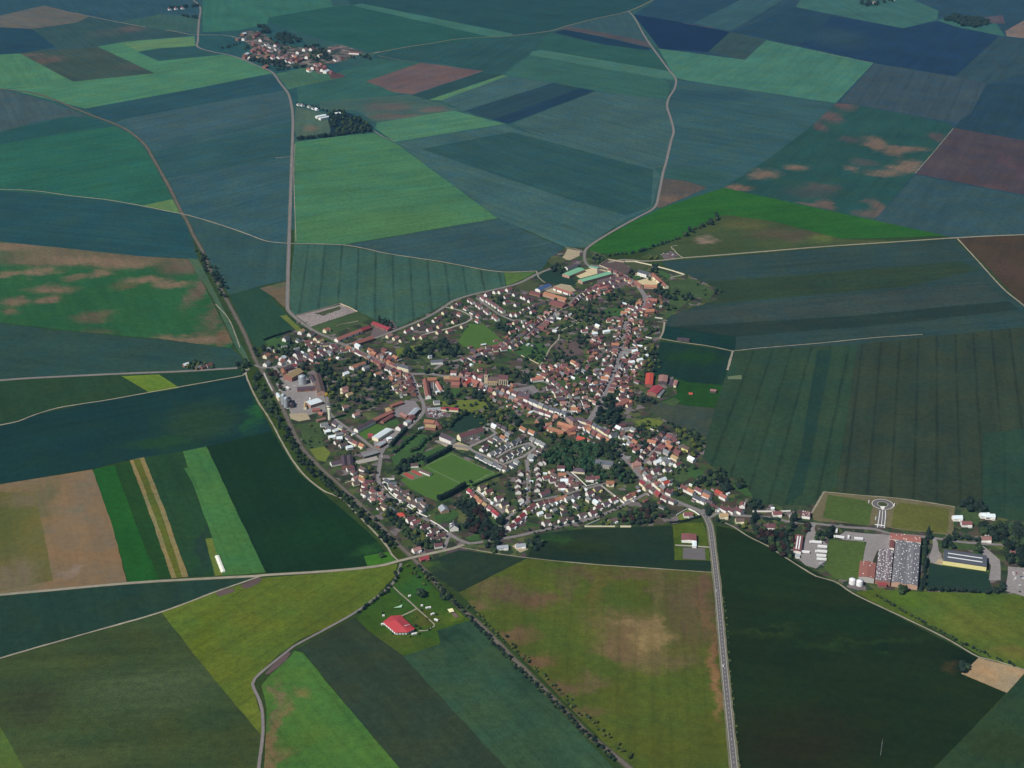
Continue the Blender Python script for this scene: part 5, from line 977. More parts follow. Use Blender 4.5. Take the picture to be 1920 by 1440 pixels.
# silo yard
barn('grain_barn', 'large tan-roofed grain barn beside the broad silo', 'barn', (539, 702), (561, 690), 20, 8, 5, 'tan', 'brick', doors=1)
barn('store', 'low brown brick store in front of the broad silo', 'warehouse', (557, 727), (592, 724), 12, 5, 1.6, 'purple brown', 'brick', doors=2)
barn('long_shed', 'long grey-brown shed on the east edge of the silo yard', 'shed', (593, 698), (602, 732), 15, 8, 3.5, 'brown', 'pale brick')
barn('long_shed', 'narrow tall brown shed between the broad silo and the long shed', 'shed', (584, 702), (590, 713), 9, 9, 3, 'purple brown', 'grey')
barn('small_hall', 'short pale hall at the lower end of the long brown shed', 'shed', (598, 735), (605, 733), 9, 5, 2, 'grey', 'grey')
barn('white_hall', 'square white-roofed hall in the south of the silo yard', 'hall', (577, 755), (599, 748), 19, 6, 1.8, 'white', 'pale brick')
barn('oil_tank', 'long tan rounded store left of the white-roofed hall', 'store', (572, 762), (573, 751), 5, 4, 2.4, 'tan', 'cream')
barn('machine_house', 'dark machine house right of the slim twin silos', 'shed', (542, 744), (547, 757), 6, 7, 2, 'purple brown', 'dark')
barn('hopper_house', 'cream hopper house behind the slim twin silos', 'shed', (520, 736), (525, 744), 6, 7, 1.5, 'white', 'cream')
barn('brick_ruin', 'roofless-looking orange brick ruin beside the water tower, upper part', 'ruin', (585, 767), (600, 766), 9, 3.5, 1.2, 'brick red', 'brick')
barn('brick_ruin', 'small orange brick ruin nearest the water tower', 'ruin', (598, 772), (606, 774), 7, 3.5, 1.4, 'brick red', 'brick')
barn('brick_ruin', 'lowest orange brick ruin below the dark trees near water tower', 'ruin', (594, 787), (610, 783), 7, 3, 1.2, 'pink', 'brick')
barn('yard_house', 'purple-roofed row house at the silo yard gate', 'house', (529, 690), (548, 684), 9, 5, 3, 'purple brown', 'brick', chim=1)
barn('yard_house', 'orange gable house left of the tan grain barn', 'house', (530, 689), (534, 697), 8, 5, 3, 'orange', 'brick', chim=1)
barn('yard_house', 'red-roofed house on station street above the tan grain barn', 'house', (545, 684), (556, 682), 8, 5, 3, 'crimson', 'white', chim=1)
# north west farms
barn('farm_range', 'long pink-red farm range opposite the cemetery lawn', 'barn', (630, 634), (676, 616), 11, 4.5, 4, 'brick red', 'white', doors=4)
barn('farm_range', 'dark red barn end behind the long pink-red range', 'barn', (676, 616), (692, 610), 10, 4.5, 4, 'crimson', 'brick')
barn('farm_range', 'broad orange-red barn below the long pink-red range', 'barn', (665, 640), (698, 629), 13, 5, 4.2, 'brick red', 'brick', doors=2)
barn('stable_barn', 'crimson stable barn under the row of poplars', 'barn', (700, 603), (731, 615), 13, 4.5, 2.4, 'crimson', 'brick', doors=3)
barn('cottage', 'orange cottage with white lean-to beside the cemetery lawn', 'house', (606, 616), (619, 615), 9, 3.8, 3, 'brick red', 'cream', chim=1)
barn('street_range', 'grey roofed range on the main street corner', 'house', (614, 641), (632, 645), 9, 4, 2.5, 'slate', 'white')
barn('street_range', 'long white range with orange roof south of station street', 'house', (657, 686), (684, 677), 9, 4.5, 3, 'orange', 'white', chim=1)
# north estate farm
barn('blue_barn', 'barn with a bright blue roof on the north farm', 'barn', (1008, 541), (1030, 532), 14, 5, 2.5, 'blue', 'white')
barn('orange_barn', 'longest orange barn of the north farm, below the blue barn', 'barn', (1021, 547), (1063, 559), 13, 5, 3.6, 'orange', 'pale brick')
barn('orange_barn', 'upper pale orange range of the north farm', 'barn', (1040, 537), (1075, 549), 9, 4.5, 3, 'brick red', 'white', doors=3)
barn('red_barn', 'brown-red barn end touching the blue barn', 'barn', (995, 545), (1015, 550), 12, 4, 3, 'red', 'brick')
barn('red_barn', 'wide dark red roof below the longest orange barn', 'barn', (1035, 563), (1060, 570), 22, 4, 3, 'red', 'brick')
barn('garage_row', 'row of white garages beside the diagonal street', 'garage', (1009, 592), (1029, 600), 6, 2.6, .5, 'grey', 'white', doors=5)
barn('green_barn', 'upper green-roofed barn on the pale yard', 'barn', (1061, 514), (1090, 502), 20, 6, 2, 'green', 'pale brick', group='green-roofed barns')
barn('green_barn', 'lower and longer green-roofed barn on the pale yard', 'barn', (1088, 525), (1143, 510), 16, 6, 2, 'green', 'pale brick', group='green-roofed barns')
barn('grey_barn', 'grey barn behind the upper green-roofed barn', 'barn', (1061, 500), (1080, 494), 12, 5, 2.5, 'purple brown', 'white')
barn('green_store', 'small flat green store by the road bend', 'store', (1106, 498), (1122, 502), 9, 3, .8, 'green', 'grey')
barn('red_row', 'long dark red row along the top street', 'house', (1100, 541), (1142, 531), 8, 3.8, 3, 'dark red', 'white', chim=2)
barn('red_row', 'red row with a white gable above the top street houses', 'house', (1121, 539), (1141, 535), 8, 3.6, 3, 'brick red', 'white', chim=1)
# the manor farm
barn('manor', 'pale stone manor house with slate roof and tall gables', 'manor', (1198, 505), (1219, 511), 10, 8, 5, 'slate', 'white', win=7, rows=2, chim=2)
barn('farm_range', 'long orange farm range on the right of the manor courtyard', 'barn', (1224, 511), (1250, 534), 10, 5, 4, 'brick red', 'cream', doors=4)
barn('farm_range', 'orange farm range closing the front of the manor courtyard', 'barn', (1208, 533), (1232, 535), 9, 4.5, 3.6, 'orange', 'pale brick')
barn('farm_range', 'orange gatehouse range on the left of the manor courtyard', 'barn', (1192, 525), (1203, 535), 8, 4.5, 3.6, 'brick red', 'pale brick')
barn('farm_house', 'wide orange-roofed farmhouse below the manor trees', 'house', (1212, 559), (1232, 560), 11, 5, 4, 'brick red', 'brick', chim=2)
barn('farm_house', 'bright orange barn on the outer bend of the long street', 'barn', (1210, 580), (1226, 579), 11, 5, 4, 'orange', 'brick')
# red barns on the east edge
hall('red_barn', 'barn with the brightest orange-red roof on the east edge', 'barn', (1212, 700), (1225, 700), (1224, 721), (1209, 721), 6, 1.6, 1, 'bright red', 'brick')
hall('pink_barn', 'pink-grey roofed barn right of the brightest red barn', 'barn', (1236, 703), (1252, 704), (1251, 716), (1234, 715), 6, 1.4, 1, 'pink', 'dark')
barn('crimson_barn', 'wide crimson-roofed barn below the brightest red barn', 'barn', (1222, 734), (1235, 722), 19, 6, 3, 'crimson', 'brick')
barn('long_shed', 'narrow grey shed beside the wide crimson-roofed barn', 'shed', (1235, 742), (1244, 730), 6, 3, 1, 'grey', 'grey')
barn('small_shed', 'small dark pink shed at the right end of the red barn yard', 'shed', (1264, 722), (1268, 712), 7, 3.5, 1.2, 'pink', 'cream')
barn('small_shed', 'dark open shed between the pink barn and the yard end', 'shed', (1258, 722), (1261, 711), 8, 3.5, 1, 'purple brown', 'dark')
barn('field_shed', 'long low grey shed alone beside the field track', 'shed', (1270, 633), (1293, 635), 9, 3.5, 1.4, 'purple brown', 'dark', doors=2)
barn('field_cabin', 'pink-roofed cabin with dark blue front on the pasture', 'cabin', (1332, 730), (1343, 731), 9, 3.5, 1.2, 'pink', 'dark')
barn('field_cabin', 'tiny bright red shelter on the pasture', 'shelter', (1292, 736), (1299, 737), 5, 2, 1, 'bright red', 'brick')
# centre
def church():
    c = P(934, 719, -0.1); e = empty('church', c, gdir(934, 719, 10, 0.6)); tag(e, 'yellow stone church with tall arched windows and a square tower', 'church')
    bm = bmesh.new(); walls_bm(bm, 20, 13, 8, 5)
    bmesh.ops.translate(bm, vec=(-9, 0, 0), verts=bm.verts); obj('nave_wall', fix(bm), WM['stone'], e)
    bm = bmesh.new(); roof_bm(bm, 20, 13, 8, 5); bmesh.ops.translate(bm, vec=(-9, 0, 0), verts=bm.verts); obj('nave_roof', fix(bm), RM['brown'], e)
    bm = bmesh.new(); walls_bm(bm, 17.9, 12.4, 12, 6); bmesh.ops.translate(bm, vec=(10, 0, 0), verts=bm.verts); obj('choir_wall', fix(bm), WM['stone'], e)
    bm = bmesh.new(); roof_bm(bm, 17.9, 12.4, 12, 6); bmesh.ops.translate(bm, vec=(10, 0, 0), verts=bm.verts); obj('choir_roof', fix(bm), RM['dark red'], e)
    bm = bmesh.new(); box(bm, -19, -1, -9.5, -6.503, -.9, 4.6); obj('side_aisle', fix(bm), WM['stone'], e)
    bm = bmesh.new(); prism(bm, [(-9.8, 4.62), (-6.51, 4.62), (-6.51, 6.4)], -19.2, -.8); obj('aisle_roof', fix(bm), RM['tan'], e)
    for k in range(5):
        bm = bmesh.new(); x = 2.6 + k * 3.7; prism(bm, [(0, 2), (.12, 2), (.12, 10.2), (0, 10.2)], x - .75, x + .75); bmesh.ops.translate(bm, vec=(0, -6.33, 0), verts=bm.verts); obj('window', fix(bm), PANE, e)
        bm = bmesh.new(); box(bm, x + 1.5, x + 2.2, -7.4, -6.203, -.9, 9.6); obj('buttress', fix(bm), WM['cream'], e)
    for k in range(4):
        bm = bmesh.new(); x = -17 + k * 4.6; box(bm, x - .7, x + .7, -9.62, -9.5, 1.4, 3.8); obj('window', fix(bm), PANE, e)
    bm = bmesh.new(); box(bm, -26, -19.02, -3.5, 3.5, -.9, 19); t = obj('tower', fix(bm), WM['stone'], e)
    bm = bmesh.new(); v = [bm.verts.new(p) for p in ((-26.4, -3.9, 19), (-18.7, -3.9, 19), (-18.7, 3.9, 19), (-26.4, 3.9, 19), (-22.5, 0, 30))]
    for q in ((0, 1, 4), (1, 2, 4), (2, 3, 4), (3, 0, 4), (3, 2, 1, 0)): bm.faces.new([v[i] for i in q])
    obj('spire', fix(bm), RM['dark red'], t)
    bm = bmesh.new(); box(bm, -23.3, -21.7, -3.65, -3.5, 13, 16.5); obj('belfry_window', fix(bm), PANE, t)
church()
barn('town_hall', 'long cream town hall with a slate roof at the road fork', 'town hall', (748, 681), (769, 687), 12, 7, 4, 'slate', 'cream', hip=True, win=8, rows=2, chim=2)
barn('white_range', 'white house with dark roof below the small blue shed', 'house', (808, 675), (830, 674), 10, 5, 3, 'slate', 'white', chim=1)
barn('blue_shed', 'small tall shed with a pale blue roof among dark trees', 'shed', (803, 666), (809, 665), 7, 5, 1.5, 'silver', 'white')
barn('school_range', 'long orange range beside stadium road, left wing of the school', 'school', (797, 708), (803, 740), 10, 5, 4, 'brick red', 'white', win=8)
barn('school_range', 'orange range closing the top of the school court', 'school', (801, 708), (818, 707), 10, 5, 4, 'orange', 'brick', win=4)
barn('school_range', 'right orange wing of the school court', 'school', (820, 714), (829, 730), 8, 5, 3.6, 'brick red', 'white', win=4)
barn('school_annex', 'low white annex on the lower right of the school court', 'school', (817, 735), (828, 731), 7, 3.4, .5, 'white', 'white')
barn('school_lodge', 'small white lodge between stadium road and the school', 'house', (783, 719), (790, 718), 7, 4, 2, 'brown', 'white')
for i, (a, b, rf, lb) in enumerate((((832, 705), (843, 705), 'tan', 'small tan-orange house west of the church row'), ((843, 706), (862, 707), 'orange', 'wide orange house in the church row'), ((846, 716), (862, 717), 'brick red', 'lower red house in front of the church row'), ((871, 716), (884, 708), 'bright red', 'red house with a steep ridge before the church'), ((884, 709), (898, 716), 'brick red', 'red house with dormers nearest the church tower'))):
    barn('church_row_house', lb, 'house', a, b, 10, 5.5, 4, rf, 'brick', chim=1, win=3)
barn('grey_house', 'grey-roofed white house above the long red shed', 'house', (813, 751), (824, 750), 10, 4.4, 3, 'grey', 'white', chim=1)
barn('red_shed', 'long crimson-roofed shed behind the scrap yard', 'shed', (828, 763), (860, 765), 10, 4, 2, 'crimson', 'cream')
barn('white_strip_shed', 'low white shed joined to the long crimson shed', 'shed', (802, 766), (826, 764), 6, 3, .8, 'silver', 'white')
barn('workshop', 'upper orange workshop roof beside the curve of stadium road', 'workshop', (796, 786), (815, 788), 13, 5, 3, 'orange', 'brick')
barn('workshop', 'lower tan-orange workshop roof beside the curve of stadium road', 'workshop', (798, 795), (818, 797), 12, 5, 3, 'tan', 'brick')
barn('workshop', 'dark red workshop roof right of the tan-orange one', 'workshop', (818, 788), (824, 797), 9, 5, 3, 'red', 'brick')
barn('canopy', 'small white canopy in front of the orange workshops', 'shed', (786, 803), (794, 800), 6, 3, .6, 'silver', 'white')
barn('pyramid_house', 'square house with a tan pyramid roof in the farm court', 'house', (723, 764), (735, 763), 14, 4.5, 5, 'tan', 'brick', hip=True)
barn('farm_range', 'orange range along the top of the farm court', 'barn', (733, 758), (754, 751), 8, 4, 2.6, 'brick red', 'brick')
barn('farm_range', 'pink range on the right of the farm court', 'barn', (752, 773), (764, 779), 8, 4, 2.6, 'pink', 'brick')
barn('silver_shed', 'shed with a silvery roof at the corner of the farm court', 'shed', (769, 777), (782, 764), 10, 5, 2, 'silver', 'brick')
barn('red_house', 'red-roofed house below the silvery shed', 'house', (767, 783), (774, 777), 11, 5, 3, 'red', 'brick', chim=1)
barn('white_gable_house', 'white gable house with red roof beside the supermarket road', 'house', (746, 799), (752, 794), 10, 5, 3.5, 'dark red', 'white', chim=1)
barn('white_gable_house', 'pale house with flat grey roof above the supermarket road', 'house', (760, 791), (768, 787), 9, 5, 1.5, 'silver', 'white')
barn('brick_mill', 'very long dark red mill shed, lower part by tower lane', 'mill', (667, 803), (700, 786), 10, 5, 2.6, 'purple brown', 'white', win=8)
barn('brick_mill', 'long pink upper part of the mill shed', 'mill', (700, 786), (735, 769), 9, 4.5, 2.2, 'brick red', 'brick', win=8)
barn('brick_mill', 'short orange shed parallel to the upper mill shed', 'mill', (716, 789), (736, 777), 8, 3.5, 1.6, 'red', 'brick')
barn('supermarket', 'long white-roofed supermarket hall', 'supermarket', (703, 820), (730, 803), 13, 5.5, 1, 'white', 'cream', win=5)
barn('supermarket', 'smaller white-roofed hall on the supermarket car park', 'supermarket', (708, 835), (721, 827), 9, 4.5, .7, 'silver', 'brick')
barn('canopy', 'white fuel canopy on the supermarket yard', 'canopy', (726, 822), (734, 820), 7, 4, .3, 'white', 'white')
barn('red_house', 'lone crimson-roofed house beside the supermarket lawn', 'house', (690, 813), (699, 813), 9, 4, 2.6, 'crimson', 'brick', chim=1)
hall('purple_hall', 'wide purple-brown roofed school hall near the railway', 'school', (640, 858), (660, 852), (664, 872), (640, 876), 5, 3, 2, 'purple brown', 'brick')
barn('purple_hall', 'purple-brown wing left of the wide school hall', 'school', (620, 866), (640, 862), 11, 4, 3, 'purple brown', 'white')
barn('low_shed', 'long grey flat shed beside the supermarket roundabout', 'shed', (680, 854), (708, 846), 9, 3.4, .8, 'grey', 'dark')
barn('clubhouse', 'white clubhouse with brown roof above the tennis courts', 'clubhouse', (770, 869), (784, 868), 10, 3.6, 2.4, 'brown', 'white')
barn('changing_room', 'long white changing room beside the football pitch', 'changing room', (788, 879), (808, 887), 7, 3, 1.6, 'brown', 'white', win=6)
barn('apartment_block', 'long cream apartment block with dark red roof and dormers', 'apartment block', (860, 814), (904, 801), 12, 7, 5, 'dark red', 'cream', win=14, rows=2, chim=1)
barn('apartment_block', 'shorter apartment block with brown roof and orange end', 'apartment block', (828, 811), (850, 820), 12, 7, 5, 'purple brown', 'white', win=8, rows=2, chim=1)
barn('market_house', 'tall pillared pale house facing the high street', 'house', (1067, 777), (1079, 786), 10, 9, 4, 'purple brown', 'pale brick', hip=True, win=4, rows=3)
barn('court_range', 'orange range on the top side of the high street courtyard', 'barn', (1047, 790), (1077, 799), 9, 5, 3.6, 'orange', 'brick')
barn('court_range', 'orange range on the lower side of the high street courtyard', 'barn', (1031, 800), (1058, 808), 9, 5, 3.6, 'orange', 'brick')
barn('court_range', 'orange gable range on the right of the high street courtyard', 'barn', (1064, 806), (1079, 798), 9, 5, 3.6, 'brick red', 'brick')
barn('orange_house', 'brightest orange roof at the top edge of the dense wood', 'house', (1083, 817), (1097, 821), 10, 4.5, 3.2, 'bright red', 'brick', chim=1)
barn('court_range', 'orange range above the curved white terrace near the back lane', 'barn', (996, 709), (1018, 706), 9, 4.5, 3.2, 'brick red', 'white')
barn('slate_hall', 'purple slate hall behind the orange high street houses', 'hall', (974, 735), (994, 740), 15, 5, 4, 'purple brown', 'brick')
barn('mansion', 'grey mansion with turret gable inside the dense wood', 'mansion', (1117, 861), (1150, 865), 12, 8, 4.5, 'slate', 'grey', win=8, rows=2, chim=2)
barn('round_barn', 'wide pink-orange barn roof beside the tall dark trees', 'barn', (1158, 756), (1176, 746), 13, 4.5, 4, 'brick red', 'brick')
hall('club_building', 'large dark red roofed building alone on the fenced lot', 'hall', (1278, 1001), (1305, 1001), (1306, 1013), (1278, 1013), 4.5, 1.2, 1, 'red', 'white')
barn('club_annex', 'small flat white annex below the fenced-lot building', 'annex', (1302, 1012), (1302, 1024), 6, 3, .3, 'white', 'white')
# east trading estate
hall('factory', 'largest grey factory hall dotted with white rooflights', 'factory', (1679, 1014), (1726, 1020), (1720, 1099), (1672, 1091), 7, 2.0, 2, 'factory grey', 'pale brick', dots=92)
hall('factory', 'narrow pinkish factory hall with dense white rooflights', 'factory', (1647, 1031), (1676, 1030), (1669, 1091), (1641, 1089), 6, 1.6, 2, 'factory pink', 'brick', dots=99)
hall('factory_block', 'orange-red front block along the top of the factory', 'factory', (1668, 999), (1669, 1010), (1726, 1017), (1727, 1006), 7, 1.0, 1, 'brick red', 'white', dots=10)
hall('factory_block', 'narrow dark red side wing of the factory by the yard', 'factory', (1668, 1011), (1677, 1012), (1676, 1028), (1668, 1027), 5, .8, 1, 'red', 'white')
hall('factory_hall', 'separate orange-roofed hall left of the factory', 'hall', (1613, 1052), (1642, 1056), (1639, 1085), (1610, 1081), 8, 1.6, 1, 'brick red', 'grey', dots=6)
barn('red_kiosk', 'small bright crimson plant room at the foot of the pink hall', 'plant room', (1647, 1094), (1662, 1094), 6, 4, .8, 'crimson', 'brick')
w_, wl_, ww_ = hall('warehouse', 'dark-roofed warehouse with a bright yellow front', 'warehouse', (1770, 1030), (1768, 1051), (1849, 1063), (1851, 1042), 7, .8, 1, 'slate', 'yellow', strips=2)
for k in range(7):
    bm = bmesh.new(); x = (k + .5) / 7 * wl_ - wl_ / 2
    s_ = -1 if w_.rotation_euler.z > -1.5 and w_.rotation_euler.z < 1.5 else 1
    box(bm, x - wl_ / 15, x + wl_ / 15, min(s_ * ww_ / 2, s_ * (ww_ / 2 + .12)), max(s_ * ww_ / 2, s_ * (ww_ / 2 + .12)), .6, 6.2); obj('yellow_panel', fix(bm), BAND, w_)
hall('truck_shed', 'long red shed with two white rooflight strips in the truck yard', 'shed', (1492, 1003), (1506, 1004), (1502, 1034), (1487, 1033), 5, 1, 1, 'red', 'white', strips=2)
barn('truck_office', 'small blue-grey office at the end of the truck shed', 'office', (1492, 1040), (1499, 1040), 7, 3.5, 1, 'silver', 'white')
hall('depot', 'depot with red roof dotted white and a broad white front', 'depot', (1504, 958), (1502, 966), (1518, 969), (1521, 959), 5, .6, 1, 'red', 'white', dots=16)
barn('kiosk', 'little stone kiosk left of the dotted depot', 'kiosk', (1480, 964), (1487, 964), 5, 3.5, 1, 'grey', 'cream')
barn('long_house', 'long tan-brown house with a yellow sand yard among dark trees', 'house', (1432, 983), (1453, 984), 10, 4, 2.6, 'dark red', 'white', chim=1)
# plantation farm in the far fields
barn('greenhouse', 'white double-span greenhouse barn by the walled plantation', 'barn', (593, 217), (610, 214), 14, 6, 2.5, 'white', 'white')
barn('greenhouse', 'second white span joined to the greenhouse barn', 'barn', (599, 220), (615, 217), 13, 6, 2.5, 'white', 'white')
barn('white_villa', 'white villa roof deep inside the plantation trees', 'house', (627, 211), (638, 210), 12, 5, 3, 'white', 'white')
barn('far_barn', 'long pale barn at the right end of the far hamlet', 'barn', (617, 93), (634, 88), 14, 6, 3, 'pink', 'white')
barn('far_barn', 'red-roofed white barn at the far hamlet exit', 'barn', (655, 96), (674, 97), 16, 6, 4, 'red', 'white')

# the circus-red pavilion: an uneven six-sided roof
def pavilion():
    h = 4.2
    foot = [PZ(660 + x / 8, 1040 + y / 8, h) for x, y in ((470, 1010), (650, 1165), (830, 1160), (940, 1110), (730, 910), (590, 920))]
    c = sum(foot, Vector()) / 6; c.z = -0.1
    e = empty('pavilion', c); tag(e, 'big red-roofed six-sided pavilion with white panels on the meadow', 'pavilion')
    q = [Vector((p.x - c.x, p.y - c.y, 0)) for p in foot]
    r1, r2 = (PZ(660 + 660 / 8, 1040 + 975 / 8, h + 5) - c), (PZ(660 + 765 / 8, 1040 + 1075 / 8, h + 5) - c); r1.z = r2.z = h + 4.2
    bm = bmesh.new(); v = [bm.verts.new((p.x * 1.04, p.y * 1.04, h)) for p in q]; a, b = bm.verts.new(r1), bm.verts.new(r2)
    for f_ in ((v[5], v[0], a), (v[0], v[1], a), (v[1], b, a), (v[1], v[2], b), (v[2], v[3], b), (v[3], v[4], b), (v[4], a, b), (v[4], v[5], a)): bm.faces.new(f_)
    bm.faces.new(list(reversed(v)))
    pm = simple('red_canvas', (.42, .045, .05), .55); r = obj('roof', fix(bm), pm, e)
    bm = bmesh.new(); s0 = PZ(660 + 735 / 8, 1040 + 1090 / 8, h + 3) - c; s1 = PZ(660 + 870 / 8, 1040 + 1046 / 8, h + 2.6) - c
    for k, (o_, up) in enumerate(((0.0, .25), (1.0, .25))):
        pass
    d = (s1 - s0).normalized(); nrm = Vector((-d.y, d.x, 0)) * .55
    vs = [bm.verts.new(p) for p in (s0, s1, s1 + nrm * .3, (s0 + s1) / 2 + nrm * 1.4)]
    vs2 = [bm.verts.new(p.co + Vector((0, 0, .35))) for p in vs]
    bm.faces.new(vs2); bm.faces.new(list(reversed(vs)))
    for k in range(4): bm.faces.new((vs[k], vs[(k + 1) % 4], vs2[(k + 1) % 4], vs2[k]))
    obj('rooflight', fix(bm), SKYL, r)
    bm = bmesh.new(); v0 = [bm.verts.new((p.x * .96, p.y * .96, -.9)) for p in q]; v1 = [bm.verts.new((p.x * .96, p.y * .96, h - .01)) for p in q]
    for k in range(6): bm.faces.new((v0[k], v0[(k + 1) % 6], v1[(k + 1) % 6], v1[k]))
    obj('wall', fix(bm), WM['dark'], e)
    for i, j, n in ((0, 1, 6), (1, 2, 4), (2, 3, 3)):
        for k in range(n):
            t0, t1 = (k + .12) / n, (k + .88) / n; a_, b_ = q[i].lerp(q[j], t0) * .975, q[i].lerp(q[j], t1) * .975
            bm = bmesh.new(); vv = [bm.verts.new(p) for p in (a_ + Vector((0, 0, .3)), b_ + Vector((0, 0, .3)), b_ + Vector((0, 0, 3.3)), a_ + Vector((0, 0, 3.3)))]
            bm.faces.new(vv); obj('wall_panel', fix(bm), STEELW, e)
pavilion()
# ------------------------------------------------------------------ trees, shrubs and hedges
from mathutils import noise as mnoise
def leaf_mat(name, col):
    m, nt, b = mat_new(name); b.inputs['Roughness'].default_value = 0.8; b.inputs['Specular IOR Level'].default_value = 0.1
    oi = nt.nodes.new('ShaderNodeObjectInfo'); pos = position(nt)
    v = math_node(nt, 'MULTIPLY', bounce(nt, oi.outputs['Random'], 0.6, 1.5), bounce(nt, noise(nt, pos, 0.45, 3).outputs[0], 0.3, 1.7))
    c = mixcol(nt, bounce(nt, noise(nt, oi.outputs['Location'], 3.7, 1).outputs[0], -.3, 1.3), col, (col[0] * 1.5, col[1] * 1.05, col[2] * .8))
    nt.links.new(scalecol(nt, c, v), b.inputs['Base Color'])
    return m
LEAF = {'broad': leaf_mat('broadleaf', (.025, .052, .024)), 'dark': leaf_mat('dark_leaves', (.012, .026, .021)), 'pale': leaf_mat('pale_leaves', (.055, .082, .022)), 'conifer': leaf_mat('conifer_needles', (.010, .022, .018)), 'wood': leaf_mat('wood_leaves', (.016, .05, .026)), 'yellow': leaf_mat('yellow_leaves', (.22, .20, .02)), 'copper': leaf_mat('copper_leaves', (.026, .018, .018))}
BARK = simple('bark', (.06, .045, .035), .9)
def crown_bm(kind, rn, leaves=170, sub=2):
    """unit crown: radius 1, centre height 1; leafy lumps with leaf-sized cards standing off it"""
    bm = bmesh.new()
    lumps = []
    if kind in ('conifer', 'poplar'):
        w = 1.0
        bmesh.ops.create_icosphere(bm, subdivisions=sub, radius=1.0)
        for v in bm.verts:
            t = (v.co.z + 1) / 2; k = (1.05 - t) * 1.1 if kind == 'conifer' else math.sin(min(1, t * 1.15 + .1) * math.pi) ** .6
            hz_ = math.hypot(v.co.x, v.co.y) or 1; s = k / hz_ * min(1, hz_ * 2)
            n = 1 + .35 * mnoise.noise(v.co * 3 + Vector((rn.random() * .1, 7, 1)))
            v.co = Vector((v.co.x * s * n, v.co.y * s * n, t * 2.0))
        for _ in range(leaves):
            t = rn.random() ** 1.3; a = rn.random() * math.tau; k = ((1.05 - t) * 1.1 if kind == 'conifer' else math.sin(min(1, t * 1.15 + .1) * math.pi) ** .6) * rn.uniform(.8, 1.15)
            lumps.append(Vector((math.cos(a) * k, math.sin(a) * k, t * 2.0)))
    else:
        for i in range(7):
            c = Vector((rn.uniform(-.5, .5), rn.uniform(-.5, .5), rn.uniform(.65, 1.3))) if i else Vector((0, 0, 1)); r = rn.uniform(.38, .62) if i else .72
            r0 = bmesh.ops.create_icosphere(bm, subdivisions=sub, radius=r, matrix=Matrix.Translation(c))
            off = Vector((rn.random() * 9, rn.random() * 9, 0))
            for v in r0['verts']:
                d = v.co - c; v.co = c + d * (1 + .45 * mnoise.noise(v.co * 3.2 + off)); v.co.z = max(v.co.z, .28)
            for _ in range(leaves // 7):
                d = Vector((rn.gauss(0, 1), rn.gauss(0, 1), rn.gauss(0.25, 1))).normalized(); lumps.append(c + d * r * rn.uniform(.9, 1.32))
    for p in lumps:
        if p.z < .2: continue
        n = Vector((rn.gauss(0, 1), rn.gauss(0, 1), rn.gauss(.6, 1))).normalized(); u = n.orthogonal().normalized(); v = n.cross(u); s = rn.uniform(.07, .17)
        bm.faces.new([bm.verts.new(p + u * s * a + v * s * b_) for a, b_ in ((-1, -.7), (1, -.8), (.8, 1), (-.9, .8))])
    return bm
def trunk_bm(kind):
    bm = bmesh.new(); lathe(bm, [(.12, -.15), (.075, .2), (.05, .75), (.02, 1.2 if kind == 'broad' else 1.7)], 7)
    for a in (0.4, 2.5, 4.4):
        b0, b1 = Vector((0, 0, .45)), Vector((math.cos(a) * .42, math.sin(a) * .42, .95)); u = Vector((-math.sin(a), math.cos(a), 0)) * .025; k = Vector((0, 0, .03))
        A = [bm.verts.new(b0 + o) for o in (u, k, -u, -k)]; B_ = bm.verts.new(b1)
        for i in range(4): bm.faces.new((A[i], A[(i + 1) % 4], B_))
    return fix(bm)
CM, TM = {}, {}
for kd, base in (('broad', 'broad'), ('conifer', 'conifer'), ('poplar', 'poplar')):
    for v_ in range(4 if base == 'broad' else 2):
        for lf in (('broad', 'dark', 'pale', 'wood', 'yellow', 'copper') if base == 'broad' else ('conifer', 'dark')):
            key = (kd, v_)
            if key not in CM:
                b_ = crown_bm(base, random.Random(v_ * 13 + len(kd))); me = bpy.data.meshes.new('crown'); b_.to_mesh(me); b_.free(); CM[key] = me
            k2 = (kd, v_, lf)
            m2 = CM[key].copy(); m2.materials.append(LEAF[lf]); CM[k2] = m2
    me = bpy.data.meshes.new('trunk'); b_ = trunk_bm(base); b_.to_mesh(me); b_.free(); me.materials.append(BARK); TM[kd] = me
TREES, BUSHES = [], []
def tree(p, kd, lf, r, h, label, group, lst=None):
    p = p.copy(); p.z = -0.1; (TREES if lst is None else lst).append((r / (p - cam.location).length, p, kd, lf, r, h, label, group))
def grove(label, poly, n, kd='broad', leaves=('broad',), r=(3.2, 5.5), asp=1.0, group=None, mind=0.75, lst=None):
    xs = [p[0] for p in poly]; ys = [p[1] for p in poly]; got = []; t = 0
    while len(got) < n and t < n * 60:
        t += 1
        x, y = random.uniform(min(xs), max(xs)), random.uniform(min(ys), max(ys))
        if not inside(x, y, poly): continue
        rr = random.uniform(*r); p = PZ(x, y, rr * .7)
        if any((p - q).length < (rr + s) * mind for q, s in got): continue
        if lst is None and mind < 1.2 and any((p - hh['pos']).length < rr * .6 + 4 for hh in HOUSES if abs(p.x - hh['pos'].x) < 15): continue
        got.append((p, rr))
    for p, rr in got: tree(p, kd, random.choice(leaves), rr, rr * 2 * asp * random.uniform(.85, 1.15), label, group or label, lst)
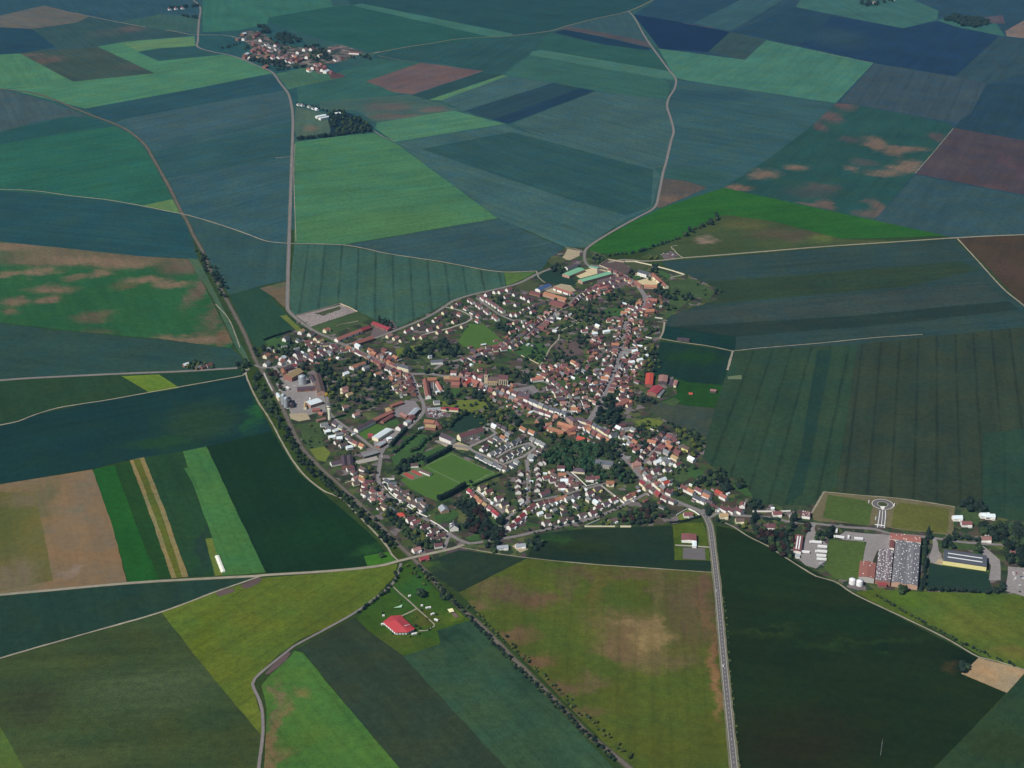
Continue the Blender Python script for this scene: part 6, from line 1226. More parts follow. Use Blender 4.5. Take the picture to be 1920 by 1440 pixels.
def treeline(label, pts, n, kd='broad', leaves=('broad',), r=(2.5, 4), asp=1.0, jit=3.0, group=None, lst=None):
    ln = smooth(pts, 4.0) if len(pts) > 2 else [P(*pts[0]).lerp(P(*pts[1]), k / 40) for k in range(41)]
    for i in range(n):
        p = ln[min(len(ln) - 1, int((i + random.uniform(.2, .8)) / n * len(ln)))] + Vector((random.uniform(-jit, jit), random.uniform(-jit, jit), 0))
        rr = random.uniform(*r); tree(p, kd, random.choice(leaves), rr, rr * 2 * asp * random.uniform(.85, 1.15), label, group or label, lst)

DK = ('dark', 'dark', 'broad'); MX = ('broad', 'broad', 'dark', 'pale')
grove('dense green wood tree beside the grey mansion', [(1018, 856), (1040, 838), (1060, 827), (1108, 829), (1124, 842), (1118, 862), (1108, 880), (1060, 880), (1030, 868)], 105, leaves=('wood', 'wood', 'broad'), r=(4, 6.2), mind=.46)
grove('tall dark tree in the park behind the grey mansion', [(1118, 838), (1130, 822), (1150, 818), (1160, 845), (1172, 872), (1165, 890), (1150, 880), (1140, 856), (1120, 855)], 24, leaves=DK, r=(4, 6))
grove('green park tree between the grey mansion and cream villa', [(1100, 880), (1112, 872), (1150, 870), (1190, 888), (1185, 905), (1150, 900), (1120, 905), (1105, 895)], 30, leaves=('wood', 'dark', 'broad'), r=(3.5, 5.5))
grove('narrow lime-tinted conifer beside the grey mansion', [(1139, 845), (1142, 838), (1146, 845), (1144, 856)], 2, 'conifer', ('dark',), r=(3, 3.6), asp=1.9)
grove('huge dark tree at the foot of the long street', [(1116, 760), (1125, 745), (1152, 744), (1166, 768), (1168, 788), (1140, 795), (1115, 790)], 22, leaves=('dark',), r=(5, 7))
grove('dark tree in the clump below the crimson barn', [(1182, 744), (1205, 738), (1228, 746), (1226, 756), (1195, 752)], 10, leaves=DK, r=(3.5, 5))
grove('dark tree in the copse right of the farmhouse', [(1238, 548), (1262, 543), (1290, 548), (1302, 560), (1275, 562), (1245, 558)], 17, leaves=DK, r=(4, 6))
grove('dark tree right of the manor courtyard', [(1224, 544), (1238, 530), (1248, 545), (1240, 552)], 7, leaves=DK, r=(4, 5.5))
grove('dark tree behind the manor house', [(1218, 508), (1225, 497), (1235, 498), (1232, 512)], 6, leaves=DK, r=(4, 5.5))
grove('round tree beside the manor lawn', [(1173, 516), (1183, 508), (1192, 508), (1186, 522), (1176, 522)], 6, leaves=('copper', 'broad', 'dark'), r=(3.2, 4.6))
grove('broad tree in the middle of the manor courtyard', [(1210, 524), (1215, 518), (1220, 524), (1216, 531)], 2, leaves=('broad',), r=(4, 5))
grove('tree around the gardens below the top street', [(1140, 550), (1165, 543), (1172, 560), (1200, 555), (1196, 575), (1150, 568), (1135, 563)], 18, leaves=DK, r=(3.5, 5.5))
grove('dark tree by the outermost houses of the long street', [(1244, 570), (1262, 572), (1266, 582), (1250, 582)], 5, leaves=DK, r=(3.5, 5))
grove('single dark tree on the pasture edge', [(1342, 541), (1354, 541), (1352, 552), (1342, 550)], 4, leaves=DK, r=(3.5, 5))
grove('small tree dotted on the pasture', [(1300, 535), (1312, 532), (1335, 555), (1328, 562)], 4, leaves=DK, r=(2, 3.2))
grove('dark tree above the green-roofed barns', [(1030, 497), (1045, 494), (1058, 503), (1050, 515), (1036, 508)], 13, leaves=DK, r=(4, 5.5))
grove('dark tree at the bend of the winding road', [(1105, 485), (1118, 477), (1135, 480), (1138, 488), (1120, 492), (1108, 490)], 10, leaves=DK, r=(3.5, 5.2))
treeline('hedgerow tree below the saturated green field', [(1138, 481), (1160, 477), (1192, 474), (1231, 461), (1256, 453), (1275, 447)], 24, leaves=DK, r=(3, 4.5))
treeline('dark scrub tree above the rough pasture', [(1285, 445), (1310, 430), (1325, 422), (1350, 406)], 16, leaves=DK, r=(4, 7), jit=9)
grove('tree beside the little allotment yard', [(1212, 482), (1222, 478), (1238, 480), (1236, 486), (1215, 487)], 6, leaves=MX, r=(3, 4.5))
grove('churchyard conifer right of the church', [(975, 706), (985, 700), (998, 704), (992, 722), (978, 720)], 8, 'conifer', ('dark',), r=(3.5, 4.5), asp=1.3)
grove('dark tree behind the church choir', [(935, 690), (948, 686), (956, 700), (944, 705)], 6, leaves=DK, r=(3.5, 5))
grove('dark tree in gardens above the church', [(905, 672), (925, 668), (928, 684), (912, 688)], 7, leaves=DK, r=(3.2, 4.8))
grove('dark tree left of the church choir gardens', [(958, 695), (968, 688), (975, 705), (965, 708)], 5, leaves=DK, r=(3.5, 4.8))
grove('tree in the dark copse north of the town hall', [(757, 664), (775, 650), (800, 642), (838, 634), (862, 652), (868, 666), (840, 665), (818, 662), (795, 670), (770, 672)], 44, leaves=DK, r=(4, 6))
grove('tree on the lawn side of the town hall copse', [(742, 668), (752, 655), (765, 648), (770, 660), (755, 668)], 7, leaves=MX, r=(3, 4.5))
grove('round tree beside the triangular green by the town hall', [(790, 692), (800, 688), (812, 690), (820, 688), (836, 692), (842, 700), (826, 700), (800, 700)], 11, leaves=('broad', 'dark', 'pale'), r=(3.2, 4.8))
grove('tree between the white range and the diagonal street', [(835, 680), (865, 680), (872, 690), (850, 698), (835, 690)], 9, leaves=DK, r=(3, 4.8))
grove('tree in the silo gardens east of the long brown shed', [(604, 712), (620, 702), (660, 700), (700, 698), (732, 708), (738, 722), (722, 750), (690, 765), (650, 775), (622, 762), (616, 735)], 78, leaves=('dark', 'dark', 'broad', 'pale'), r=(3, 5.2))
grove('dark tree above the broad silo', [(590, 682), (605, 675), (618, 680), (626, 698), (610, 704), (594, 698)], 15, leaves=DK, r=(4, 5.5))
grove('dark copper tree by the silo yard entrance', [(563, 680), (572, 675), (578, 692), (568, 696)], 4, leaves=('copper', 'dark'), r=(3.5, 5))
grove('single bright yellow tree beside the silo gardens', [(612, 735), (617, 735), (617, 741), (612, 741)], 1, leaves=('yellow',), r=(3.5, 4))
grove('tree between station street and its gardens', [(620, 668), (660, 662), (668, 678), (640, 690), (625, 685)], 13, leaves=MX, r=(2.8, 4.5))
grove('dark tree in gardens along the upper main street', [(672, 672), (690, 668), (700, 685), (690, 692), (676, 688)], 8, leaves=DK, r=(3, 4.5))
grove('tree on the railway bank opposite the silo yard', [(474, 697), (488, 700), (500, 728), (512, 750), (528, 785), (520, 792), (505, 775), (490, 752), (478, 725)], 40, leaves=('broad', 'broad', 'dark'), r=(3.2, 5.4), mind=.6)
grove('tree between the railway and the silo yard lane', [(500, 692), (515, 697), (528, 715), (534, 730), (526, 732), (512, 714)], 14, leaves=('broad', 'dark', 'copper'), r=(3.2, 5))
grove('tree at the west road level crossing', [(440, 684), (455, 676), (470, 682), (466, 694), (450, 696)], 8, leaves=DK, r=(4, 5.5))
grove('tree around the lone farm on the west road', [(348, 682), (372, 677), (400, 680), (402, 690), (370, 692), (352, 690)], 13, leaves=MX, r=(3, 5))
grove('tree on the hedge line north of station street', [(472, 650), (500, 650), (545, 640), (556, 655), (545, 668), (500, 660), (480, 668)], 20, leaves=DK, r=(3.5, 5.2))
grove('tree in the garden behind the orange gable house', [(545, 640), (570, 632), (600, 645), (596, 658), (560, 655)], 13, leaves=MX, r=(2.8, 4.4))
grove('slim poplar behind the crimson stable barn', [(697, 606), (705, 596), (722, 600), (741, 612), (735, 616), (715, 606)], 11, 'poplar', ('dark',), r=(2.4, 3.2), asp=2.1, mind=.5)
treeline('dark tree beside the northern railway line', [(372, 470), (385, 497), (405, 533), (418, 558)], 16, leaves=DK, r=(4, 6), jit=7)
treeline('dark tree on the east side of the northern railway', [(398, 498), (412, 520), (424, 545)], 8, leaves=DK, r=(4, 6), jit=6)
grove('dark tree in the park at the stadium road bend', [(880, 965), (902, 950), (922, 980), (944, 998), (940, 1008), (925, 1014), (897, 1008), (872, 990)], 40, leaves=('dark', 'conifer', 'dark', 'copper') if False else ('dark', 'dark', 'copper'), r=(4, 6.2), mind=.6)
grove('near-black round tree at the estate street junction', [(932, 968), (940, 968), (942, 980), (934, 982)], 3, leaves=('dark',), r=(4.8, 5.6), mind=.3)
grove('dark tree behind the terrace street row', [(850, 945), (870, 925), (882, 932), (900, 950), (880, 962), (860, 960)], 20, leaves=DK, r=(3.5, 5.5))
grove('dark tree beside the grey bungalows below the road', [(912, 1018), (925, 1012), (935, 1020), (930, 1036), (915, 1034)], 8, leaves=DK, r=(3, 4.8))
grove('brown-green tree right of the grey bungalows', [(985, 1008), (1000, 1002), (1018, 1015), (1010, 1035), (992, 1030)], 9, leaves=DK, r=(3.5, 5))
grove('tree in the gardens of the grassy fork', [(770, 1000), (790, 990), (806, 1005), (825, 1018), (800, 1030), (780, 1018)], 22, leaves=MX, r=(3, 5))
grove('dark tree along the railway gardens of stadium road', [(725, 962), (735, 958), (760, 985), (790, 1010), (782, 1018), (755, 1000)], 20, leaves=DK, r=(3, 5))
grove('tall narrow cypress beside the railway gardens', [(727, 962), (731, 958), (733, 972), (729, 975)], 2, 'poplar', ('conifer',), r=(2.8, 3.2), asp=2.6)
grove('dark tree around the tennis court path', [(738, 880), (748, 868), (770, 858), (786, 848), (792, 860), (775, 866), (760, 880), (745, 888)], 20, leaves=DK, r=(3.8, 5.5))
treeline('green tree in the front row behind the supermarket', [(740, 850), (755, 836), (772, 822), (786, 810)], 15, leaves=('wood', 'broad'), r=(3, 4.2), jit=2)
treeline('green tree in the back row behind the supermarket', [(772, 848), (788, 838), (800, 826), (818, 816)], 13, leaves=('wood', 'broad', 'dark'), r=(3, 4.4), jit=2.5)
grove('brown-green tree beside the dark crop plot', [(828, 796), (845, 782), (868, 768), (876, 774), (855, 790), (836, 802)], 20, leaves=('broad', 'pale', 'dark'), r=(3.5, 5.2), mind=.6)
grove('dark tree behind the right school wing', [(828, 738), (838, 725), (846, 740), (850, 755), (834, 756)], 12, leaves=DK, r=(3.6, 5.2))
grove('dark tree in gardens below the church row', [(884, 730), (898, 728), (912, 745), (915, 755), (900, 752), (888, 744)], 12, leaves=DK, r=(3.6, 5.4))
grove('dark tree in the gardens south of the high street', [(920, 770), (945, 765), (970, 780), (975, 800), (950, 808), (925, 795)], 22, leaves=('dark', 'broad', 'pale'), r=(3.4, 5.4))
grove('orchard tree below the lime meadow', [(880, 775), (905, 770), (930, 782), (920, 792), (895, 785)], 9, leaves=MX, r=(2.6, 4))
grove('near-black tree above the orange-roofed pair', [(1002, 797), (1012, 790), (1020, 800), (1012, 808)], 5, leaves=('dark',), r=(4.4, 6))
grove('garden tree between orange courtyard and the dense wood', [(1020, 812), (1050, 812), (1070, 818), (1050, 828), (1028, 830)], 10, leaves=MX, r=(2.8, 4.2))
grove('yellow-green tree by the grey estate entrance', [(932, 806), (938, 806), (938, 815), (933, 815)], 2, leaves=('pale', 'yellow') if False else ('pale',), r=(3.5, 4.2), mind=.4)
grove('garden tree below the orchard path', [(1035, 660), (1060, 660), (1082, 672), (1072, 684), (1040, 680)], 15, leaves=DK, r=(3.2, 5))
grove('garden tree right of the orchard soil', [(1080, 630), (1100, 628), (1110, 650), (1098, 660), (1085, 650)], 11, leaves=DK, r=(3.2, 5))
grove('garden tree in the hollow above the long street', [(1085, 575), (1115, 570), (1140, 595), (1130, 615), (1100, 610), (1080, 596)], 26, leaves=DK, r=(3, 4.8))
grove('garden tree along the lower orchard path', [(985, 655), (1005, 648), (1012, 665), (1000, 676)], 8, leaves=DK, r=(2.6, 4))
grove('garden tree in the dark square lawn by the hill lane', [(1075, 692), (1090, 688), (1112, 700), (1106, 714), (1082, 712)], 11, leaves=DK, r=(3, 4.6))
grove('garden tree behind the long street, right side', [(1205, 648), (1222, 650), (1232, 665), (1222, 690), (1206, 685)], 22, leaves=('dark', 'broad', 'pale'), r=(3, 4.8))
grove('garden tree near the white allotment walls', [(1208, 610), (1236, 612), (1232, 628), (1210, 630)], 9, leaves=MX, r=(2.4, 3.8))
grove('tree in gardens below the upper estate', [(930, 608), (955, 602), (975, 612), (965, 628), (940, 630)], 18, leaves=DK, r=(3, 4.6))
grove('tree on the yard edge of the upper estate', [(918, 558), (930, 552), (945, 562), (940, 572), (926, 566)], 8, leaves=DK, r=(2.8, 4.2))
grove('small tree among the loop close houses', [(828, 590), (845, 585), (870, 600), (862, 618), (840, 615)], 8, leaves=DK, r=(2, 3.2))
grove('dark tree above the eastern lane gardens', [(1190, 806), (1205, 800), (1220, 815), (1215, 840), (1198, 835), (1188, 820)], 24, leaves=DK, r=(3.6, 5.4))
grove('dark tree by the eastern crossroads', [(1185, 858), (1198, 848), (1212, 855), (1200, 866), (1188, 866)], 9, leaves=DK, r=(3.4, 5))
grove('garden tree on the field edge east of the village', [(1262, 800), (1285, 800), (1318, 822), (1318, 845), (1296, 858), (1300, 830), (1275, 815)], 22, leaves=('dark', 'broad', 'pale'), r=(2.8, 4.8))
grove('small dark orchard tree on the eastern bank', [(1235, 800), (1250, 798), (1256, 812), (1240, 815)], 7, leaves=('copper', 'dark'), r=(3, 4.6))
grove('dark tree in the copse behind the long white terrace', [(1292, 912), (1305, 898), (1322, 895), (1345, 878), (1362, 888), (1366, 902), (1345, 908), (1322, 912)], 26, leaves=DK, r=(3.6, 5.6), mind=.6)
grove('dark round tree right of the terrace copse', [(1352, 908), (1362, 905), (1372, 916), (1362, 924)], 5, leaves=DK, r=(4, 5.4))
grove('dark tree at the field corner east of the terrace', [(1376, 902), (1390, 898), (1396, 912), (1384, 916)], 5, leaves=DK, r=(4, 5.4))
grove('dark scrub tree at the end of the long terrace', [(1402, 940), (1420, 935), (1432, 950), (1415, 956)], 9, leaves=DK, r=(3, 4.6))
grove('tree between the crossroads and the green', [(1256, 912), (1270, 905), (1282, 920), (1270, 930), (1258, 925)], 9, leaves=('broad', 'dark', 'pale'), r=(3, 4.6))
grove('dark tree in the gardens south of the crossroads', [(1160, 965), (1180, 958), (1215, 945), (1245, 950), (1255, 962), (1230, 975), (1190, 985), (1165, 980)], 36, leaves=('dark', 'dark', 'broad', 'copper'), r=(3, 5))
grove('dark tree inside the yellow walled garden', [(1125, 975), (1135, 968), (1160, 978), (1162, 985), (1130, 985)], 6, leaves=MX, r=(2.6, 4))
grove('round clipped tree on the square below the crossroads', [(1316, 952), (1330, 946), (1338, 956), (1326, 966)], 6, leaves=('broad', 'dark'), r=(3.5, 4.8))
treeline('small round street tree along the plain tree-lined road', [(1000, 1001), (1056, 989), (1110, 976), (1140, 963), (1170, 950)], 17, leaves=('dark',), r=(1.4, 1.9), jit=.4, group='street trees of the tree-lined road')
treeline('small round street tree along stadium road', [(735, 937), (765, 957), (800, 976), (838, 1000)], 11, leaves=('dark',), r=(1.4, 1.9), jit=.4, group='street trees of stadium road')
grove('tree in the thick copse left of the truck shed', [(1410, 985), (1432, 992), (1455, 995), (1478, 990), (1488, 1010), (1486, 1040), (1462, 1042), (1440, 1025), (1418, 1008)], 44, leaves=('dark', 'broad', 'dark', 'copper'), r=(4, 6), mind=.6)
grove('tall dark conifer on school road', [(1408, 972), (1416, 966), (1418, 985), (1410, 988)], 4, 'conifer', ('conifer',), r=(4, 5), asp=1.7, mind=.5)
grove('tall dark poplar before the dotted depot', [(1483, 975), (1490, 972), (1492, 992), (1484, 992)], 3, 'poplar', ('conifer',), r=(3.6, 4.4), asp=2.2, mind=.5)
grove('dark copper tree in front of the dotted depot', [(1508, 985), (1516, 978), (1518, 998), (1510, 1000)], 6, leaves=('copper', 'dark'), r=(3, 4))
grove('dark tree on the small lawn of the truck yard', [(1526, 1002), (1540, 998), (1560, 992), (1562, 1005), (1540, 1012), (1528, 1012)], 10, leaves=DK, r=(3.4, 5))
grove('tall dark tree beside the factory roof end', [(1738, 990), (1744, 988), (1748, 1012), (1740, 1012)], 3, 'conifer', ('conifer',), r=(3, 3.8), asp=2.0, mind=.5)
grove('garden tree before the dark-roofed warehouse', [(1768, 1008), (1780, 1004), (1794, 1012), (1788, 1026), (1770, 1026)], 8, leaves=DK, r=(3.6, 5.4))
grove('dark cone tree right of the warehouse lawn', [(1826, 1022), (1836, 1018), (1840, 1034), (1828, 1036)], 4, leaves=DK, r=(3.6, 5))
grove('tall dark tree at the top of the far right houses', [(1798, 945), (1815, 936), (1842, 944), (1850, 956), (1838, 962), (1815, 955)], 18, leaves=('dark',), r=(4, 5.6), mind=.55)
grove('dark tree of the thick wood at the right edge', [(1835, 975), (1860, 985), (1920, 982), (1980, 1000), (1980, 1060), (1915, 1062), (1886, 1050), (1882, 1015), (1845, 1005)], 150, leaves=('dark', 'dark', 'broad'), r=(4.2, 6.8), mind=.38)
treeline('dark conifer lining the strip right of the factory', [(1735, 1015), (1734, 1060), (1728, 1108)], 20, 'conifer', ('dark', 'conifer'), r=(3, 3.8), asp=1.5, jit=2)
treeline('dark tree closing the foot of the dark square crop', [(1742, 1106), (1800, 1110), (1862, 1112), (1880, 1100)], 22, leaves=('dark',), r=(3.4, 4.8), jit=3)
treeline('dark hedge tree before the houses right of the test lawn', [(1788, 1004), (1810, 1012), (1838, 1014)], 10, leaves=('dark',), r=(3, 4), jit=2)
grove('dark tree at the foot of the factory', [(1684, 1102), (1694, 1100), (1700, 1110), (1690, 1112)], 4, leaves=DK, r=(3.5, 5))
grove('dark tree beside the sandy lot', [(1798, 1248), (1808, 1242), (1818, 1252), (1808, 1258)], 5, leaves=DK, r=(3.5, 5))
grove('lone round tree on the bright green triangle', [(712, 1041), (717, 1041), (717, 1046), (712, 1046)], 1, leaves=('broad',), r=(4, 4.5))
grove('round dark tree on the pavilion meadow', [(780, 1106), (790, 1102), (798, 1116), (786, 1120)], 4, leaves=('broad', 'dark'), r=(4, 5.4), mind=.6)
grove('dark tree by the railway above the pavilion meadow', [(826, 1112), (836, 1108), (842, 1122), (830, 1122)], 4, leaves=DK, r=(3.5, 4.8))
# far away
grove('dark tree at the top of the far hamlet', [(480, 44), (492, 46), (508, 58), (506, 62), (488, 60)], 16, leaves=('dark',), r=(6, 10), mind=.45)
grove('dark tree of the long copse above the far hamlet', [(500, 66), (515, 62), (535, 61), (566, 72), (552, 80), (518, 82)], 46, leaves=('dark',), r=(6, 9), mind=.45)
grove('dark tree in the copse below the far hamlet', [(470, 110), (515, 108), (540, 116), (530, 126), (500, 126)], 18, leaves=('dark',), r=(5, 8))
grove('dark tree between the roofs of the far hamlet', [(452, 88), (470, 76), (474, 98), (530, 86), (548, 92), (545, 100), (470, 104)], 9, leaves=DK, r=(5, 8))
grove('dark tree on the right of the far hamlet', [(575, 84), (598, 84), (625, 104), (618, 120), (584, 116), (570, 98)], 26, leaves=DK, r=(5, 8))
grove('dark tree at the far hamlet exit', [(645, 110), (680, 100), (712, 112), (660, 116)], 9, leaves=DK, r=(5, 7))
treeline('dark tree massed along the front of the far hamlet', [(470, 113), (500, 118), (536, 118)], 26, leaves=('dark',), r=(5, 7.5), jit=9)
treeline('dark tree between the right-hand roofs of the far hamlet', [(572, 88), (600, 96), (618, 112), (590, 114)], 22, leaves=('dark',), r=(5, 7), jit=14)
treeline('dark hedge tree below the far hamlet', [(516, 133), (540, 130), (575, 125)], 10, leaves=('dark',), r=(4, 6.5))
treeline('dark hedge tree on the lane into the far hamlet', [(415, 92), (432, 88), (450, 82)], 6, leaves=('dark',), r=(4, 6))
grove('dark tree of the walled plantation', [(612, 214), (632, 205), (660, 213), (698, 236), (694, 246), (640, 254), (620, 244)], 70, leaves=('dark', 'dark', 'broad'), r=(5, 8), mind=.45)
treeline('dark tree in the belt along the plantation', [(560, 262), (600, 258), (650, 252), (696, 245)], 44, leaves=('dark',), r=(4.5, 6.5))
treeline('small tree along the plantation lane', [(557, 196), (575, 199), (600, 206), (615, 210)], 8, leaves=('dark',), r=(4, 6))
grove('dark tree of the far oval wood', [(1768, 36), (1788, 28), (1830, 32), (1856, 42), (1830, 50), (1792, 44)], 90, leaves=('dark',), r=(7, 11), mind=.32)
grove('dark tree by the far skyline farm', [(1600, -4), (1680, -6), (1672, 4), (1640, 12), (1612, 6)], 18, leaves=('dark',), r=(7, 11), mind=.6)
treeline('dark tree beside the far skyline houses', [(318, 17), (345, 15), (372, 12)], 9, leaves=('dark',), r=(6, 9))
treeline('dark tree in the short far hedge left of the road', [(342, 31), (372, 35)], 6, leaves=('dark',), r=(6, 8))

# shrubs
treeline('shrub on the bank between railway and field track', [(530, 800), (550, 838), (575, 872), (610, 905), (650, 940), (700, 985), (735, 1025)], 170, leaves=('broad', 'dark', 'dark'), r=(2.0, 4.0), jit=7, lst=BUSHES)
treeline('shrub beside the railway cutting south of the crossing', [(785, 1062), (830, 1110), (880, 1160), (940, 1222), (1010, 1290), (1080, 1360), (1150, 1425)], 170, leaves=('broad', 'dark', 'dark'), r=(1.6, 3.0), jit=3, lst=BUSHES)
treeline('shrub on the field side of the railway cutting', [(880, 1140), (940, 1195), (1000, 1250), (1060, 1310), (1130, 1375), (1180, 1420)], 80, leaves=('broad', 'pale'), r=(1.2, 2.6), jit=5, lst=BUSHES)
treeline('round shrub along the right verge of the straight road', [(1358, 1120), (1364, 1180), (1372, 1280), (1381, 1370), (1387, 1440)], 26, leaves=('pale', 'broad'), r=(1.0, 1.8), jit=.6, lst=BUSHES)
treeline('shrub of the hedge along the yellow-green pasture', [(1645, 1118), (1690, 1145), (1740, 1172), (1800, 1205), (1850, 1228), (1905, 1250)], 46, leaves=('dark', 'broad'), r=(1.2, 2.4), jit=1.5, lst=BUSHES)
treeline('shrub along the farm lane by the pavilion meadow', [(748, 1068), (730, 1102), (700, 1128), (672, 1150)], 26, leaves=('dark', 'broad'), r=(1.6, 3), jit=3, lst=BUSHES)
treeline('scrubby bush below the railway crossing', [(765, 1060), (780, 1075), (800, 1095)], 12, leaves=('broad', 'pale'), r=(1.6, 3), jit=6, lst=BUSHES)
grove('small bush in the pavilion meadow', [(700, 1140), (770, 1120), (820, 1150), (815, 1190), (740, 1210)], 14, leaves=MX, r=(1, 2), mind=2, lst=BUSHES)
grove('bush on the waste ground of tower lane meadow', [(560, 800), (600, 795), (615, 835), (590, 850), (570, 835)], 12, leaves=MX, r=(1.4, 2.8), mind=1.4, lst=BUSHES)
grove('garden bush among the stadium road houses', [(660, 880), (700, 890), (740, 950), (800, 985), (790, 1000), (720, 945), (670, 900)], 40, leaves=MX, r=(1.2, 2.4), mind=1.2, lst=BUSHES)
grove('garden bush in the plots behind tower lane', [(612, 805), (650, 825), (672, 850), (655, 852), (620, 828)], 26, leaves=MX, r=(1.2, 2.4), mind=1.2, lst=BUSHES)
grove('garden bush on the strips behind south street', [(1010, 950), (1060, 945), (1110, 935), (1130, 935), (1090, 958), (1030, 970)], 40, leaves=MX, r=(1.2, 2.4), mind=1.2, lst=BUSHES)
grove('garden bush among the estate street houses', [(985, 870), (1060, 885), (1060, 918), (1025, 930), (960, 935), (940, 900)], 44, leaves=MX, r=(1.2, 2.2), mind=1.2, lst=BUSHES)
BUSHES.sort(key=lambda t: -t[0])
# scattered small garden trees all over the old village
for poly, n in (([(560, 640), (700, 690), (760, 700), (700, 770), (600, 700)], 26), ([(955, 600), (1000, 560), (1100, 545), (1200, 580), (1150, 620), (1000, 640), (955, 640)], 50), ([(960, 640), (1100, 610), (1130, 680), (1080, 720), (990, 700)], 40), ([(1000, 725), (1110, 720), (1110, 760), (1060, 790), (1010, 765)], 26), ([(1150, 610), (1230, 600), (1240, 690), (1200, 740), (1150, 740)], 40), ([(800, 730), (900, 735), (980, 790), (900, 800), (820, 760)], 30), ([(1120, 790), (1260, 790), (1320, 840), (1290, 900), (1210, 880), (1140, 830)], 40), ([(880, 900), (1130, 920), (1180, 950), (1000, 1000), (900, 960)], 36), ([(640, 860), (700, 880), (820, 1000), (790, 1030), (690, 940)], 34), ([(1330, 970), (1420, 980), (1500, 1000), (1500, 1060), (1400, 1000)], 12)):
    grove('small garden tree among the village houses', poly, int(n * 1.7), leaves=('broad', 'dark', 'dark', 'pale'), r=(2.2, 4.2), mind=.9)
TREES.sort(key=lambda t: -t[0])
def plant(t, kind, cat):
    sz, p, kd, lf, r, h, label, group = t
    v_ = random.randrange(4 if kd == 'broad' else 2)
    e = empty(kind, p, random.random() * 6.28); e.scale = (r, r, h / 2); tag(e, label, cat, group)
    link(bpy.data.objects.new('crown' if cat == 'tree' else 'foliage', CM[(kd, v_, lf)]), e)
    link(bpy.data.objects.new('trunk' if cat == 'tree' else 'stem', TM[kd]), e)
NAMES = {'broad': 'tree', 'conifer': 'conifer', 'poplar': 'poplar'}
for t in TREES[:298]: plant(t, NAMES[t[2]], 'tree')
for t in BUSHES[:250]: plant(t, 'shrub', 'shrub')
rest = TREES[298:] + BUSHES[250:]
if rest:
    import numpy as np
    lk = list(LEAF); V, Fc, MI, base = [], [], [], 0
    cache = {}
    for t in rest:
        sz, p, kd, lf, r, h, label, group = t; v_ = random.randrange(4 if kd == 'broad' else 2)
        if (kd, v_) not in cache:
            me = CM[(kd, v_)]; cache[(kd, v_)] = ([tuple(v.co) for v in me.vertices], [tuple(f.vertices) for f in me.polygons])
        vs, fs = cache[(kd, v_)]; a = random.random() * 6.28; ca, sa = math.cos(a), math.sin(a)
        V += [(p.x + (x * ca - y * sa) * r, p.y + (x * sa + y * ca) * r, p.z + z * h / 2) for x, y, z in vs]
        Fc += [tuple(i + base for i in f) for f in fs]; MI += [lk.index(lf)] * len(fs); base += len(vs)
    me = bpy.data.meshes.new('woodland'); me.from_pydata(V, [], Fc); me.update()
    for k in lk: me.materials.append(LEAF[k])
    me.polygons.foreach_set('material_index', MI)
    tag(link(bpy.data.objects.new('woodland', me)), 'smaller dark trees and bushes massed between the village roofs and far copses', 'trees', kind='stuff')

# clipped hedges
def hedge(label, pts, w, h, lf='dark'):
    ln = smooth(pts, 2.2) if len(pts) > 2 else [P(*pts[0]).lerp(P(*pts[1]), k / 30) for k in range(31)]
    c = sum(ln, Vector()) / len(ln); bm = bmesh.new(); rings = []
    for i, p in enumerate(ln):
        d = (ln[min(i + 1, len(ln) - 1)] - ln[max(i - 1, 0)]).normalized(); n = Vector((-d.y, d.x, 0)); q = p - c; rg = []
        for a, z in ((-.5, -.1), (-.55, .5), (-.4, .95), (0, 1.05), (.4, .95), (.55, .5), (.5, -.1)):
            k = 1 + random.uniform(-.2, .2); rg.append(bm.verts.new(q + n * a * w * k + Vector((0, 0, z * h * (1 + random.uniform(-.13, .13))))))
        rings.append(rg)
    for a, b in zip(rings, rings[1:]):
        for k in range(6): bm.faces.new((a[k], b[k], b[k + 1], a[k + 1]))
    bm.faces.new(rings[0]); bm.faces.new(list(reversed(rings[-1])))
    for i in range(len(ln) * 12):
        p = random.choice(rings)[random.randrange(1, 6)].co + Vector((random.uniform(-.6, .6), random.uniform(-.6, .6), random.uniform(-.4, .5))); s = random.uniform(.25, .6)
        n = Vector((random.gauss(0, 1), random.gauss(0, 1), random.gauss(.5, 1))).normalized(); u = n.orthogonal(); v = n.cross(u)
        bm.faces.new([bm.verts.new(p + u * s * a + v * s * b_) for a, b_ in ((-1, -1), (1, -1), (1, 1), (-1, 1))])
    c.z = -.1
    tag(obj('hedge', bm, LEAF[lf], None, c), label, 'hedge')
hedge('tall dark hedge behind the upper end of the football pitch', [(797, 868), (820, 857), (846, 842)], 7, 8)
hedge('tall dark hedge below the left corner of the football pitch', [(822, 938), (846, 928), (872, 912)], 7, 8)
hedge('thin dark hedge along the lower right of the football pitch', [(887, 912), (910, 902), (940, 890)], 2.5, 3)
hedge('hedge between the football pitch and the grey estate row', [(850, 846), (890, 862), (935, 884)], 2.2, 2.5)
hedge('dark hedge along the lane beside the supermarket', [(732, 838), (748, 820), (762, 806)], 5, 6)
hedge('dark trimmed hedge around the lone lawn by the grassy fork', [(1256, 981), (1285, 977), (1313, 969)], 2.5, 2.5)
hedge('dark hedge round the white house lawn near the cemetery', [(495, 638), (520, 629), (545, 622)], 2.5, 3)
hedge('dark hedge behind the tree-lined road gardens', [(1195, 975), (1208, 970), (1216, 964)], 4, 4)
hedge('dark hedge in front of the long tan-brown house', [(1430, 973), (1450, 974), (1462, 976)], 3, 3)
hedge('dark hedge on the top side of school road gardens', [(1495, 979), (1505, 980), (1515, 981)], 3, 3)
hedge('hedge between the plots behind tower lane, upper', [(612, 814), (632, 810)], 1.6, 2, 'broad')
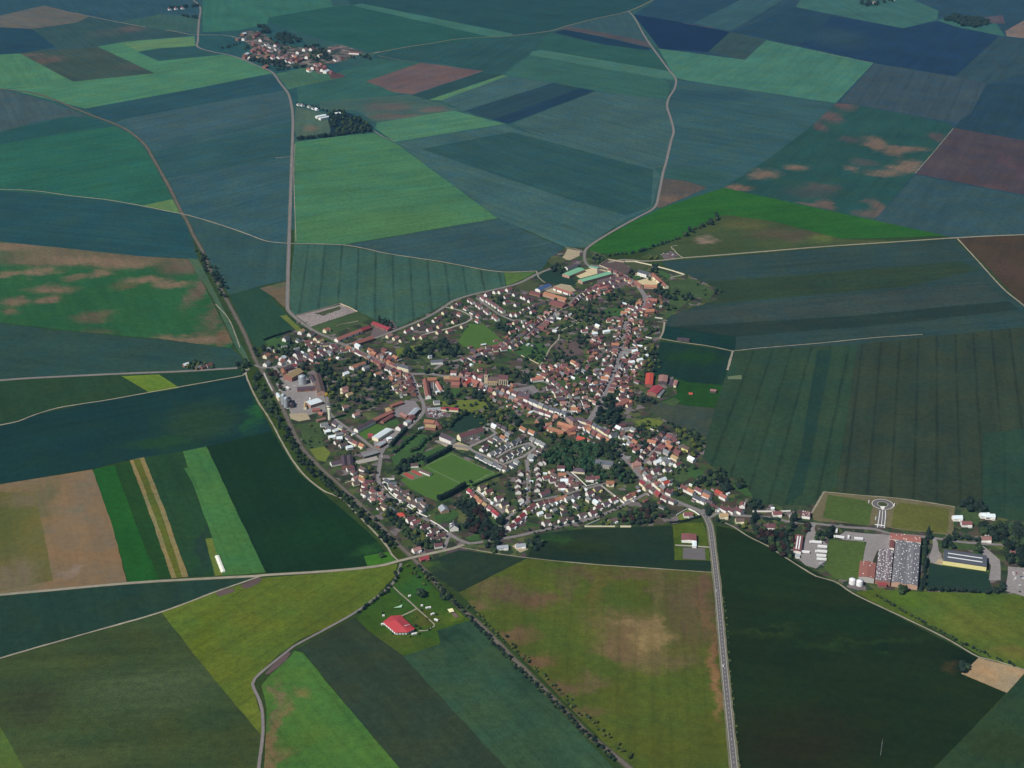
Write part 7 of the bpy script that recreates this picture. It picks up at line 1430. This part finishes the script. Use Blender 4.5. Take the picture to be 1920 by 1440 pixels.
hedge('hedge between the plots behind tower lane, middle', [(614, 822), (640, 816)], 1.6, 2, 'broad')
hedge('hedge between the plots behind tower lane, lower', [(618, 830), (645, 824)], 1.6, 2, 'broad')

# ------------------------------------------------------------------ walls and fences
def wall(label, pts, h=1.8, mat='cream', t=0.45, name='garden_wall'):
    w = [P(*p) for p in pts]; c = sum(w, Vector()) / len(w); bm = bmesh.new()
    for a, b in zip(w, w[1:]):
        d = b - a; L = d.length; b2 = bmesh.new(); box(b2, 0, L + t * .4, -t / 2, t / 2, -.6, h); box(b2, -.03, L + t * .4 + .03, -t / 2 - .06, t / 2 + .06, h + .002, h + .12); fix(b2)
        b2.transform(Matrix.Translation(a - c) @ Matrix.Rotation(math.atan2(d.y, d.x), 4, 'Z')); tm = bpy.data.meshes.new('t'); b2.to_mesh(tm); b2.free(); bm.from_mesh(tm); bpy.data.meshes.remove(tm)
    c.z = -.1
    tag(obj(name, bm, WM[mat], None, c), label, 'wall')
wall('long pale yellow wall along the dark field edge', [(1096, 988), (1153, 988)], 2.2); wall('short pale yellow wall right of the long yellow one', [(1163, 988), (1183, 988)], 2.2)
wall('white wall slanting up to the tree-lined road', [(1097, 987), (1124, 975)], 1.8, 'white')
wall('thick white wall on the lane down to the crossroads', [(1151, 930), (1170, 944), (1182, 938)], 2.2, 'white')
wall('long white wall following the inside of stadium road', [(717, 905), (722, 914), (728, 922), (745, 937), (765, 950), (785, 963), (801, 970), (807, 968)], 1.8, 'white')
wall('low white wall along the lower part of stadium road', [(807, 976), (824, 986), (840, 998)], 1.4, 'white')
wall('white kerb wall of the terrace street', [(889, 916), (905, 928), (922, 942)], 1.3, 'white')
wall('white wall of the villa lane, right side', [(1070, 885), (1080, 893), (1100, 912), (1117, 908)], 1.3, 'white')
wall('white yard wall across from the car park bend', [(717.5, 899.5), (739.5, 899.5)], 3, 'white')
wall('pale wall around the top of the manor soil plot', [(1124, 498), (1140, 487), (1170, 492)], 2.4, 'stone'); wall('pale wall from the manor plot along the plain road', [(1172, 491), (1190, 491), (1222, 498)], 2.4, 'cream')
wall('long pale wall on the right flank of the manor grounds', [(1234, 501), (1260, 508), (1284, 516), (1258, 521)], 2.4, 'cream'); wall('pale wall along the street side of the manor soil plot', [(1124, 498), (1150, 509), (1172, 518)], 2.2, 'stone')
wall('pale wall on the west bank of the loop road garden', [(977, 667), (992, 674), (1010, 683)], 2, 'stone'); wall('white wall on the field path north of the crossroads', [(1135, 791), (1160, 783)], 2, 'white')
wall('short white wall behind the eastern bank gardens', [(1219, 805), (1234, 810)], 2, 'white'); wall('cemetery wall along the dark green field', [(556, 592), (600, 581), (638, 570)], 2, 'stone')
wall('cemetery wall facing the poplar barn', [(638, 570), (655, 577), (670, 585)], 2, 'stone'); wall('white gate wall of the lone red-roofed corner house', [(1291, 955), (1302, 960), (1312, 967)], 2, 'white')
wall('white side wall of the lone red-roofed corner house', [(1268, 967), (1289, 955)], 2, 'white'); wall('long white wall on school road beside the dark field', [(1411, 960), (1453, 960)], 2.4, 'white'); wall('white wall between red house and depot lane', [(1463, 960), (1482, 959)], 2.4, 'white')
wall('white wall of the hedge garden near the cemetery', [(562, 637), (574, 633), (586, 630)], 1.8, 'white'); wall('pale wall ending the orange school court', [(813, 716), (814, 738)], 2, 'white'); wall('white allotment wall east of the long street, upper', [(1228, 596), (1242, 598)], 2, 'white')
wall('white allotment wall east of the long street, lower', [(1202, 631), (1222, 635)], 2, 'white'); wall('garden wall on the meadow opposite the cemetery', [(630, 612), (650, 607), (672, 603)], 2, 'stone')
wall('pale fence wall along the upper edge of the garden strips', [(647, 906), (672, 899), (700, 891)], 1.4, 'cream'); wall('pale railway platform edge near the crossing', [(495, 700), (503, 718), (511, 733)], 1.0, 'grey', 2.4)
wall('white wall left of the square below the green', [(1208, 890), (1213, 898), (1222, 904)], 2, 'white'); wall('cream house wall on the lane into the green', [(1222, 908), (1232, 917), (1238, 922)], 3, 'cream', 1.2)

# ------------------------------------------------------------------ vehicles and small things
car_mats = {'white': simple('white_car_paint', (.78, .78, .77), .35), 'silver': simple('silver_car_paint', (.42, .43, .45), .35), 'dark': simple('dark_car_paint', (.03, .035, .05), .35), 'red': simple('red_car_paint', (.35, .03, .03), .35), 'blue': simple('blue_car_paint', (.05, .08, .2), .35)}
def car_mesh():
    bm = bmesh.new(); prism(bm, [(-.85, .35), (.85, .35), (.88, .75), (.75, .95), (-.75, .95), (-.88, .75)], -2.1, 2.1, 0)
    prism(bm, [(-.72, .952), (.72, .952), (.58, 1.45), (-.58, 1.45)], -1.5, .9, 1); prism(bm, [(-.57, 1.452), (.57, 1.452), (.52, 1.5), (-.52, 1.5)], -1.3, .7, 0)
    for x in (-1.3, 1.3):
        for y in (-.8, .8):
            w_ = bmesh.ops.create_cone(bm, cap_ends=True, segments=10, radius1=.33, radius2=.33, depth=.24, matrix=Matrix.Translation((x, y, .33)) @ Matrix.Rotation(math.pi / 2, 4, 'X'))
            for f in {f for v in w_['verts'] for f in v.link_faces}: f.material_index = 2
    fix(bm); me = bpy.data.meshes.new('car'); bm.to_mesh(me); bm.free(); return me
cm0 = car_mesh(); CARM = {}
for k, m in car_mats.items():
    c_ = cm0.copy(); [c_.materials.append(x) for x in (m, gl, TYRE)]; CARM[k] = c_
def car(p, rz, col, where, group):
    o = bpy.data.objects.new('car', CARM[col]); o.location = (p.x, p.y, .06); o.rotation_euler = (0, 0, rz); tag(link(o), f'{col} car {where}', 'car', group)
CC = ['white', 'white', 'silver', 'dark', 'red', 'blue', 'white']
def cars_on(key, a, b, n, off, where):
    ln = LANE[key]
    for i in range(n):
        j = int((a + (b - a) * (i + random.uniform(.2, .8)) / n) * (len(ln) - 2)); d = (ln[j + 1] - ln[j]).normalized(); s = random.choice((-1, 1)) if off < 0 else 1
        car(ln[j] + Vector((d.y, -d.x, 0)) * abs(off) * s, math.atan2(d.y, d.x), random.choice(CC), where, 'cars ' + where)
cars_on('cemetery street', .1, .6, 16, -2.6, 'parked along the high street'); cars_on('long street', .3, .9, 12, -3, 'parked along the long street'); cars_on('stadium road', .05, .5, 9, -2.4, 'on stadium road')
cars_on('straight road', .15, .8, 2, 1.6, 'driving on the straight road'); cars_on('hamlet road', .5, .9, 2, 1.6, 'driving on the road to the far hamlet'); cars_on('estate street', .1, .7, 6, -2.8, 'parked in the estate street'); cars_on('diagonal street', .2, .9, 7, -2.4, 'parked in the diagonal street')
for x0, y0, x1, y1, n, where in ((805, 770, 834, 782, 34, 'in the crowded scrap yard'), (714, 826, 735, 838, 8, 'on the supermarket yard'), (877, 825, 900, 820, 8, 'before the long apartment block'), (590, 602, 562, 608, 3, 'by the cemetery gate'), (1893, 1068, 1950, 1110, 26, 'in the far right car park'), (520, 722, 555, 772, 6, 'in the silo yard'), (1530, 1055, 1545, 1062, 4, 'at the foot of the truck yard'), (985, 733, 995, 742, 6, 'on the market square'), (1240, 474, 1268, 483, 10, 'in the small allotment yard')):
    for i in range(n):
        car(P(random.uniform(x0, x1), random.uniform(min(y0, y1), max(y0, y1))), random.choice((.4, 1.97, .2)) + random.uniform(-.2, .2), random.choice(CC + ['white', 'white']), where, 'cars ' + where)
def trailer(x, y, ang, L, label, cab=False, group='white trailers in the truck yard', name='truck_trailer'):
    p = PZ(x, y, 3); e = empty(name, (p.x, p.y, -.05), ang); tag(e, label, 'trailer', group)
    bm = bmesh.new(); box(bm, -L / 2, L / 2, -1.4, 1.4, 1.1, 4.0); obj('cargo_box', fix(bm), STEELW, e)
    bm = bmesh.new(); box(bm, -L / 2, L / 2, -.5, .5, .75, 1.098); obj('chassis', fix(bm), DARKM, e)
    for xx in (L / 2 - 1.5, L / 2 - 3, -L / 2 + 2.5):
        for s in (-1, 1):
            bm = bmesh.new(); bmesh.ops.create_cone(bm, cap_ends=True, segments=12, radius1=.5, radius2=.5, depth=.35, matrix=Matrix.Translation((xx, s * 1.15, .5)) @ Matrix.Rotation(math.pi / 2, 4, 'X')); obj('wheel', bm, TYRE, e)
    if cab:
        bm = bmesh.new(); prism(bm, [(-1.2, .6), (1.2, .6), (1.2, 2.6), (1.05, 3.3), (-1.05, 3.3), (-1.2, 2.6)], -L / 2 - 2.9, -L / 2 - .4); c_ = obj('cab', fix(bm), STEELW, e)
        bm = bmesh.new(); box(bm, -L / 2 - 2.96, -L / 2 - 2.9, -1, 1, 1.8, 2.8); obj('windscreen', fix(bm), gl, c_)
A_ = gdir(1530, 1030, 10, .8)
trailer(1531, 1015.5, A_, 15, 'white trailer with cab, topmost in the truck yard', True); trailer(1542, 1024, A_, 14, 'white trailer below the topmost cab trailer'); trailer(1541.5, 1033, A_, 14.5, 'white trailer with cab in the middle of the truck row', True)
trailer(1540, 1041, A_, 14, 'white trailer just below the middle cab trailer'); trailer(1540.5, 1047.5, A_, 14, 'white trailer at the bottom of the truck row'); trailer(1509, 1034, A_, 14, 'white trailer backed against the long red truck shed')
trailer(1610, 1009, A_, 13, 'white trailer alone on the factory yard', False, None); trailer(1568.5, 994, gdir(1568, 994, 0, -10), 9, 'short white trailer standing by school road', False, None); trailer(1591, 1006, gdir(1591, 1006, 0, -10), 6, 'stubby white container left of the factory yard trailer', False, None, 'container')
trailer(1575, 1006, gdir(1575, 1006, 10, 1.5), 13, 'silvery tank truck beside the test lawn drive', True, None); trailer(540, 727, gdir(540, 727, 6, 5), 9, 'white truck parked in the silo yard', True, None)
for k, (x, y, lb) in enumerate(((1629, 942, 'left of the test roundabout'), (1676.5, 948, 'right of the test roundabout'), (1642, 973, 'left of the test track stem'), (1659.5, 976, 'right of the test track stem'))):
    p = P(x, y); e = empty('barrier', (p.x, p.y, 0.0), gdir(x, y, 1, -10)); tag(e, 'white upright barrier board standing ' + lb, 'barrier', 'barrier boards of the test track')
    bm = bmesh.new(); box(bm, -4, 4, -.5, .5, .5, 2.2); obj('board', fix(bm), STEELW, e)
    for s in (-3, 3): bm = bmesh.new(); box(bm, s - .1, s + .1, -.1, .1, -.4, .498); obj('post', fix(bm), DARKM, e)
p = P(1649, 985); bm = bmesh.new(); box(bm, -7, 7, -.6, .6, 0, .9); tag(obj('barrier', fix(bm), STEELW, None, (p.x, p.y, .1), gdir(1649, 985, 10, 1)), 'white barrier closing the foot of the test track', 'barrier')
# caravans and tents on the pavilion meadow
def caravan(x, y, ang, L, label):
    p = PZ(x, y, 1.5); e = empty('caravan', (p.x, p.y, -.2), ang); tag(e, label, 'caravan', 'caravans on the pavilion meadow')
    bm = bmesh.new(); prism(bm, [(-1.15, .5), (1.15, .5), (1.2, 1.6), (1.0, 2.6), (-1.0, 2.6), (-1.2, 1.6)], -L / 2, L / 2); b_ = obj('body', fix(bm), STEELW, e)
    bm = bmesh.new(); box(bm, -L / 4, L / 4, -1.24, -1.21, 1.3, 1.9); obj('window', fix(bm), gl, e)
    for s in (-1, 1): bm = bmesh.new(); bmesh.ops.create_cone(bm, cap_ends=True, segments=10, radius1=.35, radius2=.35, depth=.2, matrix=Matrix.Translation((0, s * 1.0, .35)) @ Matrix.Rotation(math.pi / 2, 4, 'X')); obj('wheel', bm, TYRE, e)
caravan(803, 1139, .3, 7.5, 'largest white caravan beside the meadow path'); caravan(811, 1151, .5, 5, 'white caravan in the middle of the meadow path'); caravan(818, 1162, -.6, 6, 'white caravan at the bend of the meadow path'); caravan(791, 1135, .2, 3, 'tiny white caravan left of the largest caravan')
caravan(768, 1117, .4, 3.5, 'small white caravan near the top of the meadow path'); caravan(717, 1170, .2, 4, 'white caravan at the left corner of the red pavilion'); caravan(719, 1154, .2, 3, 'little white caravan above the left pavilion corner'); caravan(777, 1188, .3, 8, 'pale caravan at the right foot of the red pavilion')
def canopy(name, label, pts, h, col, cat):
    w = [PZ(*p, h) for p in pts]; c = sum(w, Vector()) / len(w); c.z = -.2; e = empty(name, c); tag(e, label, cat)
    bm = bmesh.new(); top = [bm.verts.new((p.x - c.x, p.y - c.y, h)) for p in w]; lo = [bm.verts.new((p.x - c.x, p.y - c.y, h - .25)) for p in w]
    bm.faces.new(top); bm.faces.new(list(reversed(lo)))
    for i in range(len(w)): bm.faces.new((lo[i], lo[(i + 1) % len(w)], top[(i + 1) % len(w)], top[i]))
    obj('roof', fix(bm), simple(name + '_cloth', col, .7), e)
    for p in w: bm = bmesh.new(); x, y = (p.x - c.x) * .93, (p.y - c.y) * .93; box(bm, x - .1, x + .1, y - .1, y + .1, -.4, h - .252); obj('pole', fix(bm), DARKM, e)
canopy('awning', 'pale green swallow-shaped awning on the meadow', [(738, 1139), (748, 1136), (754.5, 1133), (753, 1138), (749, 1138.5)], 1.6, (.40, .62, .42), 'awning'); canopy('marquee', 'cream marquee roof at the right of the pavilion meadow', [(839, 1142), (848, 1140), (852, 1146), (843, 1148)], 3, (.80, .76, .45), 'marquee'); canopy('stage', 'brown timber stage below the cream marquee', [(845, 1147.5), (852, 1146.5), (860, 1156), (854, 1158)], .9, (.16, .1, .085), 'stage')
# silage wrap clamp in the strip fields
p0, p1 = P(407, 1043), P(419, 1073); bm = bmesh.new(); n_ = 14; d_ = p1 - p0; rings = []
for i in range(n_ + 1):
    c = p0.lerp(p1, i / n_) - (p0 + p1) / 2; nr = Vector((-d_.y, d_.x, 0)).normalized(); k = 1 + random.uniform(-.08, .08)
    rings.append([bm.verts.new(c + nr * a * k + Vector((0, 0, z * k))) for a, z in ((-3.4, -.5), (-2.8, 1.4), (0, 2.1), (2.8, 1.4), (3.4, -.5))])
for a, b in zip(rings, rings[1:]):
    for k in range(4): bm.faces.new((a[k], a[k + 1], b[k + 1], b[k]))
bm.faces.new(rings[0]); bm.faces.new(list(reversed(rings[-1]))); c = (p0 + p1) / 2
tag(obj('silage_heap', fix(bm), simple('white_wrap', (.80, .80, .70), .5), None, (c.x, c.y, -.2)), 'long white wrapped silage heap at the end of the pale green strip', 'silage heap')
# measuring mast in the deep green field
p = P(1651, 1416); e = empty('mast', (p.x, p.y, -.4)); tag(e, 'thin grey measuring mast alone in the dark green field', 'mast')
obj('pole', fix(lathe(bmesh.new(), [(.22, -.5), (.16, 20), (.05, 24)], 8)), METAL, e); bm = bmesh.new(); box(bm, -1.2, 1.2, -.06, .06, 18, 18.12); obj('cross_arm', fix(bm), METAL, e); bm = bmesh.new(); box(bm, -1.5, 1.5, -1.5, 1.5, -.5, .25); obj('footing', fix(bm), WM['grey'], e)
# graves: nobody could count them
V, Fc = [], []
for _ in range(520):
    x, y = random.uniform(556, 668), random.uniform(572, 612)
    if not inside(x, y, [(557, 593), (640, 573), (666, 584), (584, 612)]) or inside(x, y, [(590, 588), (637, 574), (640, 579), (606, 592)]): continue
    p = P(x, y); a = .5; u, v = Vector((math.cos(a), math.sin(a), 0)), Vector((-math.sin(a), math.cos(a), 0)); b0 = len(V); l_, w_, h_ = random.uniform(.8, 1.3), random.uniform(.5, .8), random.uniform(.3, 1.3)
    for z in (-.2, h_):
        for s, t in ((-1, -1), (1, -1), (1, 1), (-1, 1)): V.append(tuple(p + u * s * l_ + v * t * w_ + Vector((0, 0, z))))
    Fc += [tuple(b0 + i for i in q) for q in ((4, 5, 6, 7), (0, 1, 5, 4), (1, 2, 6, 5), (2, 3, 7, 6), (3, 0, 4, 7))]
me = bpy.data.meshes.new('graves'); me.from_pydata(V, [], Fc); me.materials.append(WM['grey']); tag(link(bpy.data.objects.new('graves', me)), 'pale gravestones crowded in the village cemetery', 'graves', kind='stuff')
HAZE_COL, HAZE_DEN = (0.107, 0.275, 0.46, 1), 4e-5
# ------------------------------------------------------------------ the air
hz = bmesh.new()
bmesh.ops.create_cube(hz, size=1.0)
bmesh.ops.scale(hz, vec=(44000, 44000, ALT + 60 + 4), verts=hz.verts)
bmesh.ops.translate(hz, vec=(0, 9000, (ALT + 60 + 4) / 2 - 4), verts=hz.verts)
hm = bpy.data.materials.new('haze'); hm.use_nodes = True
hm.node_tree.nodes.clear()
ho = hm.node_tree.nodes.new('ShaderNodeOutputMaterial')
hv = hm.node_tree.nodes.new('ShaderNodeVolumePrincipled')
hv.inputs['Color'].default_value = HAZE_COL
hv.inputs['Density'].default_value = HAZE_DEN
hv.inputs['Anisotropy'].default_value = 0.0
hm.node_tree.links.new(hv.outputs[0], ho.inputs['Volume'])
haze = obj('haze', hz, hm)
tag(haze, 'thin blue summer haze lying over the fields', 'haze', kind='stuff')
